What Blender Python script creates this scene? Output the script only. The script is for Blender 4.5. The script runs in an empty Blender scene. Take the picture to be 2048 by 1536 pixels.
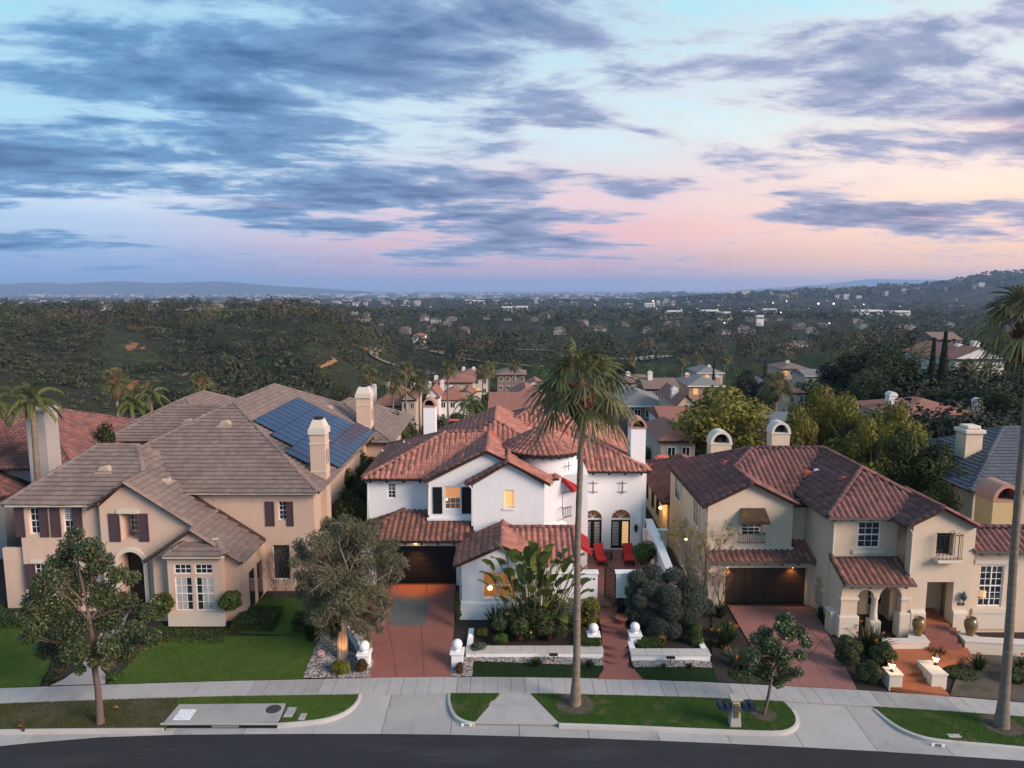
import bpy, bmesh, math, random
import numpy as np
from mathutils import Vector, Matrix
R = math.radians
random.seed(11); rng = np.random.default_rng(11)
S = bpy.context.scene; COL = S.collection

# ---------------------------------------------------------------- camera
F, HOR, CH = 1430.0, 575.0, 19.5
PITCH = math.atan((768 - HOR) / F)
cam = bpy.data.cameras.new('camera'); cam.sensor_width = 36; cam.lens = 36 * F / 2048
cam.clip_start = .5; cam.clip_end = 120000
camo = bpy.data.objects.new('camera', cam); COL.objects.link(camo)
camo.location = (0, 0, CH); camo.rotation_euler = (math.pi / 2 - PITCH, 0, 0)
S.camera = camo

# ---------------------------------------------------------------- sky, fill sun, exposure
FILL_AZ, FILL_EL = R(122), R(25)          # soft fill lamp: azimuth from the view direction towards the right
GLOW_AZ = R(52)                         # where the sun went down
w = bpy.data.worlds.new('World'); S.world = w; w.use_nodes = True
nt = w.node_tree; N = nt.nodes; L = nt.links; N.clear()
def nd(tree, t, **k):
    n = tree.nodes.new(t)
    for a, b in k.items(): setattr(n, a, b)
    return n
class G:
    """tiny node-graph helper"""
    def __init__(s, tree): s.t = tree
    def n(s, t, **k): return nd(s.t, t, **k)
    def link(s, a, b): s.t.links.new(a, b)
    def math(s, op, a, b=0.0, c=None, clamp=False):
        m = s.n('ShaderNodeMath', operation=op, use_clamp=clamp)
        for i, q in enumerate((a, b) if c is None else (a, b, c)):
            if hasattr(q, 'links'): s.link(q, m.inputs[i])
            else: m.inputs[i].default_value = q
        return m.outputs[0]
    def smooth(s, x, a, b):
        m = s.n('ShaderNodeMapRange', interpolation_type='SMOOTHSTEP')
        s.link(x, m.inputs[0]); m.inputs[1].default_value = a; m.inputs[2].default_value = b
        return m.outputs[0]
    def ramp(s, x, stops, interp='EASE'):
        r = s.n('ShaderNodeValToRGB'); r.color_ramp.interpolation = interp
        e = r.color_ramp.elements
        while len(e) < len(stops): e.new(.5)
        for q, (p, c) in zip(e, stops):
            q.position = p; q.color = (c, c, c, 1) if not hasattr(c, '__len__') else (*c, 1)
        s.link(x, r.inputs[0]); return r.outputs[0]
    def mix(s, f, a, b, mode='MIX'):
        m = s.n('ShaderNodeMix', data_type='RGBA', blend_type=mode)
        if hasattr(f, 'links'): s.link(f, m.inputs[0])
        else: m.inputs[0].default_value = f
        for q, i in ((a, 6), (b, 7)):
            if hasattr(q, 'links'): s.link(q, m.inputs[i])
            else: m.inputs[i].default_value = (*q, 1)
        return m.outputs[2]
    def noise(s, vec, scale, detail=4, rough=.55, dist=0.0, w=None):
        n = s.n('ShaderNodeTexNoise')
        if w is not None: n.noise_dimensions = '4D'; n.inputs['W'].default_value = w
        if vec is not None: s.link(vec, n.inputs['Vector'])
        n.inputs['Scale'].default_value = scale; n.inputs['Detail'].default_value = detail
        n.inputs['Roughness'].default_value = rough; n.inputs['Distortion'].default_value = dist
        return n.outputs[0]
    def comb(s, x, y, z):
        c = s.n('ShaderNodeCombineXYZ')
        for i, q in enumerate((x, y, z)):
            if hasattr(q, 'links'): s.link(q, c.inputs[i])
            else: c.inputs[i].default_value = q
        return c.outputs[0]
CW, CA, CT, SKYS, HAZE = 31.7, 12, .812, .75, 8e-5   # cloud seed, heading, cover, strength; haze density
g = G(nt)
dirv = g.n('ShaderNodeTexCoord').outputs['Generated']
sp = g.n('ShaderNodeSeparateXYZ'); g.link(dirv, sp.inputs[0]); dx, dy, dz = sp.outputs
el = g.math('MAXIMUM', dz, 0.0)
hl = g.math('SQRT', g.math('ADD', g.math('MULTIPLY', dx, dx), g.math('MULTIPLY', dy, dy)))
sun_s = g.math('DIVIDE', g.math('ADD', g.math('MULTIPLY', dx, math.sin(GLOW_AZ)), g.math('MULTIPLY', dy, math.cos(GLOW_AZ))), g.math('MAXIMUM', hl, .001))
# clear air: cool away from the sunset, rose half-way round, cream and peach beneath the glow
cool = g.ramp(el, [(0, (.20, .34, .58)), (.03, (.23, .39, .66)), (.075, (.42, .57, .78)), (.12, (.66, .78, .88)), (.2, (.36, .68, .82)), (.45, (.26, .60, .78)), (1, (.22, .46, .66))])
rose = g.ramp(el, [(0, (.30, .32, .48)), (.025, (.52, .36, .47)), (.07, (.80, .46, .50)), (.12, (.78, .58, .62)), (.2, (.60, .76, .82)), (.35, (.34, .70, .82)), (1, (.22, .46, .66))])
warm = g.ramp(el, [(0, (.80, .46, .36)), (.03, (.95, .60, .38)), (.08, (1.0, .74, .52)), (.15, (.95, .82, .70)), (.25, (.60, .80, .84)), (.45, (.34, .70, .82)), (1, (.22, .46, .66))])
clear = g.mix(g.smooth(sun_s, .68, 1.02), g.mix(g.smooth(sun_s, .10, .62), cool, rose), warm)
# cloud sheet: the direction carried onto a flat layer far above
inv = g.math('DIVIDE', 1.0, g.math('ADD', el, .11))
qx = g.math('MULTIPLY', dx, inv); qy = g.math('MULTIPLY', dy, inv)
# streets of cloud running a little across the view
ca, sa = math.cos(R(CA)), math.sin(R(CA))
ru = g.math('ADD', g.math('MULTIPLY', qx, ca), g.math('MULTIPLY', qy, sa)); rv = g.math('ADD', g.math('MULTIPLY', qx, -sa), g.math('MULTIPLY', qy, ca))
q1 = g.comb(g.math('MULTIPLY', ru, .62), rv, 0.0)
big = g.noise(q1, .72, 3, .5, .3, w=CW)
mid = g.noise(q1, 2.1, 10, .63, .3, w=CW + 4.2)
fine = g.noise(q1, 7.5, 6, .65, .2, w=CW + 9.0)
dens = g.math('ADD', g.math('ADD', g.math('MULTIPLY', big, .80), g.math('MULTIPLY', mid, .80)), g.math('MULTIPLY', fine, .16))
dens = g.math('SUBTRACT', dens, g.math('MULTIPLY', g.smooth(sun_s, .45, 1.0), .03))
dens = g.math('SUBTRACT', dens, g.math('MULTIPLY', g.math('SUBTRACT', 1.0, g.smooth(el, .015, .12)), .10))
body = g.smooth(dens, CT, CT + .10)
core = g.smooth(dens, CT + .03, CT + .20)
thin = g.smooth(dens, CT - .10, CT + .05)
veil = g.mix(g.smooth(sun_s, .35, .95), (.46, .56, .74), (.80, .60, .62))
edge = g.mix(g.smooth(sun_s, .2, .85), (.14, .33, .58), (.34, .38, .56))
relief = g.smooth(g.noise(q1, 5.5, 8, .6, .3, w=CW + 21), .36, .68)
dark = g.mix(g.math('MULTIPLY', relief, .55), g.mix(g.smooth(sun_s, .2, 1.0), (.022, .100, .26), (.06, .135, .30)), edge)
blush = g.mix(g.smooth(g.noise(q1, .9, 4, .55, .1, w=CW + 15), .56, .72), edge, g.mix(g.smooth(sun_s, -.1, .7), (.34, .34, .55), (.68, .40, .46)))
sky = g.mix(g.math('MULTIPLY', thin, .42), clear, veil)
sky = g.mix(g.math('MULTIPLY', body, .92), sky, g.mix(core, blush, dark))
sky = g.mix(g.smooth(el, .0, .045), clear, sky)      # far cloud dissolves in the air near the horizon
nish = g.n('ShaderNodeTexSky', sky_type='NISHITA', sun_disc=False, sun_elevation=R(1.5), sun_rotation=GLOW_AZ, altitude=300, air_density=1.2, dust_density=1.5)
bgA = g.n('ShaderNodeBackground'); g.link(sky, bgA.inputs[0]); bgA.inputs[1].default_value = SKYS
bgB = g.n('ShaderNodeBackground'); g.link(nish.outputs[0], bgB.inputs[0]); bgB.inputs[1].default_value = .008
ad = g.n('ShaderNodeAddShader'); g.link(bgA.outputs[0], ad.inputs[0]); g.link(bgB.outputs[0], ad.inputs[1])
wo = g.n('ShaderNodeOutputWorld'); g.link(ad.outputs[0], wo.inputs[0])
w.cycles.sampling_method = 'MANUAL'; w.cycles.sample_map_resolution = 512

sd = bpy.data.lights.new('sun', 'SUN'); sd.energy = 3.4; sd.angle = R(26); sd.color = (1, .785, .67)  # afterglow lamp swung round as added fill for the house fronts; no sun there
so = bpy.data.objects.new('sun', sd); COL.objects.link(so)
_d = Vector((math.sin(FILL_AZ) * math.cos(FILL_EL), math.cos(FILL_AZ) * math.cos(FILL_EL), math.sin(FILL_EL)))
so.rotation_euler = _d.to_track_quat('Z', 'Y').to_euler(); so.location = (60, -20, 60)
V = S.view_settings; V.view_transform = 'Standard'; V.look = 'None'; V.exposure = 0.62; V.gamma = 1; V.use_curve_mapping = False
S.render.engine = 'CYCLES'
c = S.cycles; c.use_denoising = True; c.max_bounces = 7; c.diffuse_bounces = 3; c.glossy_bounces = 3; c.transmission_bounces = 3
c.volume_bounces = 1; c.transparent_max_bounces = 6; c.caustics_reflective = False; c.caustics_refractive = False
c.sample_clamp_indirect = 4.0

# ---------------------------------------------------------------- measuring: photo pixel -> world point
CP, SP = math.cos(PITCH), math.sin(PITCH)
def ray(px, py):
    u, v = (px - 1024) / F, (py - 768) / F
    return u, CP - v * SP, -SP - v * CP
def at(px, py, Y):                       # on the plane y = Y
    x, y, z = ray(px, py); t = Y / y
    return Vector((x * t, Y, CH + z * t))
def gp(px, py, z=0.0):                   # on the plane z = const
    x, y, q = ray(px, py); t = (z - CH) / q
    return Vector((x * t, y * t, z))
def X(px, py, Y): return at(px, py, Y).x
def Z(py, Y): return at(1024, py, Y).z

# ---------------------------------------------------------------- materials
MATS = {}
def mat(name, col, rough=.85, var=.12, scale=3.0, col2=None, bump=0.0, bscale=40.0, spec=.3, tint=False, metal=0.0,
        emit=None, estr=1.0, leaf=0.0, objrand=0.0, coat=0.0, stretch=None, streak=0.0, spots=None):
    if name in MATS: return MATS[name]
    m = bpy.data.materials.new(name); m.use_nodes = True; MATS[name] = m
    t = m.node_tree; t.nodes.clear(); g = G(t)
    out = g.n('ShaderNodeOutputMaterial'); p = g.n('ShaderNodeBsdfPrincipled')
    tc = g.n('ShaderNodeNewGeometry').outputs['Position']
    if stretch:
        mp = g.n('ShaderNodeMapping'); mp.inputs['Scale'].default_value = stretch; g.link(tc, mp.inputs[0]); tc = mp.outputs[0]
    col2 = col2 or tuple(q * .6 for q in col)
    if tint:
        a = g.n('ShaderNodeAttribute', attribute_name='tint').outputs['Fac']
        base = g.mix(a, col2, col)
    else:
        base = g.mix(1.0, col, col, 'MIX')
    if var:
        n = g.noise(tc, scale, 5, .6)
        f = g.math('MULTIPLY_ADD', n, 2 * var, 1 - var)
        n2 = g.noise(tc, scale * 7.3, 3, .6)
        f = g.math('MULTIPLY', f, g.math('MULTIPLY_ADD', n2, var, 1 - var * .5))
        base = g.mix(1.0, base, g.comb(f, f, f), 'MULTIPLY')
    if streak:                            # rain streaks and grime running down a wall
        mp2 = g.n('ShaderNodeMapping'); mp2.inputs['Scale'].default_value = (2.2, 2.2, .16); g.link(tc, mp2.inputs[0])
        f = g.math('MULTIPLY_ADD', g.smooth(g.noise(mp2.outputs[0], 1.6, 6, .7), .5, .8), -streak, 1.0); base = g.mix(1.0, base, g.comb(f, f, f), 'MULTIPLY')
    if spots:                             # second colour in patches of their own
        sc, sa, sb, scol = spots
        base = g.mix(g.smooth(g.noise(tc, sc, 6, .65, .3), sa, sb), base, scol)
    if objrand:
        r = g.n('ShaderNodeObjectInfo').outputs['Random']
        hs = g.n('ShaderNodeHueSaturation'); g.link(base, hs.inputs['Color'])
        g.link(g.math('MULTIPLY_ADD', r, .05 * objrand, .5 - .03 * objrand), hs.inputs['Hue'])
        g.link(g.math('MULTIPLY_ADD', g.math('FRACT', g.math('MULTIPLY', r, 7.13)), .7 * objrand, 1 - .35 * objrand), hs.inputs['Value'])
        base = hs.outputs[0]
    g.link(base, p.inputs['Base Color'])
    p.inputs['Roughness'].default_value = rough; p.inputs['Metallic'].default_value = metal
    p.inputs['Specular IOR Level'].default_value = spec; p.inputs['Coat Weight'].default_value = coat
    if bump:
        b = g.n('ShaderNodeBump'); b.inputs['Strength'].default_value = bump; b.inputs['Distance'].default_value = .03
        g.link(g.noise(tc, bscale, 4, .6), b.inputs['Height']); g.link(b.outputs[0], p.inputs['Normal'])
    if emit:
        p.inputs['Emission Color'].default_value = (*emit, 1); p.inputs['Emission Strength'].default_value = estr
    if leaf:
        tr = g.n('ShaderNodeBsdfTranslucent'); g.link(base, tr.inputs[0])
        ms = g.n('ShaderNodeMixShader'); ms.inputs[0].default_value = leaf
        g.link(p.outputs[0], ms.inputs[1]); g.link(tr.outputs[0], ms.inputs[2]); g.link(ms.outputs[0], out.inputs[0])
    else: g.link(p.outputs[0], out.inputs[0])
    return m

white_st = mat('white_stucco', (.80, .79, .78), .9, .05, 1.3, bump=.45, bscale=38, streak=.09, spots=(.5, .62, .85, (.70, .685, .67)))
beige_st = mat('beige_stucco', (.62, .44, .335), .92, .09, 1.1, bump=.5, bscale=36, streak=.11, spots=(.45, .55, .85, (.54, .375, .28)))
cream_st = mat('cream_stucco', (.63, .50, .37), .92, .09, 1.1, bump=.5, bscale=36, streak=.11, spots=(.4, .55, .85, (.55, .43, .315)))
trim_w = mat('white_trim', (.78, .77, .75), .6, .04, 2)
trim_c = mat('cream_trim', (.62, .54, .44), .8, .06, 2, bump=.2)
black_p = mat('black_paint', (.012, .012, .013), .45, .1, 3)
iron = mat('wrought_iron', (.018, .017, .017), .5, .2, 8)
dark_wood = mat('dark_fascia', (.02, .017, .015), .6, .2, 4)
brown_wood = mat('brown_wood', (.055, .032, .022), .55, .2, 3, stretch=(1, 1, 9))
plum = mat('plum_shutter_paint', (.075, .048, .055), .6, .12, 3)
glass_d = mat('dark_glass', (.018, .021, .027), .05, .7, .9, spec=.8, bump=.04, bscale=2)  # patchy tone in the colour stands in for uneven reflections
room_dim = mat('dim_room', (.05, .045, .04), .9, .3, 1.5)
room_lit = mat('lit_room', (.35, .2, .08), .9, .4, 2.5, emit=(1, .42, .1), estr=.55)
blind_lit = mat('lit_shutter_backing', (.5, .35, .15), .9, .2, 2, emit=(1, .55, .2), estr=.75)
slat_w = mat('shutter_slat', (.70, .68, .64), .6, .06, 3)
curtain = mat('curtain', (.42, .40, .39), .9, .25, 2.0, stretch=(9, 9, .3))
tile_red = mat('terracotta_tile', (.43, .18, .135), .8, .22, 1.4, (.225, .10, .08), tint=True, bump=.25, bscale=30)
tile_mid = mat('weathered_terracotta', (.25, .105, .075), .82, .25, 1.4, (.115, .06, .05), tint=True, bump=.25, bscale=30)
tile_dk = mat('maroon_tile', (.23, .098, .085), .8, .22, 1.4, (.115, .058, .056), tint=True, bump=.25, bscale=30)
tile_bg = mat('brown_flat_tile', (.26, .19, .16), .85, .30, .55, (.165, .12, .10), tint=True, bump=.3, bscale=25)
under = mat('roof_underlay', (.06, .035, .028), .9, .2, 2)
vent_red = mat('red_roof_vent', (.55, .12, .07), .7, .12, 3)
vent_tan = mat('tan_roof_vent', (.45, .34, .27), .7, .1, 3)
concrete = mat('concrete', (.33, .315, .30), .9, .2, .5, bump=.2, bscale=50, spots=(.6, .5, .75, (.25, .24, .23)))
concrete2 = mat('pale_concrete', (.375, .36, .345), .9, .18, .6, bump=.2, bscale=50, spots=(.5, .5, .8, (.30, .285, .275)))
red_conc = mat('red_stamped_concrete', (.235, .09, .07), .7, .16, .8, bump=.2, bscale=30, spots=(.9, .52, .8, (.21, .085, .065)))
rose_conc = mat('rose_stamped_concrete', (.28, .125, .105), .72, .16, .8, bump=.25, bscale=14, spots=(.8, .52, .8, (.205, .10, .09)))
slate_conc = mat('slate_inlay', (.105, .105, .095), .7, .2, 1.4, bump=.3, bscale=12)
saltillo = mat('saltillo_tile', (.36, .115, .05), .65, .2, 1.5)
asphalt = mat('asphalt', (.026, .027, .031), .85, .35, .3, bump=.8, bscale=60, stretch=(.3, 1.6, 1), spots=(.35, .52, .66, (.038, .039, .043)))
soil = mat('bark_mulch', (.035, .026, .022), .95, .4, 3, bump=.8, bscale=30)
drysoil = mat('dry_soil', (.10, .078, .06), .95, .3, 2, bump=.6, bscale=20, spots=(.7, .5, .7, (.05, .05, .028)))
copper = mat('white_downpipe', (.7, .69, .68), .5, .05, 3)
lampglow = mat('lamp_glow', (1, .8, .5), .5, 0, 1, emit=(1, .62, .25), estr=6)
bark = mat('bark', (.14, .10, .08), .95, .35, 4, bump=.8, bscale=18, stretch=(1, 1, .3))
bark_pale = mat('paper_bark', (.36, .27, .2), .95, .35, 3, bump=1, bscale=14, stretch=(2, 2, .25))
palm_bark = mat('palm_bark', (.21, .16, .12), .95, .55, 1.6, bump=1, bscale=9, stretch=(.5, .5, 4))
boot_m = mat('palm_boots', (.13, .055, .03), .9, .35, 6, bump=.8, bscale=20)
twig = mat('pale_twigs', (.24, .19, .15), .9, .25, 5)

# ---------------------------------------------------------------- objects
def wloc(o):
    v = Vector((0, 0, 0))
    while o: v += o.location; o = o.parent
    return v
def tag(o, label=None, cat=None, group=None, kind=None):
    if label: o['label'] = label
    if cat: o['category'] = cat
    if group: o['group'] = group
    if kind: o['kind'] = kind
    return o
def thing(name, label, cat, loc=(0, 0, 0), group=None):
    o = bpy.data.objects.new(name, None); COL.objects.link(o); o.location = loc; o.empty_display_size = .3
    return tag(o, label, cat, group)
def link(name, me, parent=None):
    o = bpy.data.objects.new(name, me); COL.objects.link(o)
    if parent: o.parent = parent
    return o
def mesh_np(name, v, f, m, parent=None, tint=None, smooth=False, asobj=True):
    v = np.asarray(v, dtype=np.float32)
    if parent: v = v - np.array(wloc(parent), dtype=np.float32)
    f = np.asarray(f, dtype=np.int32); me = bpy.data.meshes.new(name)
    k = f.shape[1]
    me.vertices.add(len(v)); me.vertices.foreach_set('co', v.ravel())
    me.loops.add(f.size); me.loops.foreach_set('vertex_index', f.ravel())
    me.polygons.add(len(f)); me.polygons.foreach_set('loop_start', np.arange(0, f.size, k, dtype=np.int32))
    me.update(calc_edges=True)
    if smooth: me.polygons.foreach_set('use_smooth', np.ones(len(f), dtype=bool))
    else: me.shade_flat()
    if tint is not None:
        a = me.attributes.new('tint', 'FLOAT', 'POINT'); a.data.foreach_set('value', np.asarray(tint, dtype=np.float32))
    me.materials.append(m)
    return link(name, me, parent) if asobj else me
class MB:
    def __init__(s, T=None): s.v = []; s.f = []; s.T = T
    def add(s, v, f):
        b = len(s.v); s.v += [s.T @ Vector(q) if s.T else Vector(q) for q in v]; s.f += [[b + i for i in q] for q in f]; return s
    def box(s, x0, x1, y0, y1, z0, z1):
        return s.add([(x0, y0, z0), (x1, y0, z0), (x1, y1, z0), (x0, y1, z0), (x0, y0, z1), (x1, y0, z1), (x1, y1, z1), (x0, y1, z1)],
                     [(3, 2, 1, 0), (4, 5, 6, 7), (0, 1, 5, 4), (1, 2, 6, 5), (2, 3, 7, 6), (3, 0, 4, 7)])
    def prism(s, poly, a, b, axis='y'):
        n = len(poly)
        mk = {'y': lambda p, q: (p[0], q, p[1]), 'x': lambda p, q: (q, p[0], p[1]), 'z': lambda p, q: (p[0], p[1], q)}[axis]
        return s.add([mk(p, a) for p in poly] + [mk(p, b) for p in poly],
                     [list(range(n)), list(range(2 * n - 1, n - 1, -1))] + [[i, (i + 1) % n, n + (i + 1) % n, n + i] for i in range(n)])
    def tube(s, pts, r, n=6):
        pts = [Vector(p) for p in pts]; rr = r if hasattr(r, '__len__') else [r] * len(pts)
        vs = []; prev = None
        for i, p in enumerate(pts):
            d = (pts[min(i + 1, len(pts) - 1)] - pts[max(i - 1, 0)]).normalized()
            a = d.cross(Vector((0, 0, 1)) if abs(d.z) < .9 else Vector((1, 0, 0))).normalized() if prev is None else (prev - d * prev.dot(d)).normalized()
            prev = a; b = d.cross(a)
            vs += [p + (a * math.cos(k * 2 * math.pi / n) + b * math.sin(k * 2 * math.pi / n)) * rr[i] for k in range(n)]
        m = len(pts)
        fs = [[i * n + k, i * n + (k + 1) % n, (i + 1) * n + (k + 1) % n, (i + 1) * n + k] for i in range(m - 1) for k in range(n)]
        fs += [list(range(n - 1, -1, -1)), [(m - 1) * n + k for k in range(n)]]
        return s.add(vs, fs)
    def lathe(s, cx, cy, prof, n=16, a0=0, a1=2 * math.pi):
        full = abs(a1 - a0 - 2 * math.pi) < 1e-6; k = n if full else n + 1
        vs = [(cx + r * math.cos(a0 + (a1 - a0) * i / n), cy + r * math.sin(a0 + (a1 - a0) * i / n), z) for r, z in prof for i in range(k)]
        fs = [[j * k + i, j * k + (i + 1) % k, (j + 1) * k + (i + 1) % k, (j + 1) * k + i] for j in range(len(prof) - 1) for i in range(n)]
        return s.add(vs, fs)
    def ball(s, c, r, n=14, sz=1.0):
        return s.lathe(c[0], c[1], [(max(.001, r * math.sin(math.pi * i / 10)), c[2] - r * sz * math.cos(math.pi * i / 10)) for i in range(11)], n)
    def bar(s, a, b, w, d=None):          # square bar between two points
        return s.tube([a, b], (w if d is None else d) * .7071, 4)
    def quad(s, *p): return s.add(p, [list(range(len(p)))])
    def build(s, name, m, parent=None, smooth=False, label=None):
        me = bpy.data.meshes.new(name); o0 = wloc(parent) if parent else Vector((0, 0, 0))
        me.from_pydata([tuple(q - o0) for q in s.v], [], s.f); me.materials.append(m)
        if smooth:
            me.polygons.foreach_set('use_smooth', np.ones(len(me.polygons), dtype=bool))
            try: me.set_sharp_from_angle(angle=R(40))
            except Exception: pass
        o = link(name, me, parent)
        if label: o['label'] = label
        return o
def box(name, x0, x1, y0, y1, z0, z1, m, parent=None, bev=0.0):
    o = MB().box(x0, x1, y0, y1, z0, z1).build(name, m, parent)
    if bev:
        b = o.modifiers.new('bevel', 'BEVEL'); b.width = bev; b.segments = 2
    return o

# walls with rectangular openings (front face at y=Y looking at the street)
def wall(H, x0, x1, z0, z1, Y, holes=(), m=None, th=.3, name='wall', gable=None, T=None):
    xs = sorted({x0, x1, *[q for h in holes for q in h[:2]]}); zs = sorted({z0, z1, *[q for h in holes for q in h[2:4]]})
    b = MB(T)
    for i in range(len(xs) - 1):
        j = 0
        while j < len(zs) - 1:
            cx = (xs[i] + xs[i + 1]) / 2
            solid = lambda q: not any(h[0] < cx < h[1] and h[2] < (zs[q] + zs[q + 1]) / 2 < h[3] for h in holes)
            if not solid(j): j += 1; continue
            k = j
            while k + 1 < len(zs) - 1 and solid(k + 1): k += 1
            b.box(xs[i], xs[i + 1], Y, Y + th, zs[j], zs[k + 1]); j = k + 1
    if gable: b.prism([(x0, z1), (x1, z1)] + list(gable), Y, Y + th)
    return b.build(name, m, H)
def window(H, x0, x1, z0, z1, Y, nx=2, nz=2, rec=.1, glass=None, frame=None, fw=.06, back=None, rail=True, T=None, curt=None, name='window'):
    """sash window set rec behind the wall face Y: frame, each pane and the muntins"""
    y = Y + rec; frame = frame or trim_w
    b = MB(T); b.box(x0, x1, y, y + .07, z0, z0 + fw).box(x0, x1, y, y + .07, z1 - fw, z1)
    b.box(x0, x0 + fw, y, y + .07, z0 + fw, z1 - fw).box(x1 - fw, x1, y, y + .07, z0 + fw, z1 - fw)
    zm = (z0 + z1) / 2
    if rail: b.box(x0 + fw, x1 - fw, y - .01, y + .06, zm - fw * .45, zm + fw * .45)
    o = b.build(name, frame, H)
    rows = ([(z0 + fw, zm - fw * .45), (zm + fw * .45, z1 - fw)] if rail else [(z0 + fw, z1 - fw)])
    for a, c in rows:
        MB(T).box(x0 + fw, x1 - fw, y + .035, y + .05, a, c).build('pane', glass or glass_d, o)
        g = MB(T); k = max(1, nz // len(rows)); mw = .014
        for i in range(1, nx):
            q = x0 + fw + (x1 - x0 - 2 * fw) * i / nx; g.box(q - mw, q + mw, y + .015, y + .034, a, c)
        for i in range(1, k):
            q = a + (c - a) * i / k; g.box(x0 + fw, x1 - fw, y + .013, y + .033, q - mw, q + mw)
        if g.v: g.build('muntin', frame, o)
        if curt:
            for s in curt:
                wx = (x1 - x0 - 2 * fw); MB(T).box(x0 + fw + wx * s[0], x0 + fw + wx * s[1], y + .026, y + .0345, a, c).build('curtain', curtain, o)
    return o
def shutter(H, x0, x1, z0, z1, Y, m, n=0, T=None):
    b = MB(T); fw = .07
    b.box(x0, x1, Y - .05, Y, z0, z0 + fw).box(x0, x1, Y - .05, Y, z1 - fw, z1).box(x0, x0 + fw, Y - .05, Y, z0 + fw, z1 - fw).box(x1 - fw, x1, Y - .05, Y, z0 + fw, z1 - fw)
    b.box(x0 + fw, x1 - fw, Y - .025, Y, z0 + fw, z1 - fw).box(x0 + fw, x1 - fw, Y - .047, Y - .024, (z0 + z1) / 2 - .04, (z0 + z1) / 2 + .04)
    return b.build('shutter', m, H)
def louvers(o, x0, x1, z0, z1, y, n, m=None, T=None):
    for i in range(n):
        z = z0 + (z1 - z0) * (i + .5) / n; h = (z1 - z0) / n
        MB(T).prism([(y, z + h * .30), (y + .012, z + h * .36), (y + .045, z - h * .22), (y + .033, z - h * .28)], x0, x1, 'x').build('slat', m or slat_w, o)

# ---------------------------------------------------------------- roofs
def tile_mesh(kind, m, t):
    v = []; f = []
    if kind == 'S':                       # barrel tile: u across, v up the slope, n out
        n = 6; wd, ln = .345, .47
        prof = [(-wd / 2, .0), (-wd * .36, .012), (-wd * .2, .07), (0.0, .098), (wd * .2, .07), (wd * .36, .012), (wd / 2, .0)]
        for y, k in ((-.235, .035), (.235, -.005)):
            v += [(a, y, b + k) for a, b in prof]
        f = [(i, i + 1, 8 + i, 7 + i) for i in range(6)]
        b = len(v); v += [(a, -.23, max(-.02, q - .03)) for a, q in prof]
        f += [(b + i, b + i + 1, i + 1, i) for i in range(6)]
    elif kind == 'F':                     # flat concrete tile
        a, y0, y1, h = .1608, -.24, .21, .085
        v = [(-a, y0, .012), (a, y0, .012), (a, y1, -.02), (-a, y1, -.02), (-a, y0, h), (a, y0, h), (a, y1, .008), (-a, y1, .008)]
        f = [(4, 5, 6, 7), (0, 1, 5, 4), (1, 2, 6, 5), (3, 0, 4, 7)]
    elif kind in ('RS', 'RF'):            # ridge / hip cap, v along the ridge
        r = .15 if kind == 'RS' else .17; n = 7
        for y, k in ((-.23, 1.08), (.25, .92)):
            v += [(math.cos(math.pi * i / n) * r * k, y, math.sin(math.pi * i / n) * r * k * (.85 if kind == 'RS' else .5) - .01) for i in range(n + 1)]
        f = [(i, i + 1, n + 2 + i, n + 1 + i) for i in range(n)]
        b = len(v); v += [(math.cos(math.pi * i / n) * r * .85, -.225, math.sin(math.pi * i / n) * r * .6 - .03) for i in range(n + 1)]
        f += [(b + i, b + i + 1, i + 1, i) for i in range(n)]
    me = mesh_np('tile', v, f, m, None, np.full(len(v), t), kind != 'F', asobj=False)
    return me
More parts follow.
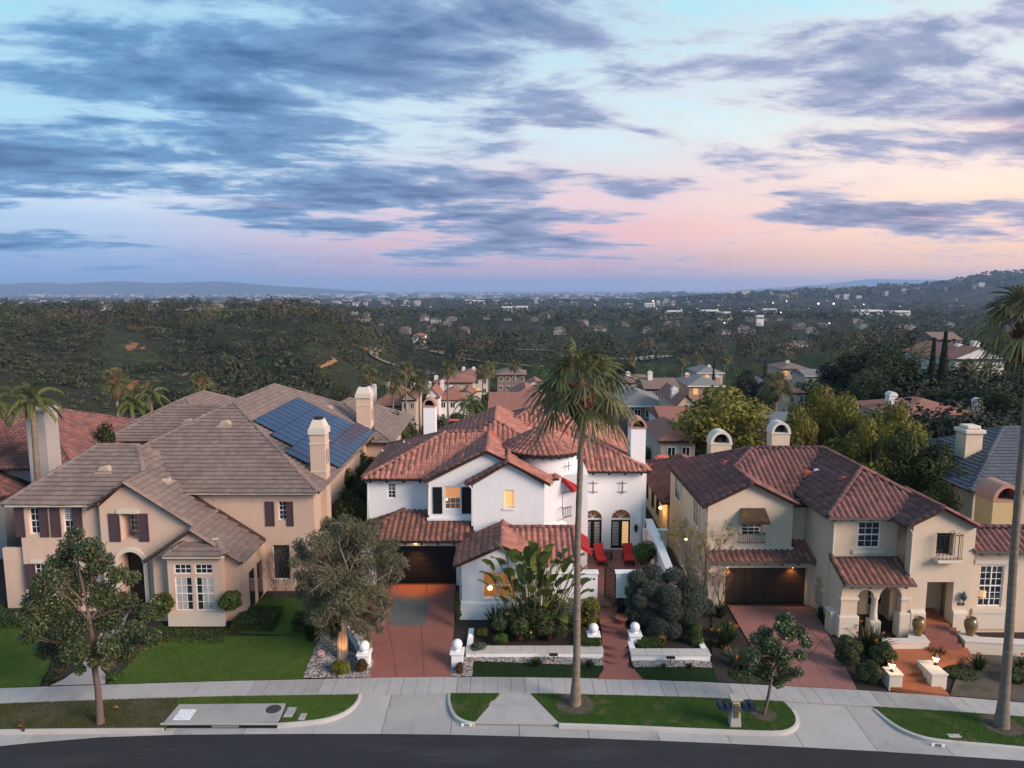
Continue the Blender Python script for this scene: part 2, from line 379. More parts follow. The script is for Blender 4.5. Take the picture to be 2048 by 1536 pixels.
class Roof:
    def __init__(s, house, kind, m, cap=None, name='roof', limit=300):
        s.h = house; s.kind = kind; s.m = m; s.cap = cap or m; s.t = []; s.blocks = []; s.slab = MB(); s.name = name; s.limit = limit; s.extra = None; s.tn = (.08, .25, .4, .5, .62, .75, .95) if kind == 'S' else (.25, .40, .5, .58, .75)
    # a block = (planes, ridge lines, height function, footprint)
    def hip(s, x0, x1, y0, y1, ze, mx, my=None, show='FLR', clipy=None):
        my = my or mx; W, D = x1 - x0, y1 - y0
        if W * mx >= D * my:
            zr = ze + my * D / 2; i = (zr - ze) / mx; a, b = Vector((x0 + i, (y0 + y1) / 2, zr)), Vector((x1 - i, (y0 + y1) / 2, zr))
        else:
            zr = ze + mx * W / 2; i = (zr - ze) / my; a, b = Vector(((x0 + x1) / 2, y0 + i, zr)), Vector(((x0 + x1) / 2, y1 - i, zr))
        c = [Vector((x0, y0, ze)), Vector((x1, y0, ze)), Vector((x1, y1, ze)), Vector((x0, y1, ze))]
        if W * mx >= D * my: pl = {'F': [c[0], c[1], b, a], 'R': [c[1], c[2], b], 'B': [c[2], c[3], a, b], 'L': [c[3], c[0], a]}; hips = [(c[0], a), (c[1], b), (c[2], b), (c[3], a), (a, b)]
        else: pl = {'F': [c[0], c[1], a], 'R': [c[1], c[2], b, a], 'B': [c[2], c[3], b], 'L': [c[3], c[0], a, b]}; hips = [(c[0], a), (c[1], a), (c[2], b), (c[3], b), (a, b)]
        hz = lambda x, y: ze + min(mx * (x - x0), mx * (x1 - x), my * (y - y0), my * (y1 - y))
        s.blocks.append((pl, hips, hz, show, (x0, x1, y0, y1 if clipy is None else clipy)))
    def gable_y(s, x0, x1, y0, y1, ze, zr, xr=None, show='LR', caps=True, ze1=None):
        xr = (x0 + x1) / 2 if xr is None else xr; ze1 = ze if ze1 is None else ze1
        a, b = Vector((xr, y0, zr)), Vector((xr, y1, zr))
        pl = {'L': [Vector((x0, y1, ze)), Vector((x0, y0, ze)), a, b], 'R': [Vector((x1, y0, ze1)), Vector((x1, y1, ze1)), b, a]}
        hz = lambda x, y: zr - ((zr - ze) / (xr - x0) * (xr - x) if x < xr else (zr - ze1) / (x1 - xr) * (x - xr))
        hips = [(a, b)] + ([(Vector((x0 + .08, y0 + .06, ze + .03)), a + Vector((0, .06, 0))), (Vector((x1 - .08, y0 + .06, ze1 + .03)), a + Vector((0, .06, 0)))] if caps else [])
        s.blocks.append((pl, hips, hz, show, (x0, x1, y0, y1)))
    def gable_x(s, x0, x1, y0, y1, ze, zr, yr=None, show='FB', ze1=None, capR=True):
        yr = (y0 + y1) / 2 if yr is None else yr; ze1 = ze if ze1 is None else ze1
        a, b = Vector((x0, yr, zr)), Vector((x1, yr, zr))
        pl = {'F': [Vector((x0, y0, ze)), Vector((x1, y0, ze)), b, a], 'B': [Vector((x1, y1, ze1)), Vector((x0, y1, ze1)), a, b]}
        hz = lambda x, y: zr - ((zr - ze) / (yr - y0) * (yr - y) if y < yr else (zr - ze1) / (y1 - yr) * (y - yr))
        hips = [(a, b)] + ([(Vector((x1 - .06, y0 + .05, ze + .03)), b - Vector((.06, 0, 0)))] if capR else [])
        s.blocks.append((pl, hips, hz, show, (x0, x1, y0, y1)))
    def top(s, x, y, z, skip):
        for i, (pl, hp, hz, sh, (a, b, c, d)) in enumerate(s.blocks):
            if i != skip and a < x < b and c < y < d and hz(x, y) > z + .05: return False
        return s.extra is None or s.extra(x, y, z, skip)
    def lay(s, rowlen=None):
        cu, cv = (.345, .40) if s.kind == 'S' else (.325, .375)
        for bi, (pl, hips, hz, show, (fx0, fx1, fy0, fy1)) in enumerate(s.blocks):
            for key, P in pl.items():
                n = (P[1] - P[0]).cross(P[2] - P[0]).normalized()
                if n.z < 0: n = -n
                s.slab.add([q - n * .005 for q in P] + [q - Vector((0, 0, .14)) for q in P],
                           [list(range(len(P))), [len(P) + i for i in range(len(P))][::-1]] + [[i, (i + 1) % len(P), len(P) + (i + 1) % len(P), len(P) + i] for i in range(len(P))])
                if key[0] not in show: continue
                u = Vector((0, 0, 1)).cross(n).normalized(); v = n.cross(u)
                if v.z < 0: v = -v; u = -u
                o = P[0]; loc = [((q - o).dot(u), (q - o).dot(v)) for q in P]
                u0, u1 = min(q[0] for q in loc), max(q[0] for q in loc); v0, v1 = min(q[1] for q in loc), max(q[1] for q in loc)
                rot = Matrix((u, v, n)).transposed().to_4x4(); row = 0; vv = v0 + cv / 2 - .06
                pc = (sum(q[0] for q in loc) / len(loc), sum(q[1] for q in loc) / len(loc))
                while vv < v1:
                    uu = u0 + cu / 2 + (cu / 2 if s.kind == 'F' and row % 2 else 0)
                    while uu < u1:
                        ins = True
                        for i in range(len(loc)):
                            (ax, ay), (bx, by) = loc[i], loc[(i + 1) % len(loc)]
                            l = math.hypot(bx - ax, by - ay)
                            if l < 1e-6: continue
                            sd = ((bx - ax) * (vv - ay) - (by - ay) * (uu - ax)) / l
                            so = ((bx - ax) * (pc[1] - ay) - (by - ay) * (pc[0] - ax))
                            if sd * (1 if so > 0 else -1) < .03: ins = False; break
                        if ins:
                            p = o + u * uu + v * vv
                            if p.y < fy1 and s.top(p.x, p.y, p.z, bi):
                                s.t.append((s.kind, Matrix.Translation(p + n * .01 + u * random.gauss(0, .004) + v * random.gauss(0, .008)) @ rot @ Matrix.Rotation(random.gauss(0, .012), 4, 'Z'), p, n))
                        uu += cu
                    vv += cv; row += 1
            for a, b in hips:
                d = b - a; k = max(1, round(d.length / .42)); d.normalize()
                sx = d.cross(Vector((0, 0, 1))).normalized(); up = sx.cross(d)
                rot = Matrix((sx, d, up)).transposed().to_4x4()
                for i in range(k):
                    p = a + (b - a) * ((i + .5) / k)
                    if p.y < fy1 and s.top(p.x, p.y, p.z, bi): s.t.append(('R' + s.kind, Matrix.Translation(p + up * (.07 if s.kind == 'S' else .02)) @ rot, p, Vector((0, -.4, .9))))
        return s
    def finish(s):
        H = s.h; ro = s.slab.build(s.name, under, H); o0 = wloc(ro)
        cams = Vector((0, 0, CH))
        def score(q):
            d = cams - q[2]; l = d.length; x = q[2].x / max(q[2].y, 1)
            return (.3 + max(0, q[3].dot(d / l))) / (l * l) * (1 if abs(x) < .72 else .2)
        s.t.sort(key=score, reverse=True)
        ms = {}
        for k in ({s.kind, 'R' + s.kind}):
            ms[k] = [tile_mesh(k, s.cap if k[0] == 'R' else s.m, t) for t in s.tn]
        for k, M, p, n in s.t[:s.limit]:
            o = link('ridge_tile' if k[0] == 'R' else 'tile', random.choice(ms[k]), ro); o.matrix_basis = Matrix.Translation(-o0) @ M
        rest = s.t[s.limit:]
        for k in ms:
            Q = [q for q in rest if q[0] == k]
            if not Q: continue
            me = ms[k][0]; bv = np.array([v.co[:] for v in me.vertices]); bf = np.array([p.vertices[:] for p in me.polygons])
            vs = []; ti = []
            for q in Q:
                m = np.array(q[1]); vs.append(bv @ m[:3, :3].T + m[:3, 3]); ti.append(np.full(len(bv), random.choice(s.tn)))
            fs = np.concatenate([bf + i * len(bv) for i in range(len(Q))])
            tag(mesh_np('ridge_tiles' if k[0] == 'R' else 'tiles', np.concatenate(vs), fs, s.cap if k[0] == 'R' else s.m, ro, np.concatenate(ti), s.kind == 'S'), kind='stuff')
        return ro
def gutter(H, x0, x1, y, z, m=None, rafters=True, step=.95, yb=None):
    MB().box(x0, x1, y - .10, y + .02, z - .14, z - .005).build('gutter', m or dark_wood, H)
    if rafters:
        n = int((x1 - x0) / step)
        for i in range(n):
            x = x0 + (i + .5) * (x1 - x0) / n
            MB().box(x - .06, x + .06, y + .02, (yb or y + .45), z - .30, z - .15).build('rafter_tail', m or dark_wood, H)
def pipe(H, pts, m, r=.045): return MB().tube(pts, r, 6).build('downpipe', m, H)

# ================================================================ terrain
def px_line(pts, z): return [gp(a, b, z) for a, b in pts]
SW_B = px_line([(-800, 1407), (-260, 1386), (0, 1376), (220, 1369), (450, 1362), (740, 1355.5), (905, 1353.5), (1060, 1354), (1240, 1357.5), (1400, 1363.5), (1560, 1371.5), (1715, 1380), (1880, 1391), (2048, 1405), (2300, 1430), (2900, 1495)], .2)
SW_F = px_line([(-800, 1446), (-260, 1419), (0, 1406), (220, 1398), (450, 1391), (740, 1387), (905, 1385), (1060, 1385.5), (1240, 1389), (1400, 1393.5), (1567, 1401.5), (1715, 1410), (1880, 1420), (2048, 1432), (2300, 1458), (2900, 1526)], .2)
ROADE = px_line([(-800, 1572), (-300, 1520), (0, 1491.7), (158, 1476), (300, 1470), (450, 1468.3), (700, 1467), (900, 1469), (1060, 1473), (1240, 1478), (1480, 1488), (1719, 1500), (2048, 1521), (2300, 1543), (2900, 1606)], 0)
_bx = [p.x for p in SW_B]; _by = [p.y for p in SW_B]
def yb(x):
    if x < _bx[0]: return _by[0] + (x - _bx[0]) * .12
    if x > _bx[-1]: return _by[-1] - (x - _bx[-1]) * .3
    return float(np.interp(x, _bx, _by))
def pad(x): return float(np.interp(x, [-60, -12.5, -9.9, 9.2, 11, 40], [1.05, 1.05, 1.38, 1.38, .42, .42]))
PX = [0, 58, 75, 110, 150, 180, 250, 330, 420, 600, 700, 900, 1000, 1500, 2500, 6000, 15000, 60000]
PC = [1, 1, -1.5, -9, -13.5, -15.5, -17.5, -18.5, -20, -22.5, -24, -27, -28, -36, -52, -78, -88, -90]
PL = [1, 1, -5, -17, -14.5, -10.5, -6, -1.5, -1.5, -2.5, -4, -10, -14, -32, -54, -78, -88, -90]
PR = [1, 1, 1.5, 3, 2, 0, -5, -11, -16, -22, -24, -27, -28, -36, -52, -78, -88, -90]
HA = [.18, .30, .37, .44, .50, .56, .62, .67, .72, .85, 1.1]
HV = [14, 42, 52, 60, 74, 78, 104, 131, 128, 150, 140]
def sstep(a, b, x):
    t = np.clip((x - a) / (b - a), 0, 1); return t * t * (3 - 2 * t)
def far_h(x, y):
    a = x / np.maximum(y, 1); wl = sstep(-.13, -.30, a); wr = sstep(.36, .54, a)
    ly = np.log(np.maximum(y, 1)); lx = np.log(np.maximum(PX, .5 + np.zeros(len(PX))))
    h = np.interp(ly, lx, PC) * (1 - wl - wr) + np.interp(ly, lx, PL) * wl + np.interp(ly, lx, PR) * wr
    gul = np.sin(x * .055 + y * .021) * 2.2 + np.sin(x * .021 - y * .047 + 1.3) * 2.6 + np.sin(x * .11 + y * .09) * 1.0
    h = h + gul * sstep(70, 120, y) * (1 - sstep(300, 420, y)) * (.25 + 1.15 * wl)
    h = h + (np.sin(x * .013) * np.sin(y * .011 + .6) * 2.5 + np.sin(x * .005 + 2) * 2.0) * sstep(500, 900, y) * (1 - sstep(2000, 4000, y))
    h = h + np.interp(a, HA, HV) * np.exp(-((y - 3200) / 900) ** 2) * (1 + .10 * np.sin(x * .012 + y * .004) + .06 * np.sin(x * .031))
    h = h + 46 * np.exp(-((a - .25) / .14) ** 2) * np.exp(-((y - 6300) / 900) ** 2) * (1 + .25 * np.sin(x * .006)) + 26 * np.exp(-((a - .05) / .1) ** 2) * np.exp(-((y - 8500) / 1200) ** 2)
    return h
def near_h(x, y):
    b = yb(x)
    if y < b: return .2
    t = min(1, (y - b) / (40.6 - b)); return .2 + (pad(x) - .2) * t
def H_(x, y):
    if y < 56: return near_h(x, y)
    f = float(far_h(np.array(float(x)), np.array(float(y))))
    t = min(1, (y - 56) / 14); return near_h(x, 56) * (1 - t) + f * t
def hit(px, py, y0=58.0, y1=30000.0):     # photo pixel -> where that sight line meets the terrain
    dx_, dy_, dz_ = ray(px, py); t = y0; p = None
    while t < y1:
        x, z = dx_ / dy_ * t, CH + dz_ / dy_ * t
        h = H_(x, t)
        if z <= h:
            lo, hi = t / 1.01, t
            for _ in range(12):
                m = (lo + hi) / 2
                if CH + dz_ / dy_ * m <= H_(dx_ / dy_ * m, m): hi = m
                else: lo = m
            return Vector((dx_ / dy_ * hi, hi, H_(dx_ / dy_ * hi, hi)))
        t *= 1.01
    return Vector((dx_ / dy_ * t, t, H_(dx_ / dy_ * t, t)))

def ground_mat():
    m = bpy.data.materials.new('hillside'); m.use_nodes = True; t = m.node_tree; t.nodes.clear(); g = G(t)
    out = g.n('ShaderNodeOutputMaterial'); p = g.n('ShaderNodeBsdfPrincipled'); p.inputs['Roughness'].default_value = .95; p.inputs['Specular IOR Level'].default_value = .1
    tc = g.n('ShaderNodeTexCoord').outputs['Object']
    grass = g.mix(g.smooth(g.noise(tc, .03, 6, .6), .38, .62), (.030, .032, .017), (.050, .064, .020))
    brush = g.mix(g.smooth(g.noise(tc, .16, 8, .72), .38, .56), grass, (.030, .033, .021))
    dirt = g.mix(g.smooth(g.noise(tc, .2, 6, .7), .4, .7), (.30, .125, .05), (.20, .10, .055))
    near = g.mix(g.smooth(g.noise(tc, .022, 7, .6, .4), .64, .69), brush, dirt)
    s = g.n('ShaderNodeSeparateXYZ'); g.link(tc, s.inputs[0])
    farc = g.mix(g.smooth(g.noise(tc, .006, 8, .7), .35, .66), (.018, .023, .015), (.045, .048, .032))
    farc = g.mix(g.smooth(g.noise(tc, .013, 9, .75, w=2.0), .63, .70), farc, (.20, .18, .16))
    base = g.mix(g.smooth(s.outputs[1], 450, 800), near, farc)
    cv = g.n('ShaderNodeAttribute', attribute_name='soil').outputs['Fac']
    cvn = g.smooth(g.math('ADD', cv, g.math('MULTIPLY_ADD', g.noise(tc, .28, 6, .7), .9, -.45)), .52, .66)
    base = g.mix(cvn, base, dirt)
    g.link(base, p.inputs['Base Color'])
    b = g.n('ShaderNodeBump'); b.inputs['Strength'].default_value = .8; b.inputs['Distance'].default_value = 1.2
    g.link(g.noise(tc, .35, 5, .7), b.inputs['Height']); g.link(b.outputs[0], p.inputs['Normal'])
    g.link(p.outputs[0], out.inputs[0]); return m
hill_m = ground_mat()
ys = np.concatenate([np.linspace(56, 120, 40), np.geomspace(122, 700, 120), np.geomspace(710, 9000, 130), np.geomspace(9300, 19000, 24)])
aa = np.concatenate([np.linspace(-1.6, -.85, 18), np.linspace(-.83, .83, 260), np.linspace(.85, 1.6, 18)])
A, Y_ = np.meshgrid(aa, ys); Xg = A * Y_
Hg = far_h(Xg, Y_); tt = np.clip((Y_ - 56) / 14, 0, 1)
Ng = np.vectorize(pad)(Xg); Hg = Ng * (1 - tt) + Hg * tt
nr, ncol = A.shape
idx = np.arange(nr * ncol).reshape(nr, ncol)
fq = np.stack([idx[:-1, :-1], idx[:-1, 1:], idx[1:, 1:], idx[1:, :-1]], -1).reshape(-1, 4)
terr = mesh_np('terrain', np.stack([Xg, Y_, Hg - .03], -1).reshape(-1, 3), fq, hill_m, smooth=True); tag(terr, kind='structure')
CUTS = [(262, 690, 9), (275, 697, 7), (545, 694, 10), (500, 693, 8), (410, 712, 6), (135, 742, 7), (155, 745, 8), (195, 748, 8), (262, 772, 12), (282, 776, 9), (250, 765, 6), (370, 748, 5), (25, 775, 7), (735, 698, 13), (752, 697, 12), (720, 694, 9), (665, 695, 5), (662, 725, 6), (655, 730, 4), (880, 703, 9), (870, 700, 6)]
cv = np.zeros(nr * ncol, dtype=np.float32)
fx, fy = Xg.ravel(), Y_.ravel()
for px, py, r in CUTS:
    p = hit(px, py); rr = r * 1.5 / F * p.y
    d = np.sqrt(((fx - p.x) / rr) ** 2 + ((fy - p.y) / (rr * 3.2)) ** 2)
    cv = np.maximum(cv, np.clip(1.5 - d, 0, 1) * (.75 + .25 * np.sin(fx * 1.3 + fy * .4)))
a_ = terr.data.attributes.new('soil', 'FLOAT', 'POINT'); a_.data.foreach_set('value', cv)

# garden ground round the houses, one sheet
gx = np.linspace(-75, 75, 151); gy = np.concatenate([np.linspace(-60, 24, 8), np.linspace(25, 56.4, 64)])
GX, GY = np.meshgrid(gx, gy); GZ = np.vectorize(near_h)(GX, GY) - .06 - .45 * (GY < np.vectorize(yb)(GX))
idg = np.arange(GX.size).reshape(GX.shape)
tag(mesh_np('ground', np.stack([GX, GY, GZ], -1).reshape(-1, 3), np.stack([idg[:-1, :-1], idg[:-1, 1:], idg[1:, 1:], idg[1:, :-1]], -1).reshape(-1, 4), soil), kind='structure')

def poly_sheet(name, pts, zf, m, step=.8, th=0.0, parent=None, kind='structure', smooth=False):
    """plan polygon cut into strips and laid on a height function"""
    b = bmesh.new(); b.faces.new([b.verts.new((p[0], p[1], 0)) for p in pts])
    xs = [p[0] for p in pts]; y2 = [p[1] for p in pts]
    if step:
        for k in range(1, int((max(y2) - min(y2)) / step) + 1):
            bmesh.ops.bisect_plane(b, geom=b.verts[:] + b.edges[:] + b.faces[:], plane_co=(0, min(y2) + k * step, 0), plane_no=(0, 1, 0))
        for k in range(1, int((max(xs) - min(xs)) / (step * 2)) + 1):
            bmesh.ops.bisect_plane(b, geom=b.verts[:] + b.edges[:] + b.faces[:], plane_co=(min(xs) + k * step * 2, 0, 0), plane_no=(1, 0, 0))
    if th:
        top = b.faces[:]; e = bmesh.ops.extrude_face_region(b, geom=top)
        nv = {q for q in e['geom'] if isinstance(q, bmesh.types.BMVert)}
        for v in b.verts: v.co.z = zf(v.co.x, v.co.y) + (0 if v in nv else -th)
    else:
        for v in b.verts: v.co.z = zf(v.co.x, v.co.y)
    bmesh.ops.recalc_face_normals(b, faces=b.faces[:])
    o0 = wloc(parent) if parent else Vector((0, 0, 0))
    for v in b.verts: v.co -= o0
    me = bpy.data.meshes.new(name); b.to_mesh(me); b.free(); me.materials.append(m)
    o = link(name, me, parent)
    if kind: tag(o, kind=kind)
    return o
# ---------------------------------------------------------------- road, gutter, kerbs, sidewalk
rp = [(p.x, p.y) for p in ROADE]
poly_sheet('road', rp + [(75, 6), (75, -58), (-75, -58), (-75, 6)], lambda x, y: -.005, asphalt, 6)
def resample(L_, step):
    out = [L_[0].copy()]; acc = 0
    for a, b in zip(L_, L_[1:]):
        d = (b - a).length; s = step - acc
        while s <= d: out.append(a + (b - a) * (s / d)); s += step
        acc = d - (s - step)
    return out
def lerp_y(L_, x):
    return float(np.interp(x, [p.x for p in L_], [p.y for p in L_]))
gut = tag(bpy.data.objects.new('gutter', None), kind='structure'); COL.objects.link(gut)
GL = resample(ROADE, 3.05)
for a, b in zip(GL, GL[1:]):
    g_ = .012
    inner = lambda x: lerp_y(SW_F, x) - .02
    pts = [(a.x + g_, a.y), (b.x - g_, b.y), (b.x - g_, inner(b.x)), (a.x + g_, inner(a.x))]
    zz = random.uniform(0, .004)
    poly_sheet('slab', pts, lambda x, y, zz=zz: .008 + zz + .12 * sstep(.55, 3.0, y - lerp_y(ROADE, x)), concrete if random.random() < .6 else concrete2, .5, .1, gut, None)
walk = tag(bpy.data.objects.new('sidewalk', None), kind='structure'); COL.objects.link(walk)
xs_ = np.arange(SW_B[0].x + .1, SW_B[-1].x - .2, .665)
for i, (x0, x1) in enumerate(zip(xs_, xs_[1:])):
    gp_ = .006 if (i % 5) else .014
    for r0, r1 in ((0, .5), (.5, 1)):
        q = []
        for x, sgn in ((x0, 1), (x1, -1)):
            f, k = lerp_y(SW_F, x), lerp_y(SW_B, x); xx = x + sgn * gp_ / 1
            q.append((xx, f + (k - f) * r0 + .004, f + (k - f) * r1 - .004))
        dz = random.uniform(-.003, .003)
        MB().prism([(q[0][0], q[0][1]), (q[1][0], q[1][1]), (q[1][0], q[1][2]), (q[0][0], q[0][2])], .1, .2 + dz, 'z').build('slab', concrete2 if (i // 5) % 3 else concrete, walk)
poly_sheet('sidewalk_bed', [(p.x, p.y) for p in SW_F] + [(p.x, p.y) for p in SW_B[::-1]], lambda x, y: .16, soil, 0)

# parkway lawns with their kerbs
lawn_m = mat('lawn_turf', (.062, .105, .018), .95, .4, 1.5, bump=.9, bscale=35, spots=(.45, .5, .72, (.085, .125, .025)), spec=.1)
dry_m = mat('thin_lawn', (.060, .062, .024), .95, .35, 1.2, bump=.9, bscale=30, spots=(.5, .46, .62, (.095, .085, .05)), spec=.1)
mix_m = mat('patchy_lawn', (.036, .075, .014), .95, .4, 1.5, bump=.9, bscale=35, spots=(.8, .52, .68, (.11, .10, .045)), spec=.1)
kerb_m = mat('kerb_concrete', (.42, .40, .375), .9, .14, .9, bump=.2, bscale=40, spots=(.8, .55, .8, (.28, .26, .24)))
GRASS = []
def lawn(name, pix, m, kerb=None, z=.17, dens=0, tall=.05, label=None):
    pts = [gp(a, b, z) for a, b in pix]
    poly_sheet(name, [(p.x, p.y) for p in pts], lambda x, y: z, m, .6, .1)
    if dens: GRASS.append(([(p.x, p.y) for p in pts], lambda x, y: z, dens, tall, m))
    if kerb:
        k = [gp(a, b, z) for a, b in kerb]
        # smooth the kerb line and give it a rounded-top section
        for _ in range(2):
            q = [k[0]]
            for a, b in zip(k, k[1:]): q += [a * .75 + b * .25, a * .25 + b * .75]
            k = q + [k[-1]]
        b = MB(); n = len(k); sec = [(.0, -.12), (.0, .012), (.11, .012), (.145, -.01), (.165, -.18)]
        vs = []
        for i, p in enumerate(k):
            d = (k[min(i + 1, n - 1)] - k[max(i - 1, 0)]).normalized(); out = Vector((d.y, -d.x, 0))
            if out.y > 0 and abs(out.y) > .5: out = -out
            vs += [p + out * o_ + Vector((0, 0, h_)) for o_, h_ in sec]
        fs = [[i * 5 + j, i * 5 + j + 1, (i + 1) * 5 + j + 1, (i + 1) * 5 + j] for i in range(n - 1) for j in range(4)] + [list(range(5)), [(n - 1) * 5 + j for j in range(4, -1, -1)]]
        tag(b.add(vs, fs).build('kerb', kerb_m, None, True), kind='structure')
lawn('lawn', [(-790, 1447), (-200, 1417), (0, 1407), (220, 1399), (355, 1394.5), (355, 1411), (330, 1456), (0, 1458), (-200, 1466), (-790, 1502)], dry_m, [(-790, 1502), (-200, 1466), (0, 1458), (328, 1456)], dens=1000, tall=.07)
lawn('lawn', [(355, 1394.5), (450, 1392), (717, 1388), (715, 1398), (703, 1413), (680, 1427), (645, 1437), (600, 1442), (560, 1445), (575, 1409), (355, 1411)], lawn_m, [(556, 1446), (600, 1443), (645, 1438), (680, 1428), (703, 1414), (715, 1399), (717, 1389)], dens=900)
lawn('lawn', [(902, 1386), (999, 1386), (947, 1443), (930, 1441), (912, 1431), (903, 1413), (900, 1397)], mix_m, [(901, 1388), (900, 1397), (903, 1413), (912, 1431), (930, 1441), (950, 1444)], dens=900)
lawn('lawn', [(1062, 1386.5), (1240, 1390), (1400, 1394.5), (1567, 1402.5), (1583, 1419), (1592, 1435), (1590, 1449), (1575, 1459), (1550, 1462.5), (1400, 1457), (1240, 1450), (1120, 1446)], mix_m, [(1118, 1446), (1240, 1450), (1400, 1457), (1550, 1462.5), (1575, 1459), (1590, 1449), (1592, 1435), (1583, 1419)], dens=900)
lawn('lawn', [(1748, 1413), (1880, 1421), (2048, 1433), (2300, 1459), (2890, 1526), (2890, 1588), (2300, 1521), (2048, 1493), (1880, 1479), (1840, 1471), (1800, 1455), (1770, 1434)], mix_m, [(1752, 1418), (1770, 1434), (1800, 1455), (1840, 1471), (1880, 1479), (2048, 1493), (2300, 1521), (2890, 1588)], dens=900)
poly_sheet('ramp_path', [tuple(gp(a, b, .16)[:2]) for a, b in ((1001, 1387), (1060, 1387), (1118, 1446), (950, 1444))], lambda x, y: .165, concrete2, .5, .1)
poly_sheet('ramp_band', [tuple(gp(a, b, .17)[:2]) for a, b in ((984, 1401), (1074, 1401), (1083, 1410), (976, 1410))], lambda x, y: .171, concrete, 0)

# private gardens: lawns
def lawn_slope(name, pix, m, dens=900, tall=.05, off=.03):
    pts = []
    for a, b in pix:                      # drop each corner onto the garden slope
        z = .6
        for _ in range(12): p = gp(a, b, z); z = near_h(p.x, p.y) + off
        pts.append((p.x, p.y))
    zf = lambda x, y: near_h(x, y) + off
    o = poly_sheet(name, pts, zf, m, .6)
    if dens: GRASS.append((pts, zf, dens, tall, m))
    return pts
def gpt(px, py, off=0.0):
    z = .6
    for _ in range(14): p = gp(px, py, z); z = near_h(p.x, p.y) + off
    return Vector((p.x, p.y, z))
lawn_slope('lawn', [(215, 1368), (440, 1361.5), (604, 1357.5), (640, 1272), (600, 1270), (330, 1272), (290, 1290), (262, 1325)], lawn_m, 1300)
lawn_slope('lawn', [(-700, 1402), (-200, 1382), (0, 1375), (78, 1372), (95, 1340), (130, 1240), (-100, 1238), (-600, 1250)], lawn_m, 900)
lawn_slope('lawn', [(478, 1266), (636, 1269), (655, 1205), (560, 1190), (520, 1195)], lawn_m, 700)
turf = mat('dark_turf', (.016, .034, .011), .95, .25, 2, bump=.9, bscale=45, spec=.1)
lawn_slope('lawn', [(945, 1352.5), (1195, 1356), (1208, 1338), (1206, 1331), (946, 1322)], turf, 900, .04)
lawn_slope('lawn', [(1284, 1358), (1437, 1364), (1424, 1336), (1268, 1334), (1270, 1341)], turf, 900, .04)
path_m = mat('path_concrete', (.30, .275, .265), .9, .15, .9, bump=.2)
lawn_slope('path', [(100, 1371), (210, 1368), (212, 1350), (200, 1335), (240, 1270), (262, 1215), (222, 1215), (190, 1290), (160, 1335), (128, 1358)], path_m, 0, off=.035)
def gravel(name, pix, label, n, cols, size=(.03, .075), off=.03):
    pts = [gpt(a, b, off) for a, b in pix]; zf = lambda x, y: near_h(x, y) + off
    poly_sheet(name + '_bed', [(p.x, p.y) for p in pts], zf, drysoil, .6)
    P = pts_in([(p.x, p.y) for p in pts], n)
    base = np.array([(1, 0, 0), (0, 1, 0), (-1, 0, 0), (0, -1, 0), (0, 0, .7), (.1, .1, -.5)], dtype=float)
    bf = np.array([(0, 1, 4), (1, 2, 4), (2, 3, 4), (3, 0, 4)])
    vs = []; ti = []
    for x, y in P:
        s = random.uniform(*size); th = random.uniform(0, 6.3); c_, s_ = math.cos(th), math.sin(th)
        q = base * s * np.array([1, random.uniform(.5, 1), random.uniform(.6, 1)]); q = q @ np.array([[c_, s_, 0], [-s_, c_, 0], [0, 0, 1]]).T
        vs.append(q + (x, y, zf(x, y) + s * .2)); ti.append(np.full(6, random.random() ** 1.3))
    o = mesh_np(name, np.concatenate(vs), np.concatenate([bf + i * 6 for i in range(len(P))]), cols, None, np.concatenate(ti))
    return tag(o, label, 'gravel', None, 'stuff')
def pts_in(poly, n):
    P = np.array(poly); lo, hi = P.min(0), P.max(0); out = np.zeros((0, 2))
    while len(out) < n:
        q = rng.uniform(lo, hi, (n * 2, 2)); ins = np.zeros(len(q), bool); j = len(P) - 1
        for i in range(len(P)):
            c1 = (P[i, 1] > q[:, 1]) != (P[j, 1] > q[:, 1])
            xi = (P[j, 0] - P[i, 0]) * (q[:, 1] - P[i, 1]) / (P[j, 1] - P[i, 1] + 1e-12) + P[i, 0]
            ins ^= c1 & (q[:, 0] < xi); j = i
        out = np.concatenate([out, q[ins]])
    return out[:n]
peb = mat('river_pebbles', (.50, .45, .42), .85, .2, 6, (.08, .07, .07), tint=True)
gravel('gravel', [(606, 1356), (738, 1355), (746, 1325), (742, 1280), (700, 1262), (640, 1272)], 'grey and white pebbles under the paperbark tree beside the lawn', 5200, peb)
gravel('gravel', [(901, 1353), (944, 1352.5), (946, 1322), (1206, 1331), (1206, 1318), (930, 1308), (903, 1330)], 'white river stones along the planter wall left of the palm', 3600, peb)
gravel('gravel', [(1268, 1334), (1424, 1336), (1422, 1324), (1264, 1322)], 'white river stones below the planter wall right of the steps', 1500, peb)

# ================================================================ white house
def patch(name, L0, L1, nx, rows, m, parent, gap=.012, off=.04, th=.08, m2=None):
    """panels of a paved patch between a left and a right edge line (lists of points, bottom to top)"""
    def along(Ln, t):
        d = [0]
        for a, b in zip(Ln, Ln[1:]): d.append(d[-1] + (b - a).length)
        s = t * d[-1]
        for i in range(len(Ln) - 1):
            if s <= d[i + 1] + 1e-9: return Ln[i] + (Ln[i + 1] - Ln[i]) * ((s - d[i]) / (d[i + 1] - d[i]))
        return Ln[-1]
    for r0, r1 in zip(rows, rows[1:]):
        for i in range(nx):
            q = []
            for r, cc in ((r0, i / nx), (r0, (i + 1) / nx), (r1, (i + 1) / nx), (r1, i / nx)):
                a, b = along(L0, r), along(L1, r); q.append(a + (b - a) * cc)
            c_ = (q[0] + q[1] + q[2] + q[3]) / 4
            q = [p + (c_ - p).normalized() * gap for p in q]
            poly_sheet(name, [(p.x, p.y) for p in q], lambda x, y: near_h(x, y) + off, m2 if m2 and random.random() < .3 else m, 1.0, th, parent, None)
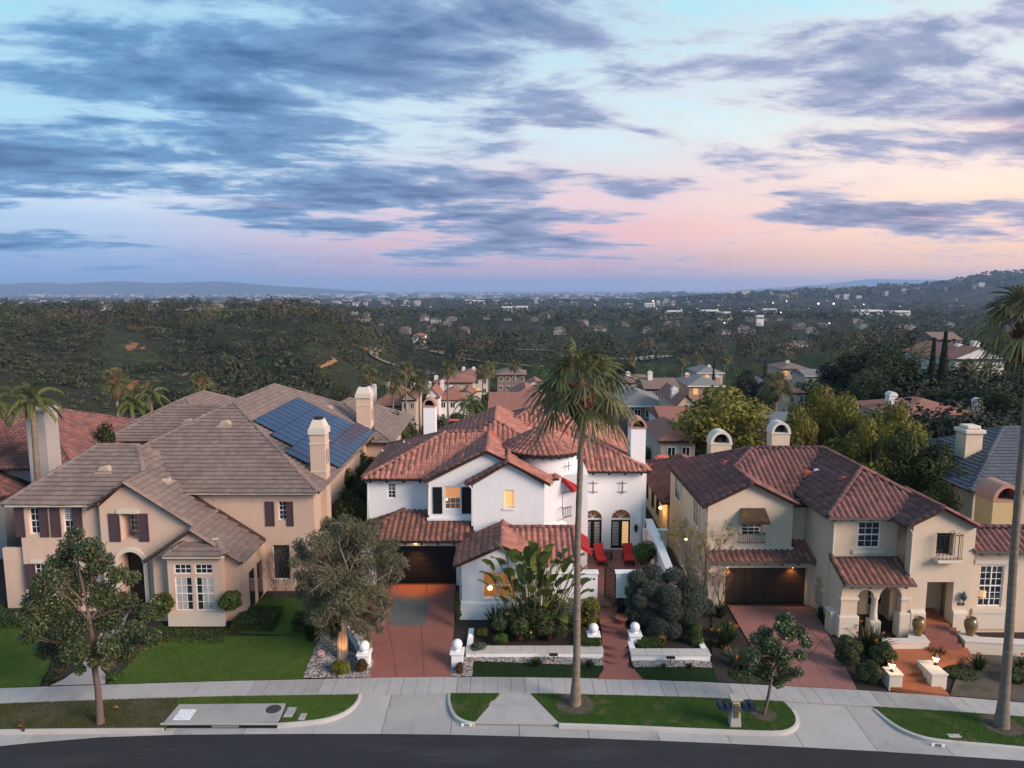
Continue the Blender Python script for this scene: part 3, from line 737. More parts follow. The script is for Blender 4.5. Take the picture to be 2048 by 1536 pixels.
drv = tag(bpy.data.objects.new('driveway', None), kind='structure'); COL.objects.link(drv)
patch('panel', [gpt(738, 1355.2), gpt(722, 1290), gpt(705, 1245), gpt(738, 1170)], [gpt(903, 1353.2), gpt(907, 1270), gpt(913, 1170)], 3, [0, .1, .32, .5, .66, .84, 1], red_conc, drv)
tag(poly_sheet('slate_inlay', [tuple(gpt(a, b)[:2]) for a, b in ((775, 1252), (852, 1252), (861, 1195), (790, 1195))], lambda x, y: near_h(x, y) + .047, slate_conc, .8), kind='structure')

WH = thing('white_house', 'white stucco two-storey house with red barrel tiles and a round tower', 'house', (0, 45, 1.2))
Rf = Roof(WH, 'S', tile_red)
Rf.hip(-9.46, 3, 43.9, 53.7, 7.56, .4)
_pk, _pb = Vector((-1.2, 50.3, 10.12)), Vector((-1.2, 56, 10.12)); _vb = Vector((1.0, 48.1, 9.24))
Rf.blocks.append(({'F': [Vector((-7.6, 43.9, 7.56)), Vector((1.0, 43.9, 7.56)), _vb, _pk], 'R': [_vb, Vector((5.0, 48.85, 7.64)), Vector((5.0, 56, 7.64)), _pb, _pk],
                   'L': [Vector((-7.6, 56, 7.56)), Vector((-7.6, 43.9, 7.56)), _pk, _pb]}, [(_pk, _pb), (_vb, _pk)],
                  lambda x, y: 7.56 + .4 * min(x + 7.6, 5.2 - x, y - 43.9), 'FLR', (-7.6, 5.0, 43.9, 60)))
Rf.hip(-6, 9.4, 47.5, 62.7, 7.1, .4)
Rf.gable_y(-5.43, 2.33, 42.9, 49.2, 7.64, 9.53)
Rf.gable_y(-2.76, 2.34, 42.1, 46.5, 7.67, 9.04)
Rf.gable_y(-3.17, 2.03, 38.0, 42.45, 4.18, 5.33)
Rf.gable_x(-.6, 3.75, 38.9, 43.9, 4.15, 5.2)
TX, TY, TR = 2.05, 46.5, 2.26
Rf.extra = lambda x, y, z, b: not ((x - TX) ** 2 + (y - TY) ** 2 < 2.5 ** 2 and z < 9.2) and not (b in (5, 6) and y > 42.4 and x < 2)
Rf.lay().finish()
Rg = Roof(WH, 'S', tile_mid, name='garage_roof', limit=150)
_a, _b, _c, _d = Vector((-9.85, 41.4, 4.4)), Vector((-2.3, 41.4, 4.4)), Vector((-2.3, 44.4, 5.39)), Vector((-6.85, 44.4, 5.39))
Rg.blocks.append(({'F': [_a, _b, _c, _d], 'L': [Vector((-9.85, 44.4, 4.4)), _a, _d]}, [(_a, _d)], lambda x, y: 4.4 + .33 * (y - 41.4), 'FL', (-9.9, -2.3, 41.4, 44.4)))
Rg.extra = lambda x, y, z, b: x < -2.6 and not (x > -3.1 and y < 42) and not (x > -5.1 and y > 43.25)
Rg.lay().finish()
# turret cone: courses of tapering barrel tiles
tur = MB().lathe(TX, TY, [(2.72, 9.0), (2.74, 9.06), (.02, 10.46)], 48).build('turret_roof', under, WH, True)
tm = [tile_mesh('S', tile_red, t) for t in (.1, .3, .45, .6, .75, .95)]
sl = math.atan2(1.4, 2.72)
for k in range(7):
    r = 2.56 - k * .37; n = max(5, int(2 * math.pi * r / .33))
    for i in range(n):
        a = 2 * math.pi * (i + .5 * (k % 2)) / n
        if math.sin(a) > .35: continue
        rad = Vector((math.cos(a), math.sin(a), 0)); u = Vector((-math.sin(a), math.cos(a), 0)); v = (-rad * math.cos(sl) + Vector((0, 0, math.sin(sl)))); nn = u.cross(v)
        o = link('tile', random.choice(tm), tur); p = Vector((TX, TY, 0)) + rad * r + Vector((0, 0, 9.06 + (2.72 - r) * math.tan(sl) + .02))
        o.matrix_basis = Matrix.Translation(p - wloc(WH)) @ Matrix((u, v, nn)).transposed().to_4x4() @ Matrix.Diagonal((2 * math.pi * r / n / .345, 1, 1, 1))
MB().lathe(TX, TY, [(2.28, 1.3), (2.26, 4.2), (2.26, 8.98)], 56).build('tower_wall', white_st, WH, True)
MB().lathe(TX, TY, [(2.27, 4.15), (2.42, 4.3), (2.42, 4.42), (2.27, 4.55)], 56).build('tower_band', white_st, WH, True)
MB().lathe(TX, TY, [(2.68, 8.87), (2.78, 8.87), (2.78, 9.03), (2.68, 9.03)], 48).build('gutter', dark_wood, WH, True)
for i in range(14):
    a = R(-165 + i * 12); p = Vector((math.cos(a), math.sin(a), 0)); c0 = Vector((TX, TY, 8.82))
    MB().bar(c0 + p * 2.2, c0 + p * 2.62, .12).build('rafter_tail', dark_wood, WH)
# masses
for nm, b in (('rear_wall', (-9.15, 4.9, 44.6, 53.2, 1.2, 7.62)), ('rear_wall', (-5.16, -2.5, 43.45, 44.6, 4.6, 7.6)), ('rear_wall', (-2.36, 1.96, 42.7, 45.5, 1.2, 7.62)),
              ('rear_wall', (4.0, 8.95, 48.6, 62, 1.2, 7.1)), ('rear_wall', (-2.81, 1.68, 38.9, 42.4, .5, 4.15)), ('rear_wall', (1.68, 3.55, 39.55, 43.5, .5, 4.15)), ('rear_wall', (-9.3, -2.83, 43, 44.6, 1.2, 4.4))):
    box(nm, *b, white_st, WH)
MB().prism([(-5.16, 7.6), (2.06, 7.6), (-1.55, 9.36)], 43.48, 47).build('gable_wall', white_st, WH)
MB().prism([(-2.36, 7.6), (1.96, 7.6), (-.21, 8.86)], 42.68, 46).build('gable_wall', white_st, WH)
# left wing with a small shuttered window
Y = 44.3; wx = [X(775, 980, Y), X(791, 980, Y)]; wz = [Z(997, Y), Z(966, Y)]
wall(WH, -9.17, -5.1, 4.4, 7.6, Y, [(wx[0], wx[1], wz[0], wz[1])], white_st)
wo_ = window(WH, wx[0], wx[1], wz[0], wz[1], Y, 2, 4, .08, back=None)
louvers(wo_, wx[0] + .07, wx[1] - .07, (wz[0] + wz[1]) / 2 + .05, wz[1] - .08, Y + .10, 7)
gutter(WH, -9.5, -5.3, 43.9, 7.56, yb=44.3)
# middle gable with black shutters and a lit sash window
Y = 43.2; ax = [X(889, 1000, Y), X(921.5, 1000, Y)]; az = [Z(1019, Y), Z(973, Y)]
wall(WH, -5.18, -2.3, 4.6, 7.5, Y, [(ax[0], ax[1], az[0], az[1])], white_st, gable=None)
MB().prism([(-5.18, 7.5), (2.08, 7.5), (-1.55, 9.36)], Y, Y + .3).build('gable_wall', white_st, WH)
box('room', ax[0] - .1, ax[1] + .1, Y + .25, Y + .28, az[0] - .1, az[1] + .1, room_lit, WH)
glass_c = mat('clear_glass', (.9, .6, .35), .05, 0, 1, spec=.5, emit=(1, .36, .08), estr=.38)
glass_c2 = mat('clear_glass_dim', (.10, .06, .04), .05, .5, 2.2, spec=.6, emit=(1, .40, .12), estr=.05)
ww = window(WH, ax[0], ax[1], az[0], az[1], Y, 3, 4, .07, glass=mat('amber_lit_pane', (.22, .09, .03), .08, .55, 3, emit=(1, .38, .1), estr=.42, spec=.6))
ww.children[2].data.materials[0]; 
MB().ball((X(893.5, 1000, Y), Y + .095, Z(1000, Y)), .055, 10).build('lamp_bulb', lampglow, ww)
for p in ww.children:
    if p.name.startswith('pane') and max(v.co.z for v in p.data.vertices) + WH.location.z < (az[0] + az[1]) / 2: p.data.materials[0] = glass_c2
for q in ((866, 884.5), (923.5, 942)): shutter(WH, X(q[0], 1000, Y), X(q[1], 1000, Y), Z(1027, Y), Z(974, Y), Y, black_p)
MB().box(-5.3, -2.35, Y - .12, Y + .05, Z(1041, Y - .1), Z(1036, Y - .1)).build('ledge', white_st, WH)
# right gable
Y = 42.4; bx_ = [X(1009, 1000, Y), X(1027, 1000, Y)]; bz = [Z(1013, Y), Z(981, Y)]
wall(WH, -2.38, 1.98, 4.3, 7.55, Y, [(bx_[0] - .08, bx_[1] + .08, bz[0] - .12, bz[1] + .04)], white_st, gable=[(-.21, 8.88)])
box('room', bx_[0] - .05, bx_[1] + .05, Y + .2, Y + .23, bz[0] - .05, bz[1] + .05, blind_lit, WH)
sh = window(WH, bx_[0], bx_[1], bz[0], bz[1], Y, 1, 1, .1, glass=mat('faint_glass', (.6, .4, .2), .1, 0, 1, emit=(1, .5, .15), estr=.45), rail=False)
louvers(sh, bx_[0] + .06, bx_[1] - .06, bz[0] + .06, bz[1] - .06, Y + .085, 13, mat('glow_slat', (.75, .55, .3), .6, .05, 3, emit=(1, .55, .2), estr=.30))  # slats emit a glow in place of room light passing through
MB().box(bx_[0] - .1, bx_[1] + .1, Y - .06, Y + .1, bz[0] - .22, bz[0] - .1).build('sill', white_st, WH)
for q, yy in (((973, 921), 43.2), ((1017, 951), 42.4)):
    c0 = at(*q, yy - .01)
    MB().lathe(0, 0, [(.13, 0), (.13, .3)], 10, 0, math.pi).build('attic_vent', vent_red, WH).matrix_basis = Matrix.Translation(c0 - wloc(WH) + Vector((0, .2, -.05))) @ Matrix.Rotation(R(90), 4, 'X')
pipe(WH, [at(857, 968, 42.95), at(857.5, 975, 43.15), at(857, 1030, 43.15)], copper)
pipe(WH, [at(937, 970, 42.2), at(944, 978, 42.35), at(944, 1052, 42.35)], copper)
pipe(WH, [at(731, 962, 44.1), at(735.5, 967, 44.25), at(735.5, 1042, 44.25)], copper)
# garage
Y = 42.0; gx0, gx1 = -8.4, -3.42; gz0, gz1 = 1.3, 3.84
wall(WH, -9.3, -2.83, 1.1, 4.4, Y, [(gx0, gx1, gz0, gz1)], white_st, th=.45)
gd = MB().box(gx0, gx1, Y + .36, Y + .42, gz0, gz1).build('garage_door', black_p, WH)
for i in range(4):
    for j in range(7):
        a = gx0 + (gx1 - gx0) * (i + .03) / 4; b = gx0 + (gx1 - gx0) * (i + .97) / 4; k = (gz1 - gz0 - .05) / 7; z = gz0 + .03 + k * j
        MB().box(a, b, Y + .325, Y + .362, z + .02, z + k - .025).build('door_panel', black_p, gd)
gutter(WH, -9.9, -3.0, 41.4, 4.4, yb=42.0)
for s in (gx0, gx1): MB().prism([(s - .02, gz1), (s + .02, gz1), (s, gz1 - .25)], Y + .02, Y + .3).build('corbel', white_st, WH)
# front wing
Y = 38.3; fx = [X(966, 1170, Y), .16]; fz = [Z(1197, Y), Z(1145, Y)]
wall(WH, -2.83, 1.7, .4, 4.15, Y, [(fx[0], fx[1], fz[0], fz[1])], white_st, gable=[(-.57, 5.18)])
box('room', fx[0] - .1, fx[1] + .1, Y + .5, Y + .55, fz[0] - .1, fz[1] + .1, room_lit, WH)
fw_ = window(WH, fx[0], fx[1], fz[0], fz[1], Y, 1, 1, .12, glass=mat('warm_lit_pane', (.12, .06, .025), .07, .75, 2.2, emit=(1, .36, .07), estr=.18, spec=.6), rail=True, fw=.05)
MB().box((fx[0] + fx[1]) / 2 - .06, (fx[0] + fx[1]) / 2 + .06, Y + .09, Y + .2, fz[0], fz[1]).build('mullion', trim_w, fw_)
MB().ball((X(980, 1180, Y), Y + .14, Z(1178, Y)), .13, 12).build('lamp_shade', lampglow, fw_)
MB().prism([(Y - .10, .4), (Y - .10, 1.86), (Y - .02, 1.98), (Y + .05, 1.98), (Y + .05, .4)], -2.95, 1.75, 'x').build('plinth', white_st, WH)
pipe(WH, [Vector((-3.0, 38.2, 4.1)), Vector((-2.92, 38.6, 3.9)), Vector((-2.92, 38.6, .7))], copper)
wall(WH, 1.7, 3.55, .4, 4.1, 39.25, [], white_st)
gutter(WH, 2.0, 3.75, 38.9, 4.15, yb=39.25)
MB().box(-3.28, -3.14, 38.0, 42, 4.0, 4.16).build('gutter', dark_wood, WH)
# right wing with two arched doors
Y = 48.0; wx0, wx1 = 3.6, 8.97
doors = [(X(1167, 1070, Y), X(1203.5, 1070, Y)), (X(1222, 1070, Y), X(1261, 1070, Y))]
dz0, dz1 = 1.36, Z(1041, Y); zsp = dz1 + .12
holes = [(a, b, dz0, zsp + (b - a) / 2 + .02) for a, b in doors]
wall(WH, wx0, wx1, 1.2, 7.12, Y, holes, white_st, th=.35)
for (a, b) in doors:
    r = (b - a) / 2; cx = (a + b) / 2; zt = zsp + r + .02
    for sg in (-1, 1):
        arc = [(cx + sg * r * math.cos(t), zsp + r * math.sin(t)) for t in np.linspace(0, math.pi / 2, 9)]
        MB().prism(arc + [(cx, zt), (cx + sg * r, zt)] if sg > 0 else arc + [(cx, zt), (cx - r, zt)], Y, Y + .35).build('arch', white_st, WH)
    dn = 'french_door'
    d = MB().box(a + .02, b - .02, Y + .2, Y + .26, dz0, dz1).build(dn, black_p, WH)
    for q in (0, 1):
        l0 = a + .12 + q * r; l1 = l0 + r - .26; z0, z1 = dz0 + .22, dz1 - .14
        lit = (q == 1 and a > 6.5)
        MB().box(l0, l1, Y + .17, Y + .205, z0, z1).build('pane', blind_lit if lit else glass_d, d)
        louvers(d, l0, l1, z0, z1, Y + .13, 16, slat_w)
    MB().box(a, b, Y + .15, Y + .3, dz1, zsp).build('transom_bar', trim_w, d)
    tp = [(cx + r * .97 * math.cos(t), zsp + r * .97 * math.sin(t)) for t in np.linspace(0, math.pi, 17)]
    MB().prism(tp, Y + .22, Y + .26).build('fanlight', mat('amber_fanlight', (.06, .028, .016), .08, .7, 3, emit=(1, .4, .12), estr=.05, spec=.6), d)
    for t in (45, 72, 108, 135): MB().bar((cx, Y + .2, zsp), (cx + r * .95 * math.cos(R(t)), Y + .2, zsp + r * .95 * math.sin(R(t))), .02).build('muntin', trim_w, d)
    rim = MB(); pr = [(cx + (r + .09) * math.cos(t), zsp + (r + .09) * math.sin(t)) for t in np.linspace(0, math.pi, 17)]; pi_ = [(cx + r * math.cos(t), zsp + r * math.sin(t)) for t in np.linspace(math.pi, 0, 17)]
    rim.prism(pr + pi_, Y - .04, Y + .02).build('arch_moulding', white_st, WH)
gutter(WH, 3.9, 9.4, 47.5, 7.1, yb=48.0)
box('pilaster', 8.95, 9.35, 48.4, 60, 1.2, 7.05, white_st, WH)
def cross(c0, arms, w, h):
    o = MB().bar(c0 + Vector((0, 0, -h / 2)), c0 + Vector((0, 0, h / 2)), .03).build('iron_ornament', iron, WH)
    for z in arms:
        MB().tube([c0 + Vector((-w / 2, -.04, z + .05)), c0 + Vector((-w / 2 + .04, 0, z)), c0 + Vector((w / 2 - .04, 0, z)), c0 + Vector((w / 2, -.04, z + .05))], .02, 5).build('scroll', iron, o)
    for s in (-.12, .12): MB().box(c0.x + s - .07, c0.x + s + .07, c0.y + .03, c0.y + .05, c0.z - .35, c0.z + .4).build('plaque', trim_w, o)
cross(at(1186, 975, 47.94), (-.32, .3), .66, .95); cross(at(1244.5, 975, 47.94), (-.32, .3), .66, .95)
tc_ = at(1137, 932, 44.55); MB().bar(tc_ + Vector((0, 0, -.3)), tc_ + Vector((0, 0, .3)), .03).build('iron_ornament', iron, WH); MB().tube([tc_ + Vector((-.24, -.1, 0)), tc_ + Vector((.2, .1, .02))], .02, 5).build('scroll', iron, WH)
ln = at(1272, 1057, 47.85)
lo = MB().lathe(ln.x, ln.y, [(.02, ln.z + .32), (.06, ln.z + .26), (.13, ln.z + .16), (.14, ln.z + .12), (.1, ln.z - .16), (.04, ln.z - .26), (.01, ln.z - .34)], 8).build('wall_lantern', iron, WH)
MB().bar(ln + Vector((0, 0, .2)), ln + Vector((0, .2, .3)), .03).build('bracket', iron, lo)
# tower balcony door
def pol(a, r, z): return Vector((TX + r * math.cos(a), TY + r * math.sin(a), z))
a0, a1 = R(-57), R(-24)
zb, zt = 4.98, 7.1
td = MB(); n = 6
for i in range(n):
    p, q = a0 + (a1 - a0) * i / n, a0 + (a1 - a0) * (i + 1) / n
    td.add([pol(p, 2.275, zb), pol(q, 2.275, zb), pol(q, 2.275, zt), pol(p, 2.275, zt)], [(0, 1, 2, 3)])
tdo = td.build('balcony_door', mat('yellow_lit_door', (.55, .4, .16), .5, .1, 2, emit=(1, .6, .2), estr=.42), WH)
for p in (a0, (a0 + a1) / 2, a1): MB().bar(pol(p, 2.3, zb), pol(p, 2.3, zt), .07).build('door_frame', trim_w, tdo)
for k in range(12): MB().tube([pol((a0 + a1) / 2 + .03, 2.3, zb + .1 + k * .17), pol(a1 - .03, 2.3, zb + .1 + k * .17)], .02, 4).build('slat', slat_w, tdo)
red_stripe = mat('red_canvas', (.45, .02, .025), .8, .1, 2); dark_stripe = mat('maroon_canvas', (.16, .008, .012), .8, .1, 2)
def awning(root, A, B, out, drop, n=10, val=.22):
    """striped canvas from the wall line A-B, falling out and down"""
    for i in range(n):
        a = A + (B - A) * (i / n); b = A + (B - A) * ((i + 1) / n); o = Vector(out) - Vector((0, 0, drop)); v = Vector((0, 0, -val))
        MB().add([a, b, b + o, a + o, a + o + v, b + o + v], [(0, 1, 2, 3), (3, 2, 5, 4)]).build('stripe', red_stripe if i % 3 else dark_stripe, root)
    for e in (A, B): MB().tube([e + Vector((0, 0, -1.0)), e + Vector(out) * .97 + Vector((0, 0, -drop - val * .5))], .018, 5).build('awning_arm', iron, root)
    MB().add([A, A + Vector(out) - Vector((0, 0, drop)), A + Vector(out) - Vector((0, 0, drop + val)), A - Vector((0, 0, val))], [(0, 1, 2, 3)]).build('side_flap', red_stripe, root)
am = (a0 + a1) / 2
aw = thing('awning', 'red striped awning above the balcony door of the round tower', 'awning', pol(am, 2.3, 7.2), 'red awnings of the white house')
awning(aw, pol(a0 - .06, 2.3, 7.45), pol(a1 + .06, 2.3, 7.45), Vector((math.cos(am), math.sin(am), 0)) * .85, .62, 11)
aw = thing('awning', 'red striped awning over the courtyard entry behind the palm trunk', 'awning', (3.6, 42.6, 4.3), 'red awnings of the white house')
awning(aw, Vector((3.62, 41.0, 4.55)), Vector((3.62, 43.8, 4.55)), (1.15, 0, 0), .75, 12)
aw = thing('awning', 'lower red awning over the side window beside the bird-of-paradise leaves', 'awning', (3.6, 39.6, 3.4), 'red awnings of the white house')
awning(aw, Vector((3.62, 39.3, 3.5)), Vector((3.62, 40.5, 3.5)), (.95, 0, 0), .7, 7)
bal = MB(); zr = 4.92
rl = MB().tube([pol(a0 - .08 + (a1 - a0 + .16) * i / 10, 2.62, zr + .62) for i in range(11)], .025, 5).build('balcony_rail', iron, WH)
MB().tube([pol(a0 - .08 + (a1 - a0 + .16) * i / 10, 2.62, zr) for i in range(11)], .025, 5).build('bottom_rail', iron, rl)
for i in range(14): MB().tube([pol(a0 - .08 + (a1 - a0 + .16) * i / 13, 2.62, zr), pol(a0 - .08 + (a1 - a0 + .16) * i / 13, 2.62, zr + .62)], .012, 4).build('baluster', iron, rl)
for e in (a0 - .08, a1 + .08):
    MB().tube([pol(e, 2.25, zr + .6), pol(e, 2.62, zr + .62)], .02, 4).build('rail_return', iron, rl); MB().tube([pol(e, 2.25, zr - .25), pol(e, 2.5, zr - .2), pol(e, 2.62, zr)], .018, 5).build('scroll', iron, rl)
# chimneys
def arch_chimney(H, x0, x1, y0, y1, z0, z1, m, mc, open_='y', name='chimney'):
    c_ = MB().box(x0, x1, y0, y1, z0, z1).build(name, m, H); cx = (x0 + x1) / 2; r = (x1 - x0) / 2 + .04
    MB().box(x0 - .06, x1 + .06, y0 - .06, y1 + .06, z1, z1 + .08).build('chimney_band', mc, c_)
    o = [(cx + r * math.cos(t), z1 + .08 + r * 1.15 * math.sin(t)) for t in np.linspace(0, math.pi, 15)]; i_ = [(cx + r * .74 * math.cos(t), z1 + .08 + r * .88 * math.sin(t)) for t in np.linspace(math.pi, 0, 15)]
    MB().prism(o + i_, y0 - .04, y1 + .04).build('chimney_cap', mc, c_, True)
    MB().prism(i_, y1 - .1, y1).build('flue', black_p, c_)
    MB().lathe(cx, (y0 + y1) / 2, [(r * .35, z1), (r * .35, z1 + r * .6), (r * .5, z1 + r * .62)], 10).build('spark_arrestor', iron, c_)
    return c_
terr_c = mat('terracotta_cap', (.42, .22, .16), .8, .15, 3)
Yc = 51.0; arch_chimney(WH, X(847, 850, Yc), X(871, 850, Yc), Yc, Yc + .9, 7.5, Z(814, Yc), white_st, terr_c)
Yc = 48.9; arch_chimney(WH, X(1261.5, 900, Yc), X(1291, 900, Yc), Yc, Yc + 1.4, 2.0, Z(857, Yc), white_st, terr_c)
def roof_vent(H, p, m, w=.42, face=(0, -1, 0)):
    """half-round dormer vent with louvres"""
    f = Vector(face); s = Vector((-f.y, f.x, 0)); T = Matrix((( s.x, -f.x, 0, p.x), (s.y, -f.y, 0, p.y), (0, 0, 1, p.z - .06), (0, 0, 0, 1)))
    pr = [(w * math.cos(t), w * .75 * math.sin(t)) for t in np.linspace(0, math.pi, 11)]
    v = MB(T).prism(pr, -.25, .55).build('roof_vent', m, H)
    for k in range(4):
        z = .06 + k * w * .17; hw = math.sqrt(max(.02, 1 - (z / (w * .75)) ** 2)) * w * .9
        MB(T).prism([(-.285, z), (-.25, z + .045), (-.245, z + .05), (-.27, z)], -hw, hw, 'x').build('slat', m, v)
    MB(T).box(-w - .1, w + .1, -.4, -.24, -.06, -.0).build('flashing', m, v)
def on_roof(Rr, px, py):
    dx_, dy_, dz_ = ray(px, py); y = 36.0
    while y < 75:
        x, z = dx_ / dy_ * y, CH + dz_ / dy_ * y
        for pl, hp, hz, sh, (a, b, c_, d) in Rr.blocks:
            if a < x < b and c_ < y < d and hz(x, y) >= z and hz(x, y) > z - 1: return Vector((x, y, z))
        y += .03
    return at(px, py, 50)
for q in ((1052, 850), (983, 870), (1128, 864)): roof_vent(WH, on_roof(Rf, *q), vent_red, .36)
for q in ((905, 840), (955, 844), (824, 888), (932, 910)): roof_vent(WH, on_roof(Rf, *q), vent_red, .2, (-1, 0, 0))
for q in ((765, 906), (808, 888)):
    p = on_roof(Rf, *q); MB().lathe(p.x, p.y, [(.06, p.z - .3), (.06, p.z + .25)], 8).build('vent_pipe', trim_w, WH)
# gate lamp of the garage: a downlight under the eave
dl = Vector((X(831, 1090, 41.8), 41.78, 4.06)); MB().lathe(dl.x, dl.y, [(.09, dl.z + .12), (.09, dl.z + .02), (.05, dl.z)], 10).build('downlight', lampglow, WH)
def lamp(name, kind, loc, e, col, size=.1, rot=None, spot=None, parent=None):
    l = bpy.data.lights.new(name, kind); l.energy = e; l.color = col; l.shadow_soft_size = size
    if spot: l.spot_size = R(spot); l.spot_blend = .8
    o = bpy.data.objects.new(name, l); COL.objects.link(o); o.location = loc
    if rot: o.rotation_euler = rot
    return o
lamp('downlight_beam', 'SPOT', dl - Vector((0, .12, .06)), 300, (1, .42, .09), .08, (R(4), 0, 0), 92)

# ---------------------------------------------------------------- courtyard, steps, planters of the white house
crt = tag(bpy.data.objects.new('courtyard', None), kind='structure'); COL.objects.link(crt)
for i in range(5):
    for j in range(6):
        x0, x1 = 3.62 + i * 1.1, 3.62 + (i + 1) * 1.1; y0, y1 = 39.0 + j * 1.5, 39.0 + (j + 1) * 1.5
        box('paver', x0 + .006, x1 - .006, y0 + .006, y1 - .006, 1.1, 1.36 + random.uniform(0, .003), red_conc, crt)
def wall_piece(label, px0, px1, Y, ztop, zbot, th=.42, capm=None):
    t = thing('garden_wall', label, 'wall', (X(px0, 1180, Y), Y, zbot))
    x0, x1 = X(px0, 1180, Y), X(px1, 1180, Y)
    box('wall', x0, x1, Y, Y + th, zbot, ztop - .1, white_st, t); box('coping', x0 - .06, x1 + .06, Y - .06, Y + th + .06, ztop - .1, ztop, white_st, t, .03); return t
gw = wall_piece('white garden wall lit from below beside the palm trunk, left of the gate', 1105, 1195, 38.7, Z(1145, 38.7), .6)
MB().box(X(1184, 1180, 38.7) - .09, X(1184, 1180, 38.7) + .09, 38.66, 38.7, Z(1183, 38.7), Z(1178, 38.7)).build('number_plate', iron, gw)
wall_piece('white garden wall right of the iron gate, behind the olive tree', 1232, 1345, 38.7, Z(1145, 38.7), .6)
t = thing('garden_wall', 'long white wall running back beside the courtyard shrub', 'wall', (9.3, 39.2, .6))
MB().prism([(38.75, .4), (47.6, .4), (47.6, 3.6), (44.5, 3.3), (38.75, 2.4)], 9.25, 9.6, 'x').build('wall', white_st, t)
MB().prism([(38.7, 2.4), (44.5, 3.3), (47.6, 3.6), (47.6, 3.7), (44.5, 3.4), (38.7, 2.5)], 9.18, 9.67, 'x').build('coping', white_st, t)
box('wall', 9.0, 10.6, 47.0, 47.3, .8, Z(1063, 47), white_st, t); box('coping', 8.98, 10.66, 46.95, 47.36, Z(1063, 47), Z(1063, 47) + .1, trim_w, t)
# iron gate standing open
gp0, gp1 = at(1209.5, 1200, 38.9), at(1231, 1205, 38.55)
gt = thing('garden_gate', 'open black wrought iron scroll gate at the top of the red walk', 'gate', (gp1.x, 38.7, 1.3))
Ag = Vector((X(1231, 1180, 38.75), 38.75, 0)); Bg = Vector((X(1210, 1180, 40.2), 40.3, 0))
def gpnt(s, z): return Ag + (Bg - Ag) * s + Vector((0, 0, z))
MB().bar(gpnt(0, 1.3), gpnt(0, 3.45), .05).bar(gpnt(1, 1.35), gpnt(1, 3.45), .05).bar(gpnt(0, 1.36), gpnt(1, 1.4), .05).bar(gpnt(0, 3.4), gpnt(1, 3.4), .05).build('gate_frame', iron, gt)
MB().tube([gpnt(s, 3.4 + .3 * math.sin(math.pi * s)) for s in np.linspace(0, 1, 9)], .025, 5).build('gate_arch', iron, gt)
for i in range(1, 8): MB().bar(gpnt(i / 8, 1.4), gpnt(i / 8, 3.4), .018).build('gate_bar', iron, gt)
for i in range(4):
    for j in range(9):
        cs, cz = (i + .5) / 4, 1.55 + j * .22; sg = 1 if (i + j) % 2 else -1
        MB().tube([gpnt(cs + sg * .09 * math.cos(a) * (1 - a / 12), cz + .1 * math.sin(a) * (1 - a / 12)) for a in np.linspace(0, 7.5, 13)], .014, 4).build('scroll', iron, gt)
# red walk and curved steps
stp = tag(bpy.data.objects.new('front_steps', None), kind='structure'); COL.objects.link(stp)
def tread(pxl, pxr, pf, pb, z, m=red_conc, bow=.28, zb=None):
    a, b = gp(pxl, pf, z), gp(pxr, pf, z); c0, d0 = gp(pxl + (1024 - pxl) * 0, pb, z), gp(pxr, pb, z)
    fr = [(a.x + (b.x - a.x) * s, a.y + (b.y - a.y) * s - bow * math.sin(math.pi * s)) for s in np.linspace(0, 1, 9)]
    MB().prism(fr + [(d0.x, d0.y), (c0.x, c0.y)], z - .16 if zb is None else zb, z, 'z').build('step', m, stp)
poly_sheet('walk_slab', [tuple(gp(a, b, .25)[:2]) for a, b in ((1196, 1356.5), (1286, 1358), (1269, 1342), (1256, 1338), (1256, 1318), (1206, 1318), (1207, 1340))], lambda x, y: near_h(x, y) + .03, red_conc, .5, .1, stp, None)
for k, (l, r, pf, pb, z) in enumerate([(1206, 1258, 1320, 1296, .50), (1205, 1257, 1304, 1280, .66), (1204, 1256, 1289, 1250, .82), (1203, 1253, 1258, 1240, .98), (1201, 1250, 1248, 1225, 1.12)]):
    tread(l, r, pf, pb, z, zb=.1)
poly_sheet('walk_slab', [tuple(gp(a, b, 1.24)[:2]) for a, b in ((1199, 1242), (1247, 1240), (1232, 1190), (1228, 1140), (1194, 1140), (1196, 1190))], lambda x, y: 1.26, red_conc, 0, .4, stp, None)
def ball_pier(label, px, py_base, py_top, ball_r, z0, w=.72):
    b = gp(px, py_base, z0); h = at(px, py_top, b.y).z
    t = thing('gate_pier', label, 'pier', (b.x, b.y, z0), 'white piers with ball finials')
    y0 = b.y; box('shaft', b.x - w / 2 + .07, b.x + w / 2 - .07, y0, y0 + w - .14, z0 - .3, h - .1, white_st, t, .02)
    box('cap', b.x - w / 2, b.x + w / 2, y0 - .07, y0 + w - .07, h - .1, h, white_st, t, .025)
    MB().lathe(b.x, y0 + w / 2 - .07, [(ball_r * .6, h), (ball_r * .45, h + .05), (ball_r * .45, h + .08)], 14).build('neck', white_st, t)
    MB().ball((b.x, y0 + w / 2 - .07, h + .05 + ball_r), ball_r, 20).build('ball', white_st, t, True)
    return t
ball_pier('white pier with ball finial left of the red driveway by the paperbark tree', 727, 1338, 1309, .27, .3)
ball_pier('white pier with ball finial right of the red driveway', 914, 1337, 1306, .27, .3)
ball_pier('white pier with ball finial left of the curved red steps', 1188, 1290, 1272, .26, .6)
ball_pier('white pier with ball finial right of the curved red steps', 1271, 1290, 1270, .26, .6)
t = thing('garden_wall', 'low curving white wall behind the left driveway pier', 'wall', gpt(712, 1290))
pw = [gpt(a, b) for a, b in ((722, 1310), (712, 1292), (703, 1276), (697, 1260))]
b = MB()
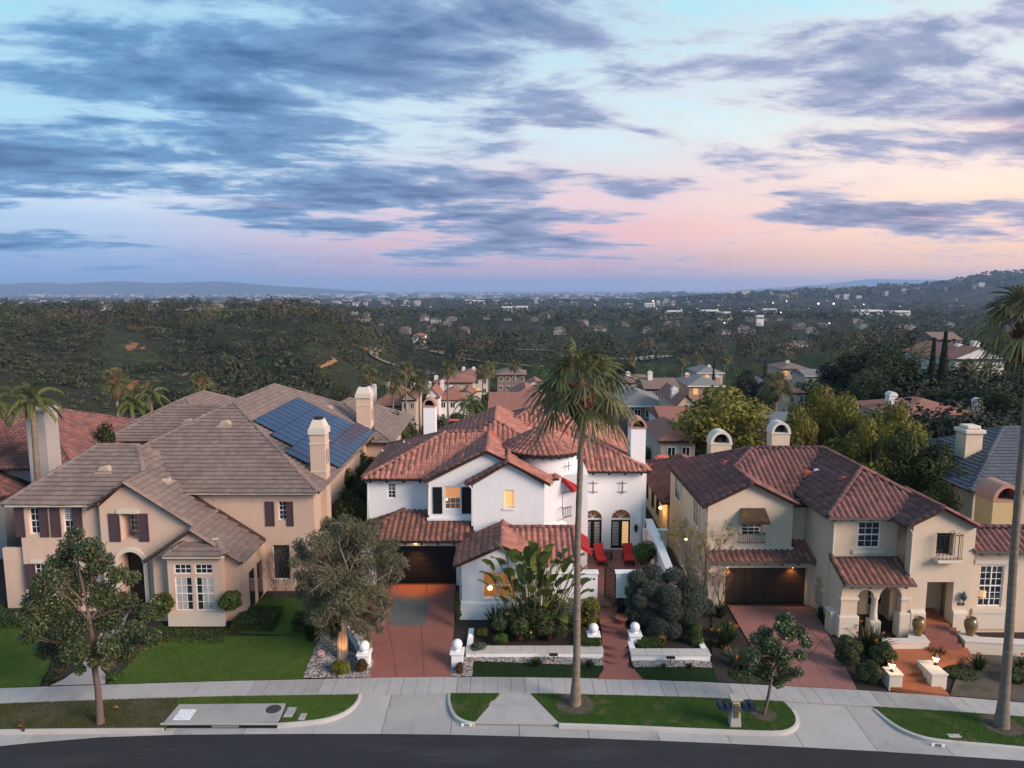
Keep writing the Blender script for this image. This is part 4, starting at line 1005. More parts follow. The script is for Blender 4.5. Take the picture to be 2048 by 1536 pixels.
for p, q, h0, h1 in zip(pw, pw[1:], (.75, .62, .5), (.62, .5, .4)):
    d = (q - p).normalized(); s = Vector((d.y, -d.x, 0)) * .12
    b.add([p - s - Vector((0, 0, .2)), p + s - Vector((0, 0, .2)), q + s - Vector((0, 0, .2)), q - s - Vector((0, 0, .2)), p - s + Vector((0, 0, h0)), p + s + Vector((0, 0, h0)), q + s + Vector((0, 0, h1)), q - s + Vector((0, 0, h1))],
          [(4, 5, 6, 7), (0, 1, 5, 4), (1, 2, 6, 5), (2, 3, 7, 6), (3, 0, 4, 7)])
b.build('wall', white_st, t)
MB().box(pw[0].x - .16, pw[0].x + .2, pw[0].y - .06, pw[0].y, pw[0].z + .3, pw[0].z + .55).build('iron_number', iron, t)
cap_st = mat('limestone_cap', (.50, .46, .42), .85, .14, 1.5, bump=.15)
def planter(label, pxl, pxr, py_front, ztop, depth, zf, ret=None):
    a, b = gp(pxl, py_front, zf), gp(pxr, py_front, zf); t = thing('planter_wall', label, 'planter', (a.x, a.y, zf))
    y = (a.y + b.y) / 2
    box('wall', a.x, b.x, y, y + .3, zf - .3, ztop - .07, white_st, t)
    n = max(3, int((b.x - a.x) / .68))
    for i in range(n):
        x0 = a.x - .04 + (b.x - a.x + .08) * i / n; x1 = a.x - .04 + (b.x - a.x + .08) * (i + 1) / n
        box('cap_stone', x0 + .006, x1 - .006, y - .05, y + .62, ztop - .07, ztop + random.uniform(-.002, .004), cap_st, t, .01)
    for x in ([b.x - .3] if ret == 'R' else [a.x] if ret == 'L' else [a.x, b.x - .3]): box('side_wall', x, x + .3, y + .3, y + depth, zf - .3, ztop - .002, white_st, t)
    tag(poly_sheet('planting_bed', [(a.x + .1, y + .3), (b.x - .1, y + .3), (b.x - .1, y + depth), (a.x + .1, y + depth)], lambda x, yy: ztop - .14, soil, 0), kind='structure')
    return t
planter('low white planter wall with stone caps in front of the bird-of-paradise', 932, 1206, 1321, .80, 4.2, .3)
planter('low white planter wall with stone caps right of the curved steps', 1263, 1420, 1327, .80, 4.2, .3)
def path_light(label, px, py_base, py_top):
    b = gpt(px, py_base); h = at(px, py_top, b.y).z; t = thing('path_light', label, 'garden light', b, 'black garden markers')
    MB().lathe(b.x, b.y, [(.02, b.z), (.02, h - .08)], 6).build('stake', iron, t); box('head', b.x - .22, b.x + .22, b.y - .07, b.y + .07, h - .12, h, iron, t, .02)
path_light('black path light on a stake left of the palm trunk', 1107, 1326, 1307); path_light('black path light on a stake right of the curved steps', 1341, 1329, 1313)
# loungers on the terrace
cush = mat('red_cushion', (.42, .022, .02), .85, .1, 2)
def lounger(label, px, py, rot):
    p = at(px, py, 46.4); root = thing('sun_lounger', label, 'lounger', (p.x, 45.9, 1.37), 'red sun loungers on the terrace'); T = Matrix.Translation((p.x, 45.9, 1.37)) @ Matrix.Rotation(rot, 4, 'Z')
    MB(T).box(-.34, .34, -.95, .75, .22, .30).build('frame', black_p, root)
    for sx in (-.29, .29):
        for sy in (-.9, .1, .7): MB(T).box(sx - .04, sx + .04, sy - .04, sy + .04, 0, .22).build('leg', black_p, root)
    MB(T).prism([(-.93, .30), (.12, .30), (.12, .42), (-.93, .42)], -.31, .31, 'x').build('seat_cushion', cush, root)
    MB(T).prism([(.12, .31), (.72, .86), (.66, .98), (.05, .43)], -.31, .31, 'x').build('back_cushion', cush, root)
    MB(T).prism([(.14, .26), (.8, .84), (.74, .88), (.1, .30)], -.34, .34, 'x').build('backrest', black_p, root)
lounger('red cushioned sun lounger left, before the first arched door', 1198, 1100, R(4)); lounger('red cushioned sun lounger right, before the second arched door', 1254, 1100, R(-3))
p = at(1216, 1100, 46.4); t = thing('side_table', 'small dark side table between the two red loungers', 'table', (p.x, 46.2, 1.37))
box('top', p.x - .25, p.x + .25, 45.95, 46.45, 1.75, 1.8, black_p, t)
for sx in (-.2, .2):
    for sy in (-.2, .2): box('leg', p.x + sx - .03, p.x + sx + .03, 46.2 + sy - .03, 46.2 + sy + .03, 1.37, 1.75, black_p, t)
def pot(label, p, r, h, m, name='plant_pot'):
    t = thing(name, label, 'pot', p)
    MB().lathe(p[0], p[1], [(.01, p[2]), (r * .62, p[2]), (r * .95, p[2] + h * .8), (r * 1.06, p[2] + h * .86), (r * 1.06, p[2] + h), (r * .9, p[2] + h), (r * .85, p[2] + h * .88), (.01, p[2] + h * .88)], 18).build('pot', m, t, True)
    return t
pot('black pot against the garden wall right of the gate', (X(1242, 1205, 38.3), 38.3, 1.3), .34, .72, black_p)
pot('low terracotta bowl on the step right of the gate', (X(1243, 1235, 37.5), 37.5, 1.1), .36, .34, mat('terracotta_pot', (.30, .10, .06), .8, .15, 3))
# toppled jar under the olive tree
jm = mat('ochre_jar', (.33, .15, .06), .6, .25, 3)
jp = gpt(1322, 1279); jr = thing('clay_jar', 'ochre clay jar lying tipped beneath the olive tree', 'jar', (jp.x, jp.y, .85))
T = Matrix.Translation((jp.x, jp.y, .98)) @ Matrix.Rotation(R(60), 4, 'Z') @ Matrix.Rotation(R(112), 4, 'X')
MB(T).lathe(0, 0, [(.01, -.36), (.16, -.36), (.27, -.15), (.28, .05), (.2, .22), (.18, .28), (.22, .32), (.17, .32), (.14, .24), (.2, .05), (.01, -.2)], 18).build('jar_body', jm, jr, True)

# ================================================================ beige house on the left
LH = thing('beige_house', 'beige stucco house with brown flat tiles, solar panels and plum shutters', 'house', (-20, 43, 1.0))
Rl = Roof(LH, 'F', tile_bg)
def rawblock(Rr, pl, hips, hz, show, fp): Rr.blocks.append((pl, hips, hz, show, fp))
V3 = lambda *a: Vector(a)
# main: ridge towards the back, hips at the front
M_ = .526; ex = -11.5; ze = 7.41
Rl.hip(-27.5, ex, 41.4, 66.2, ze, M_)
# left wing
a, b, c0, d0 = V3(-28.8, 39.05, 7.4), V3(-20.4, 39.05, 7.4), V3(-23.3, 43.6, 9.8), V3(-25.8, 43.6, 9.8)
rawblock(Rl, {'F': [a, b, c0, d0], 'L': [V3(-28.8, 48.1, 7.4), a, d0], 'R': [b, V3(-20.4, 48.1, 7.4), c0], 'B': [V3(-20.4, 48.1, 7.4), V3(-28.8, 48.1, 7.4), d0, c0]}, [(a, d0), (d0, c0), (b, c0)], lambda x, y: min(7.4 + .527 * (y - 39.05), 7.4 + .527 * (48.1 - y), 7.4 + .8 * (x + 28.8), 7.4 + .83 * (-20.4 - x)), 'FLR', (-28.8, -20.4, 39.05, 48.1))
# entry gable with its long slope to the right, then the lower gable in front of it
Rl.gable_y(-23.75, -15.0, 38.65, 42.1, 7.27, 8.74, -21.6, ze1=4.33)
Rl.gable_y(-20.45, -15.0, 38.0, 41.9, 4.42, 6.23, -17.75, ze1=4.38)
# wings behind
Rl.hip(-33, -17, 56, 64.3, 7.35, .526)
Rl.hip(-34, -24.5, 58.5, 72, 7.35, .5)
Rl.hip(-20, -9.8, 57.5, 70, 6.9, .5)
Rl.extra = lambda x, y, z, b: not (b == 2 and y > 41.9 and z < 7.4) and not (b == 3 and y > 41.85)
Rl.lay().finish()
for bq in ((-28.1, -23.3, 39.9, 48, .8, 7.4), (-23.3, -20.5, 41.0, 48, .8, 7.4), (-26.5, -12.05, 42.35, 65, .8, 7.4), (-23.1, -20.4, 41.2, 42.3, 1, 7.2), (-20, -15.35, 40.6, 42.3, .8, 4.4), (-32.4, -18, 56.5, 64, .8, 7.3), (-33.4, -25, 59, 71, .8, 7.3), (-19, -10.4, 58, 69, .8, 6.9)):
    box('rear_wall', *bq, beige_st, LH)
# left wing front
Y = 39.4
wn = [(57, 78.5, 1016, 1069), (125, 147, 1015, 1069)]
hl = [(X(a, 1040, Y), X(b, 1040, Y), Z(d, Y), Z(c, Y)) for a, b, c, d in wn] + [(X(68, 1150, Y), X(90, 1150, Y), Z(1172, Y), Z(1128, Y)), (X(140, 1150, Y), X(162, 1150, Y), Z(1172, Y), Z(1128, Y))]
wall(LH, -28.1, -23.2, .8, 7.35, Y, hl, beige_st, th=.5)
for i, h in enumerate(hl):
    o = window(LH, *h, Y, 2, 4, .14)
    if i == 1: louvers(o, h[0] + .07, h[1] - .07, (h[2] + h[3]) / 2, h[3] - .08, Y + .13, 7)
    if i > 1: MB().box(h[0] - .15, h[1] + .15, Y - .05, Y + .05, h[3] + .05, h[3] + .25).build('lintel', trim_c, LH)
for a, b, c, d in ((30, 49, 1015, 1074), (78.5, 97, 1015, 1074), (101, 121, 1015, 1074), (146, 165, 1015, 1074), (40, 62, 1128, 1178)):
    shutter(LH, X(a, 1040, Y), X(b, 1040, Y), Z(d, Y), Z(c, Y), Y, plum)
MB().box(-28.6, -23.8, 39.0, 39.15, 7.24, 7.38).build('fascia', trim_c, LH)
MB().box(-27.9, X(120, 1195, Y), Y - .25, Y, Z(1204, Y), Z(1188, Y)).build('window_box', trim_w, LH)
MB().box(-29.4, -28.1, 39.6, 39.8, .6, 4.6).build('side_wall', beige_st, LH)
# entry gable: deep niche with a window, arched door below
Y = 38.95; nx0, nx1, nz0, nz1 = X(241, 1050, Y), X(275.5, 1050, Y), Z(1080, Y), Z(1027, Y)
acx = X(264, 1150, Y); ar = .72; azs = Z(1103, Y) - ar
wall(LH, -23.25, -20.15, .8, 7.27, Y, [(nx0, nx1, nz0, nz1), (acx - ar, acx + ar, .8, azs + ar + .01)], beige_st, th=1.4)
MB().prism([(-23.25, 7.27), (-20.15, 7.27), (-20.15, 7.78), (-21.6, 8.68)], Y, Y + .4).build('gable_wall', beige_st, LH)
MB().prism([(-20.15, 4.0), (-15.4, 4.0), (-15.4, 4.5), (-20.15, 7.7)], Y, Y + .4).build('gable_wall', beige_st, LH)
box('niche_back', nx0 - .1, nx1 + .1, Y + 1.1, Y + 1.2, nz0 - .1, nz1 + .1, beige_st, LH)
window(LH, nx0 + .04, nx0 + .52, nz0 + .2, nz1 - .02, Y, 2, 4, .95)
MB().box(nx0 - .15, nx1 + .1, Y - .06, Y + .2, nz1, nz1 + .24).build('lintel', trim_c, LH)
for a, b in ((218, 240), (277, 297)): shutter(LH, X(a, 1050, Y), X(b, 1050, Y), Z(1083, Y), Z(1027, Y), Y, plum)
for sg in (-1, 1):
    arc = [(acx + sg * ar * math.cos(t), azs + ar * math.sin(t)) for t in np.linspace(0, math.pi / 2, 9)]
    MB().prism(arc + [(acx, azs + ar + .01), (acx + sg * ar, azs + ar + .01)], Y, Y + 1.4).build('arch', beige_st, LH)
po = [(acx + .96 * math.cos(t), azs + .96 * math.sin(t)) for t in np.linspace(0, math.pi, 17)]; pn = [(acx + .72 * math.cos(t), azs + .72 * math.sin(t)) for t in np.linspace(math.pi, 0, 17)]
MB().prism(po + pn, Y - .08, Y + .02).build('arch_surround', trim_c, LH)
for sg in (-1, 1): MB().box(acx + sg * .84 - .12, acx + sg * .84 + .12, Y - .08, Y + .02, .8, azs).build('arch_surround', trim_c, LH)
MB().box(acx - .7, acx + .7, Y + 1.0, Y + 1.06, .8, azs + ar).build('front_door', black_p, LH)
# lower gable with the bay window
Y = 38.3
MB().prism([(-20.1, 4.55), (-17.75, 6.12), (-15.35, 4.55), (-15.35, .8), (-20.1, .8)], Y, Y + .35).build('gable_wall', beige_st, LH)
Yb = 37.75; bxs = [X(337, 1170, Yb), X(444, 1170, Yb)]; zt_, zb_ = Z(1112, Yb), .85
bw = [(X(350, 1170, Yb), X(385, 1170, Yb)), (X(391.5, 1170, Yb), X(427, 1170, Yb))]
hol = [(a, b, Z(1148, Yb), Z(1128, Yb)) for a, b in bw] + [(a, b, Z(1221, Yb), Z(1154, Yb)) for a, b in bw]
wall(LH, bxs[0], bxs[1], zb_, zt_, Yb, hol, beige_st, th=.2)
box('bay_side', bxs[0], bxs[0] + .2, Yb + .2, Y, zb_, zt_, beige_st, LH); box('bay_side', bxs[1] - .2, bxs[1], Yb + .2, Y, zb_, zt_, beige_st, LH)
box('room', bxs[0] + .25, bxs[1] - .25, Yb + .55, Yb + .6, zb_, zt_ - .1, room_dim, LH)
for i, h in enumerate(hol):
    window(LH, *h, Yb, 3, 2 if i < 2 else 4, .03, rail=i > 1, fw=.055, curt=None if i < 2 else ([(0, .68)] if i == 2 else [(.35, .98)]))
MB().box(bxs[0] - .1, bxs[1] + .1, Yb - .1, Yb, zb_ - .05, Z(1224, Yb)).build('plinth', trim_c, LH)
Rb = Roof(LH, 'F', tile_bg, name='bay_roof', limit=60)
e0, e1 = X(325, 1111, 37.4), X(448, 1111, 37.4); zb0 = Z(1111, 37.4); zt0 = zb0 + .5
rawblock(Rb, {'F': [V3(e0, 37.4, zb0), V3(e1, 37.4, zb0), V3(e1 - .75, 38.45, zt0), V3(e0 + .85, 38.45, zt0)], 'L': [V3(e0, 38.5, zb0), V3(e0, 37.4, zb0), V3(e0 + .85, 38.45, zt0)], 'R': [V3(e1, 37.4, zb0), V3(e1, 38.5, zb0), V3(e1 - .75, 38.45, zt0)]},
         [(V3(e0, 37.4, zb0), V3(e0 + .85, 38.45, zt0)), (V3(e1, 37.4, zb0), V3(e1 - .75, 38.45, zt0))], lambda x, y: zb0, 'FLR', (e0, e1, 37.4, 38.5))
Rb.lay().finish()
MB().box(e0, e1, 37.36, 37.46, zb0 - .16, zb0 - .02).build('fascia', trim_c, LH)
MB().box(e0 + .8, e1 - .7, 38.35, 38.5, zt0, zt0 + .1).build('ledge', trim_c, LH)
# main front wall and right return
Y = 41.9; mh = (X(556, 1030, Y), X(573, 1030, Y), Z(1041, Y), Z(1003, Y)); m2 = (X(545, 1120, Y), X(580, 1120, Y), Z(1160, Y), Z(1090, Y))
wall(LH, -19.5, -12.0, .8, 7.36, Y, [mh, m2], beige_st, th=.45)
window(LH, *mh, Y, 2, 4, .16); window(LH, *m2, Y, 1, 1, .12, rail=False)
for a, b in ((531, 549), (573, 587)): shutter(LH, X(a, 1030, Y), X(b, 1030, Y), Z(1052, Y), Z(1003, Y), Y, plum)
MB().box(-19.6, -11.6, 41.36, 41.48, 7.26, 7.39).build('fascia', trim_c, LH)
MB().box(-11.62, -11.5, 41.48, 60, 7.26, 7.39).build('fascia', trim_c, LH)
MB().box(-20.3, -15.05, 38.15, 38.25, 4.2, 4.36).build('fascia', trim_c, LH) if 0 else None
# right return of the lower wing: arched openings
MB().box(-15.36, -15.1, 38.5, 41.9, .8, 4.25).build('return_wall', beige_st, LH)
for yy in (39.2, 40.5): MB().box(-15.1, -15.06, yy, yy + .7, 1.1, 3.3).build('side_window', glass_d, LH)
# chimneys
def flat_chimney(H, x0, x1, y0, y1, z0, z1, m):
    c_ = MB().box(x0, x1, y0, y1, z0, z1 - 1.0).build('chimney', m, H); cx, cy = (x0 + x1) / 2, (y0 + y1) / 2; o = .09
    box('chimney_crown', x0 - o, x1 + o, y0 - o, y1 + o, z1 - 1.0, z1 - .62, trim_c, c_, .03)
    lo = [(x0 - .02, y0 - .02), (x1 + .02, y0 - .02), (x1 + .02, y1 + .02), (x0 - .02, y1 + .02)]; hi = [(x0 + .16, y0 + .16), (x1 - .16, y0 + .16), (x1 - .16, y1 - .16), (x0 + .16, y1 - .16)]
    MB().add([(a, b, z1 - .60) for a, b in lo] + [(a, b, z1 - .1) for a, b in hi], [(0, 1, 5, 4), (1, 2, 6, 5), (2, 3, 7, 6), (3, 0, 4, 7), (4, 5, 6, 7)]).build('chimney_hood', trim_c, c_)
    box('chimney_band', x0 - .04, x1 + .04, y0 - .04, y1 + .04, z1 - 1.62, z1 - 1.54, trim_c, c_); box('chimney_band', x0 - .04, x1 + .04, y0 - .04, y1 + .04, z1 - 3.4, z1 - 3.32, trim_c, c_)
    MB().lathe(cx, cy, [(.28, z1 - .12), (.28, z1 + .06), (.01, z1 + .08)], 12).build('flue_cap', iron, c_)
    for k in (-.18, .18): box('slot', x1 - .02, x1 + .012, cy + k - .05, cy + k + .05, z1 - 2.9, z1 - 2.0, plum, c_)
Yc = 43.6; flat_chimney(LH, X(620, 900, Yc), X(650, 900, Yc), Yc, Yc + 1.0, .8, Z(838, Yc), beige_st)
Yc = 58.6; flat_chimney(LH, X(712, 800, Yc), X(740, 800, Yc), Yc, Yc + 1.2, .8, Z(773, Yc), beige_st)
for q in ((212, 940), (452, 848), (378, 844)): roof_vent(LH, on_roof(Rl, *q), vent_tan, .40)
for q in ((330, 962), (658, 815)): roof_vent(LH, on_roof(Rl, *q), vent_tan, .3, (1, 0, 0))
# solar array on the right slope
sol = mat('solar_cells', (.010, .030, .085), .2, .15, 1.5, spec=.45)
sfr = mat('panel_frame', (.01, .011, .014), .6, .1, 2)
SA = thing('solar_array', 'blue solar panels on the sunset side of the beige house roof', 'solar panels', (-15, 50, 9))
u = V3(0, 1, 0); sl_ = V3(-1, 0, M_).normalized(); nn = V3(M_, 0, 1).normalized(); rotS = Matrix((u, sl_, nn)).transposed().to_4x4()
pm = bpy.data.meshes.new('panel')
bq = MB().box(-.495, .495, -.82, .82, 0, .04); pm.from_pydata([tuple(v) for v in bq.v], [], bq.f); pm.materials.append(sol)
fm = bpy.data.meshes.new('panel_frame'); bq = MB().box(-.5, .5, -.83, -.81, -.01, .05).box(-.5, .5, .81, .83, -.01, .05).box(-.5, -.485, -.81, .81, -.01, .05).box(.485, .5, -.81, .81, -.01, .05)
fm.from_pydata([tuple(v) for v in bq.v], [], bq.f); fm.materials.append(sfr)
for row, (y0, n) in enumerate(((44.9, 13), (44.9, 13), (45.6, 12), (47.6, 10))):
    for i in range(n):
        y = y0 + (3.0 if row < 1 else 0) + i * 1.01 + (0 if row else -1.0); up = .9 + row * 1.652
        p = V3(ex, y, ze) + V3(-1, 0, M_).normalized() * up + nn * .16
        if y - .5 < 41.4 + up * .9: continue
        o = link('panel', pm, SA); o.matrix_basis = Matrix.Translation(p - wloc(SA)) @ rotS
        f = link('panel_frame', fm, o)

# ================================================================ cream house on the right
RH = thing('cream_house', 'cream stucco house with maroon barrel tiles and an arched porch', 'house', (18, 42, .4))
Rr = Roof(RH, 'S', tile_dk)
# main body: left hip apex, ridge across, then ridge towards the street
P0, P1, P2 = V3(16.2, 47.2, 8.75), V3(21, 47.2, 8.75), V3(21, 41.6, 8.75)
E0, E1, E2 = V3(11.55, 42.5, 6.5), V3(11.65, 52, 6.5), V3(17.6, 38.5, 6.83)
rawblock(Rr, {'L': [V3(11.6, 45.5, 6.5), V3(11.55, 41.5, 6.5), V3(14.4, 41.5, 7.9), V3(14.5, 45.5, 7.92)], 'L2': [E1, V3(11.6, 45.5, 6.5), V3(14.5, 45.5, 7.92), P0], 'F': [V3(14.4, 42.2, 6.35), V3(22, 42.2, 6.35), P1, P0, V3(14.5, 45.5, 7.93)], 'B': [V3(26, 52.2, 6.4), E1, P0, P1]},
         [(V3(14.5, 45.5, 7.92), P0), (P0, P1), (E1, P0)], lambda x, y: min(6.5 + .486 * (x - 11.55), 6.35 + .48 * (y - 42.2), 6.5 + .48 * (52.1 - y)), 'LF', (11.5, 21.5, 41.5, 52))
# gable over the garage: only its right slope is new
rawblock(Rr, {'R': [V3(17.3, 41.5, 6.5), V3(17.3, 46, 6.5), V3(14.4, 46, 7.9), V3(14.4, 41.5, 7.9)]}, [(V3(14.4, 41.5, 7.9), V3(14.45, 45.5, 7.9)), (V3(11.65, 41.56, 6.53), V3(14.4, 41.56, 7.93)), (V3(17.2, 41.56, 6.53), V3(14.4, 41.56, 7.93))],
         lambda x, y: 7.9 - .486 * abs(x - 14.4), 'R', (14.4, 17.3, 41.5, 46))
# hip end towards the street
rawblock(Rr, {'F': [E2, V3(24.6, 38.5, 6.83), V3(21, 41.9, 8.75)], 'L': [V3(17.6, 47, 6.83), E2, V3(21, 41.9, 8.75), P1], 'R': [V3(24.6, 38.5, 6.83), V3(24.6, 51, 6.83), P1, V3(21, 41.9, 8.75)]},
         [(E2, V3(21, 41.9, 8.75)), (V3(24.6, 38.5, 6.83), V3(21, 41.9, 8.75)), (V3(21, 41.9, 8.75), P1)], lambda x, y: 6.83 + min(.56 * (x - 17.6), .53 * (24.6 - x), .565 * (y - 38.5)), 'FLR', (17.6, 24.6, 38.5, 51))
# street gable
Rr.gable_y(21.25, 25.15, 37.1, 41, 6.72, 7.72)
# lower roof at the right
Rr.gable_x(25.0, 33, 37.4, 40.6, 5.3, 6.05, 38.95)
# one-storey wing behind on the left
Rr.hip(11.3, 18, 52.2, 64, 3.4, .5)
Rr.lay().finish()
Rq = Roof(RH, 'S', tile_mid, name='lower_roof', limit=200)
ga, gb = X(1418, 1122, 40.8), X(1648, 1122, 40.8)
rawblock(Rq, {'F': [V3(ga, 40.8, 3.35), V3(gb, 40.8, 3.35), V3(gb - .1, 42.62, 3.98), V3(ga + .1, 42.62, 3.98)]}, [(V3(ga + .1, 40.85, 3.36), V3(ga + .1, 41.8, 3.7)), (V3(gb - .1, 40.85, 3.36), V3(gb - .1, 42.6, 3.98))], lambda x, y: 3.35 + .35 * (y - 40.8), 'F', (ga, gb, 40.8, 42.62))
pa, pb_ = 18.05, 21.95
rawblock(Rq, {'F': [V3(pa, 37, 3.55), V3(pb_, 37, 3.55), V3(pb_, 39, 4.35), V3(pa, 39, 4.35)]}, [(V3(pa + .08, 37.05, 3.58), V3(pa + .08, 39, 4.37))], lambda x, y: 3.55 + .4 * (y - 37), 'F', (pa, pb_, 37, 39))
Rq.extra = lambda x, y, z, b: not (b == 0 and y > 41.75 and x < 17.1)
Rq.lay().finish()
for bq in ((11.9, 17.0, 42.1, 52, .3, 6.5), (17, 24.3, 43, 50.5, .3, 6.6), (18.35, 21.85, 39.4, 43, 3.4, 6.8), (21.85, 24.8, 39.3, 43, .3, 6.6), (25, 32.6, 38.3, 40.2, .3, 5.3), (11.8, 17.6, 52.4, 63.6, .2, 3.4), (18.35, 21.85, 40.4, 43, .3, 3.4)):
    box('rear_wall', *bq, cream_st, RH)
# garage gable
Y = 41.8; cw = (X(1483, 1060, Y), X(1524, 1060, Y), Z(1071, Y), Z(1040, Y))
wall(RH, 11.85, 17.0, 3.5, 6.5, Y, [cw], cream_st, gable=[(14.4, 7.75)])
window(RH, *cw, Y, 3, 4, .1)
pipe_m = mat('brown_downpipe', (.12, .10, .09), .5, .1, 3)
aw = thing('awning', 'small rusty brown awning over the window above the garage', 'awning', ((cw[0] + cw[1]) / 2, 41.6, cw[3]))
brn = mat('rusty_canvas', (.065, .035, .02), .75, .4, 2.5, spots=(1.2, .5, .65, (.10, .075, .015)))
A_, B_ = V3(cw[0] - .12, Y, cw[3] + .75), V3(cw[1] + .12, Y, cw[3] + .75)
MB().add([A_, B_, B_ + V3(.1, -.7, -.6), A_ + V3(-.1, -.7, -.6), A_ + V3(-.1, -.7, -.82), B_ + V3(.1, -.7, -.82)], [(0, 1, 2, 3), (3, 2, 5, 4)]).build('canopy', brn, aw)
for e in (A_, B_): MB().bar(e + V3(0, 0, -1), e + V3(0, -.7, -.75), .025).build('awning_arm', iron, aw); MB().add([e, e + V3(0, -.7, -.6), e + V3(0, -.7, -.82), e + V3(0, 0, -.2)], [(0, 1, 2, 3)]).build('side_flap', brn, aw)
def iron_rail(H, x0, x1, z0, z1, y0, y1, n):
    r = MB().box(x0, x1, y0, y0 + .03, z1 - .03, z1).build('balcony_rail', iron, H)
    MB().box(x0, x1, y0, y0 + .03, z0, z0 + .03).build('bottom_rail', iron, r)
    for i in range(n):
        x = x0 + (x1 - x0) * i / (n - 1); MB().bar((x, y0 + .015, z0), (x, y0 + .015, z1 + (.09 if i in (0, n - 1) else 0)), .02).build('baluster', iron, r)
    for x in (x0, x1 - .03): MB().box(x, x + .03, y0 + .03, y1, z1 - .03, z1).box(x, x + .03, y0 + .03, y1, z0, z0 + .03).build('rail_return', iron, r)
iron_rail(RH, X(1478, 1075, 41.5), X(1530, 1075, 41.5), Z(1086, 41.5), Z(1068, 41.5), 41.48, 41.8, 13)
MB().box(11.75, 17.1, Y - .1, Y + .02, 3.68, 3.86).build('ledge', trim_c, RH)
# left flank with windows
MB().box(11.85, 12.15, 42.1, 52, .3, 6.45).build('flank_wall', cream_st, RH)
TL = Matrix(((0, 1, 0, 11.85), (-1, 0, 0, 0), (0, 0, 1, 0), (0, 0, 0, 1)))      # local x runs towards the street, -y out of the flank
for ya, yb2, z0, z1 in ((44.9, 43.6, 4.4, 6.1), (50.2, 48.6, 4.5, 6.1)):
    window(RH, -ya, -yb2, z0, z1, -.09, 2, 2, .0, T=TL, rail=False)
gutter(RH, 0, 0, 0, 0, rafters=False) if 0 else MB().box(11.45, 11.57, 41.5, 52, 6.34, 6.48).build('gutter', dark_wood, RH)
for i in range(10): MB().box(11.55, 11.9, 42.0 + i, 42.1 + i, 6.2, 6.32).build('rafter_tail', dark_wood, RH)
# garage
Y = 41.2; g0, g1 = X(1447, 1170, 41.5), X(1610, 1170, 41.5); gz1 = Z(1133, 41.4)
wall(RH, 11.85, X(1660, 1170, Y), .2, 3.35, Y, [(g0, g1, .2, gz1)], cream_st, th=.5)
gd = MB().box(g0, g1, Y + .34, Y + .4, .42, gz1).build('garage_door', brown_wood, RH)
for i in range(8):
    for j, (k0, k1) in enumerate(((0, .48), (.5, .74), (.76, 1))):
        a = g0 + (g1 - g0) * i / 8 + .05; b = g0 + (g1 - g0) * (i + 1) / 8 - .05; h = gz1 - .42
        MB().box(a, b, Y + .315, Y + .345, .42 + h * k0 + .05, .42 + h * k1 - .05).build('door_panel', brown_wood, gd)
gutter(RH, ga, gb, 40.8, 3.35, pipe_m, yb=41.2)
for s in (1455, 1585):
    q = at(s, 1137, Y + .1); MB().lathe(q.x, q.y, [(.05, q.z + .1), (.05, q.z + .05), (.03, q.z + .04)], 8).build('downlight', lampglow, RH)
    lamp('garage_glow', 'SPOT', (q.x, q.y - .05, q.z - .05), 34, (1, .5, .15), .06, (R(22), 0, 0), 120)
# recess between garage and porch, then the flank of the porch block
wall(RH, 17.0, 18.4, .2, 6.6, 42.6, [], cream_st)
MB().box(18.1, 18.4, 39.06, 42.55, .3, 6.74).build('flank_wall', cream_st, RH)
MB().prism([(37.46, .3), (38.98, .3), (38.98, 4.2), (37.46, 3.58)], 18.1, 18.38, 'x').build('flank_wall', cream_st, RH)
na = [(40.1 + .42 * math.cos(t), 2.25 + .42 * math.sin(t)) for t in np.linspace(0, math.pi, 11)] + [(39.68, .95), (40.52, .95)]
MB().prism(na, 18.06, 18.11, 'x').build('niche', mat('niche_shade', (.40, .32, .24), .9, .1, 2), RH)  # flat panel on the wall, recess shade put into its darker colour
for yy in (39.5, 40.5): box('niche_ledge', 17.98, 18.12, yy - .12, yy + .18, 2.0, 2.14, trim_c, RH, .02)
# upper porch wall with sash window
Y = 39.0; pw_ = (X(1715, 1070, Y), X(1761, 1070, Y), Z(1096, Y), Z(1043, Y))
wall(RH, 18.12, 21.85, 4.2, 6.75, Y, [pw_], cream_st)
window(RH, *pw_, Y, 3, 4, .06, fw=.08)
MB().box(pw_[0] - .25, pw_[1] + .25, Y - .09, Y + .05, pw_[2] - .32, pw_[2] - .1).build('sill', trim_c, RH)
gutter(RH, 17.6, 21.6, 38.5, 6.83, pipe_m, yb=39)
MB().box(17.5, 17.62, 38.5, 42.2, 6.68, 6.82).build('gutter', pipe_m, RH)
pipe(RH, [V3(18.15, 38.85, 6.6), V3(18.2, 38.95, 6.4), V3(18.2, 38.95, 4.4)], trim_c); pipe(RH, [V3(21.6, 37.35, 6.5), V3(21.72, 37.33, 6.3), V3(21.72, 37.33, 4.0)], trim_c)
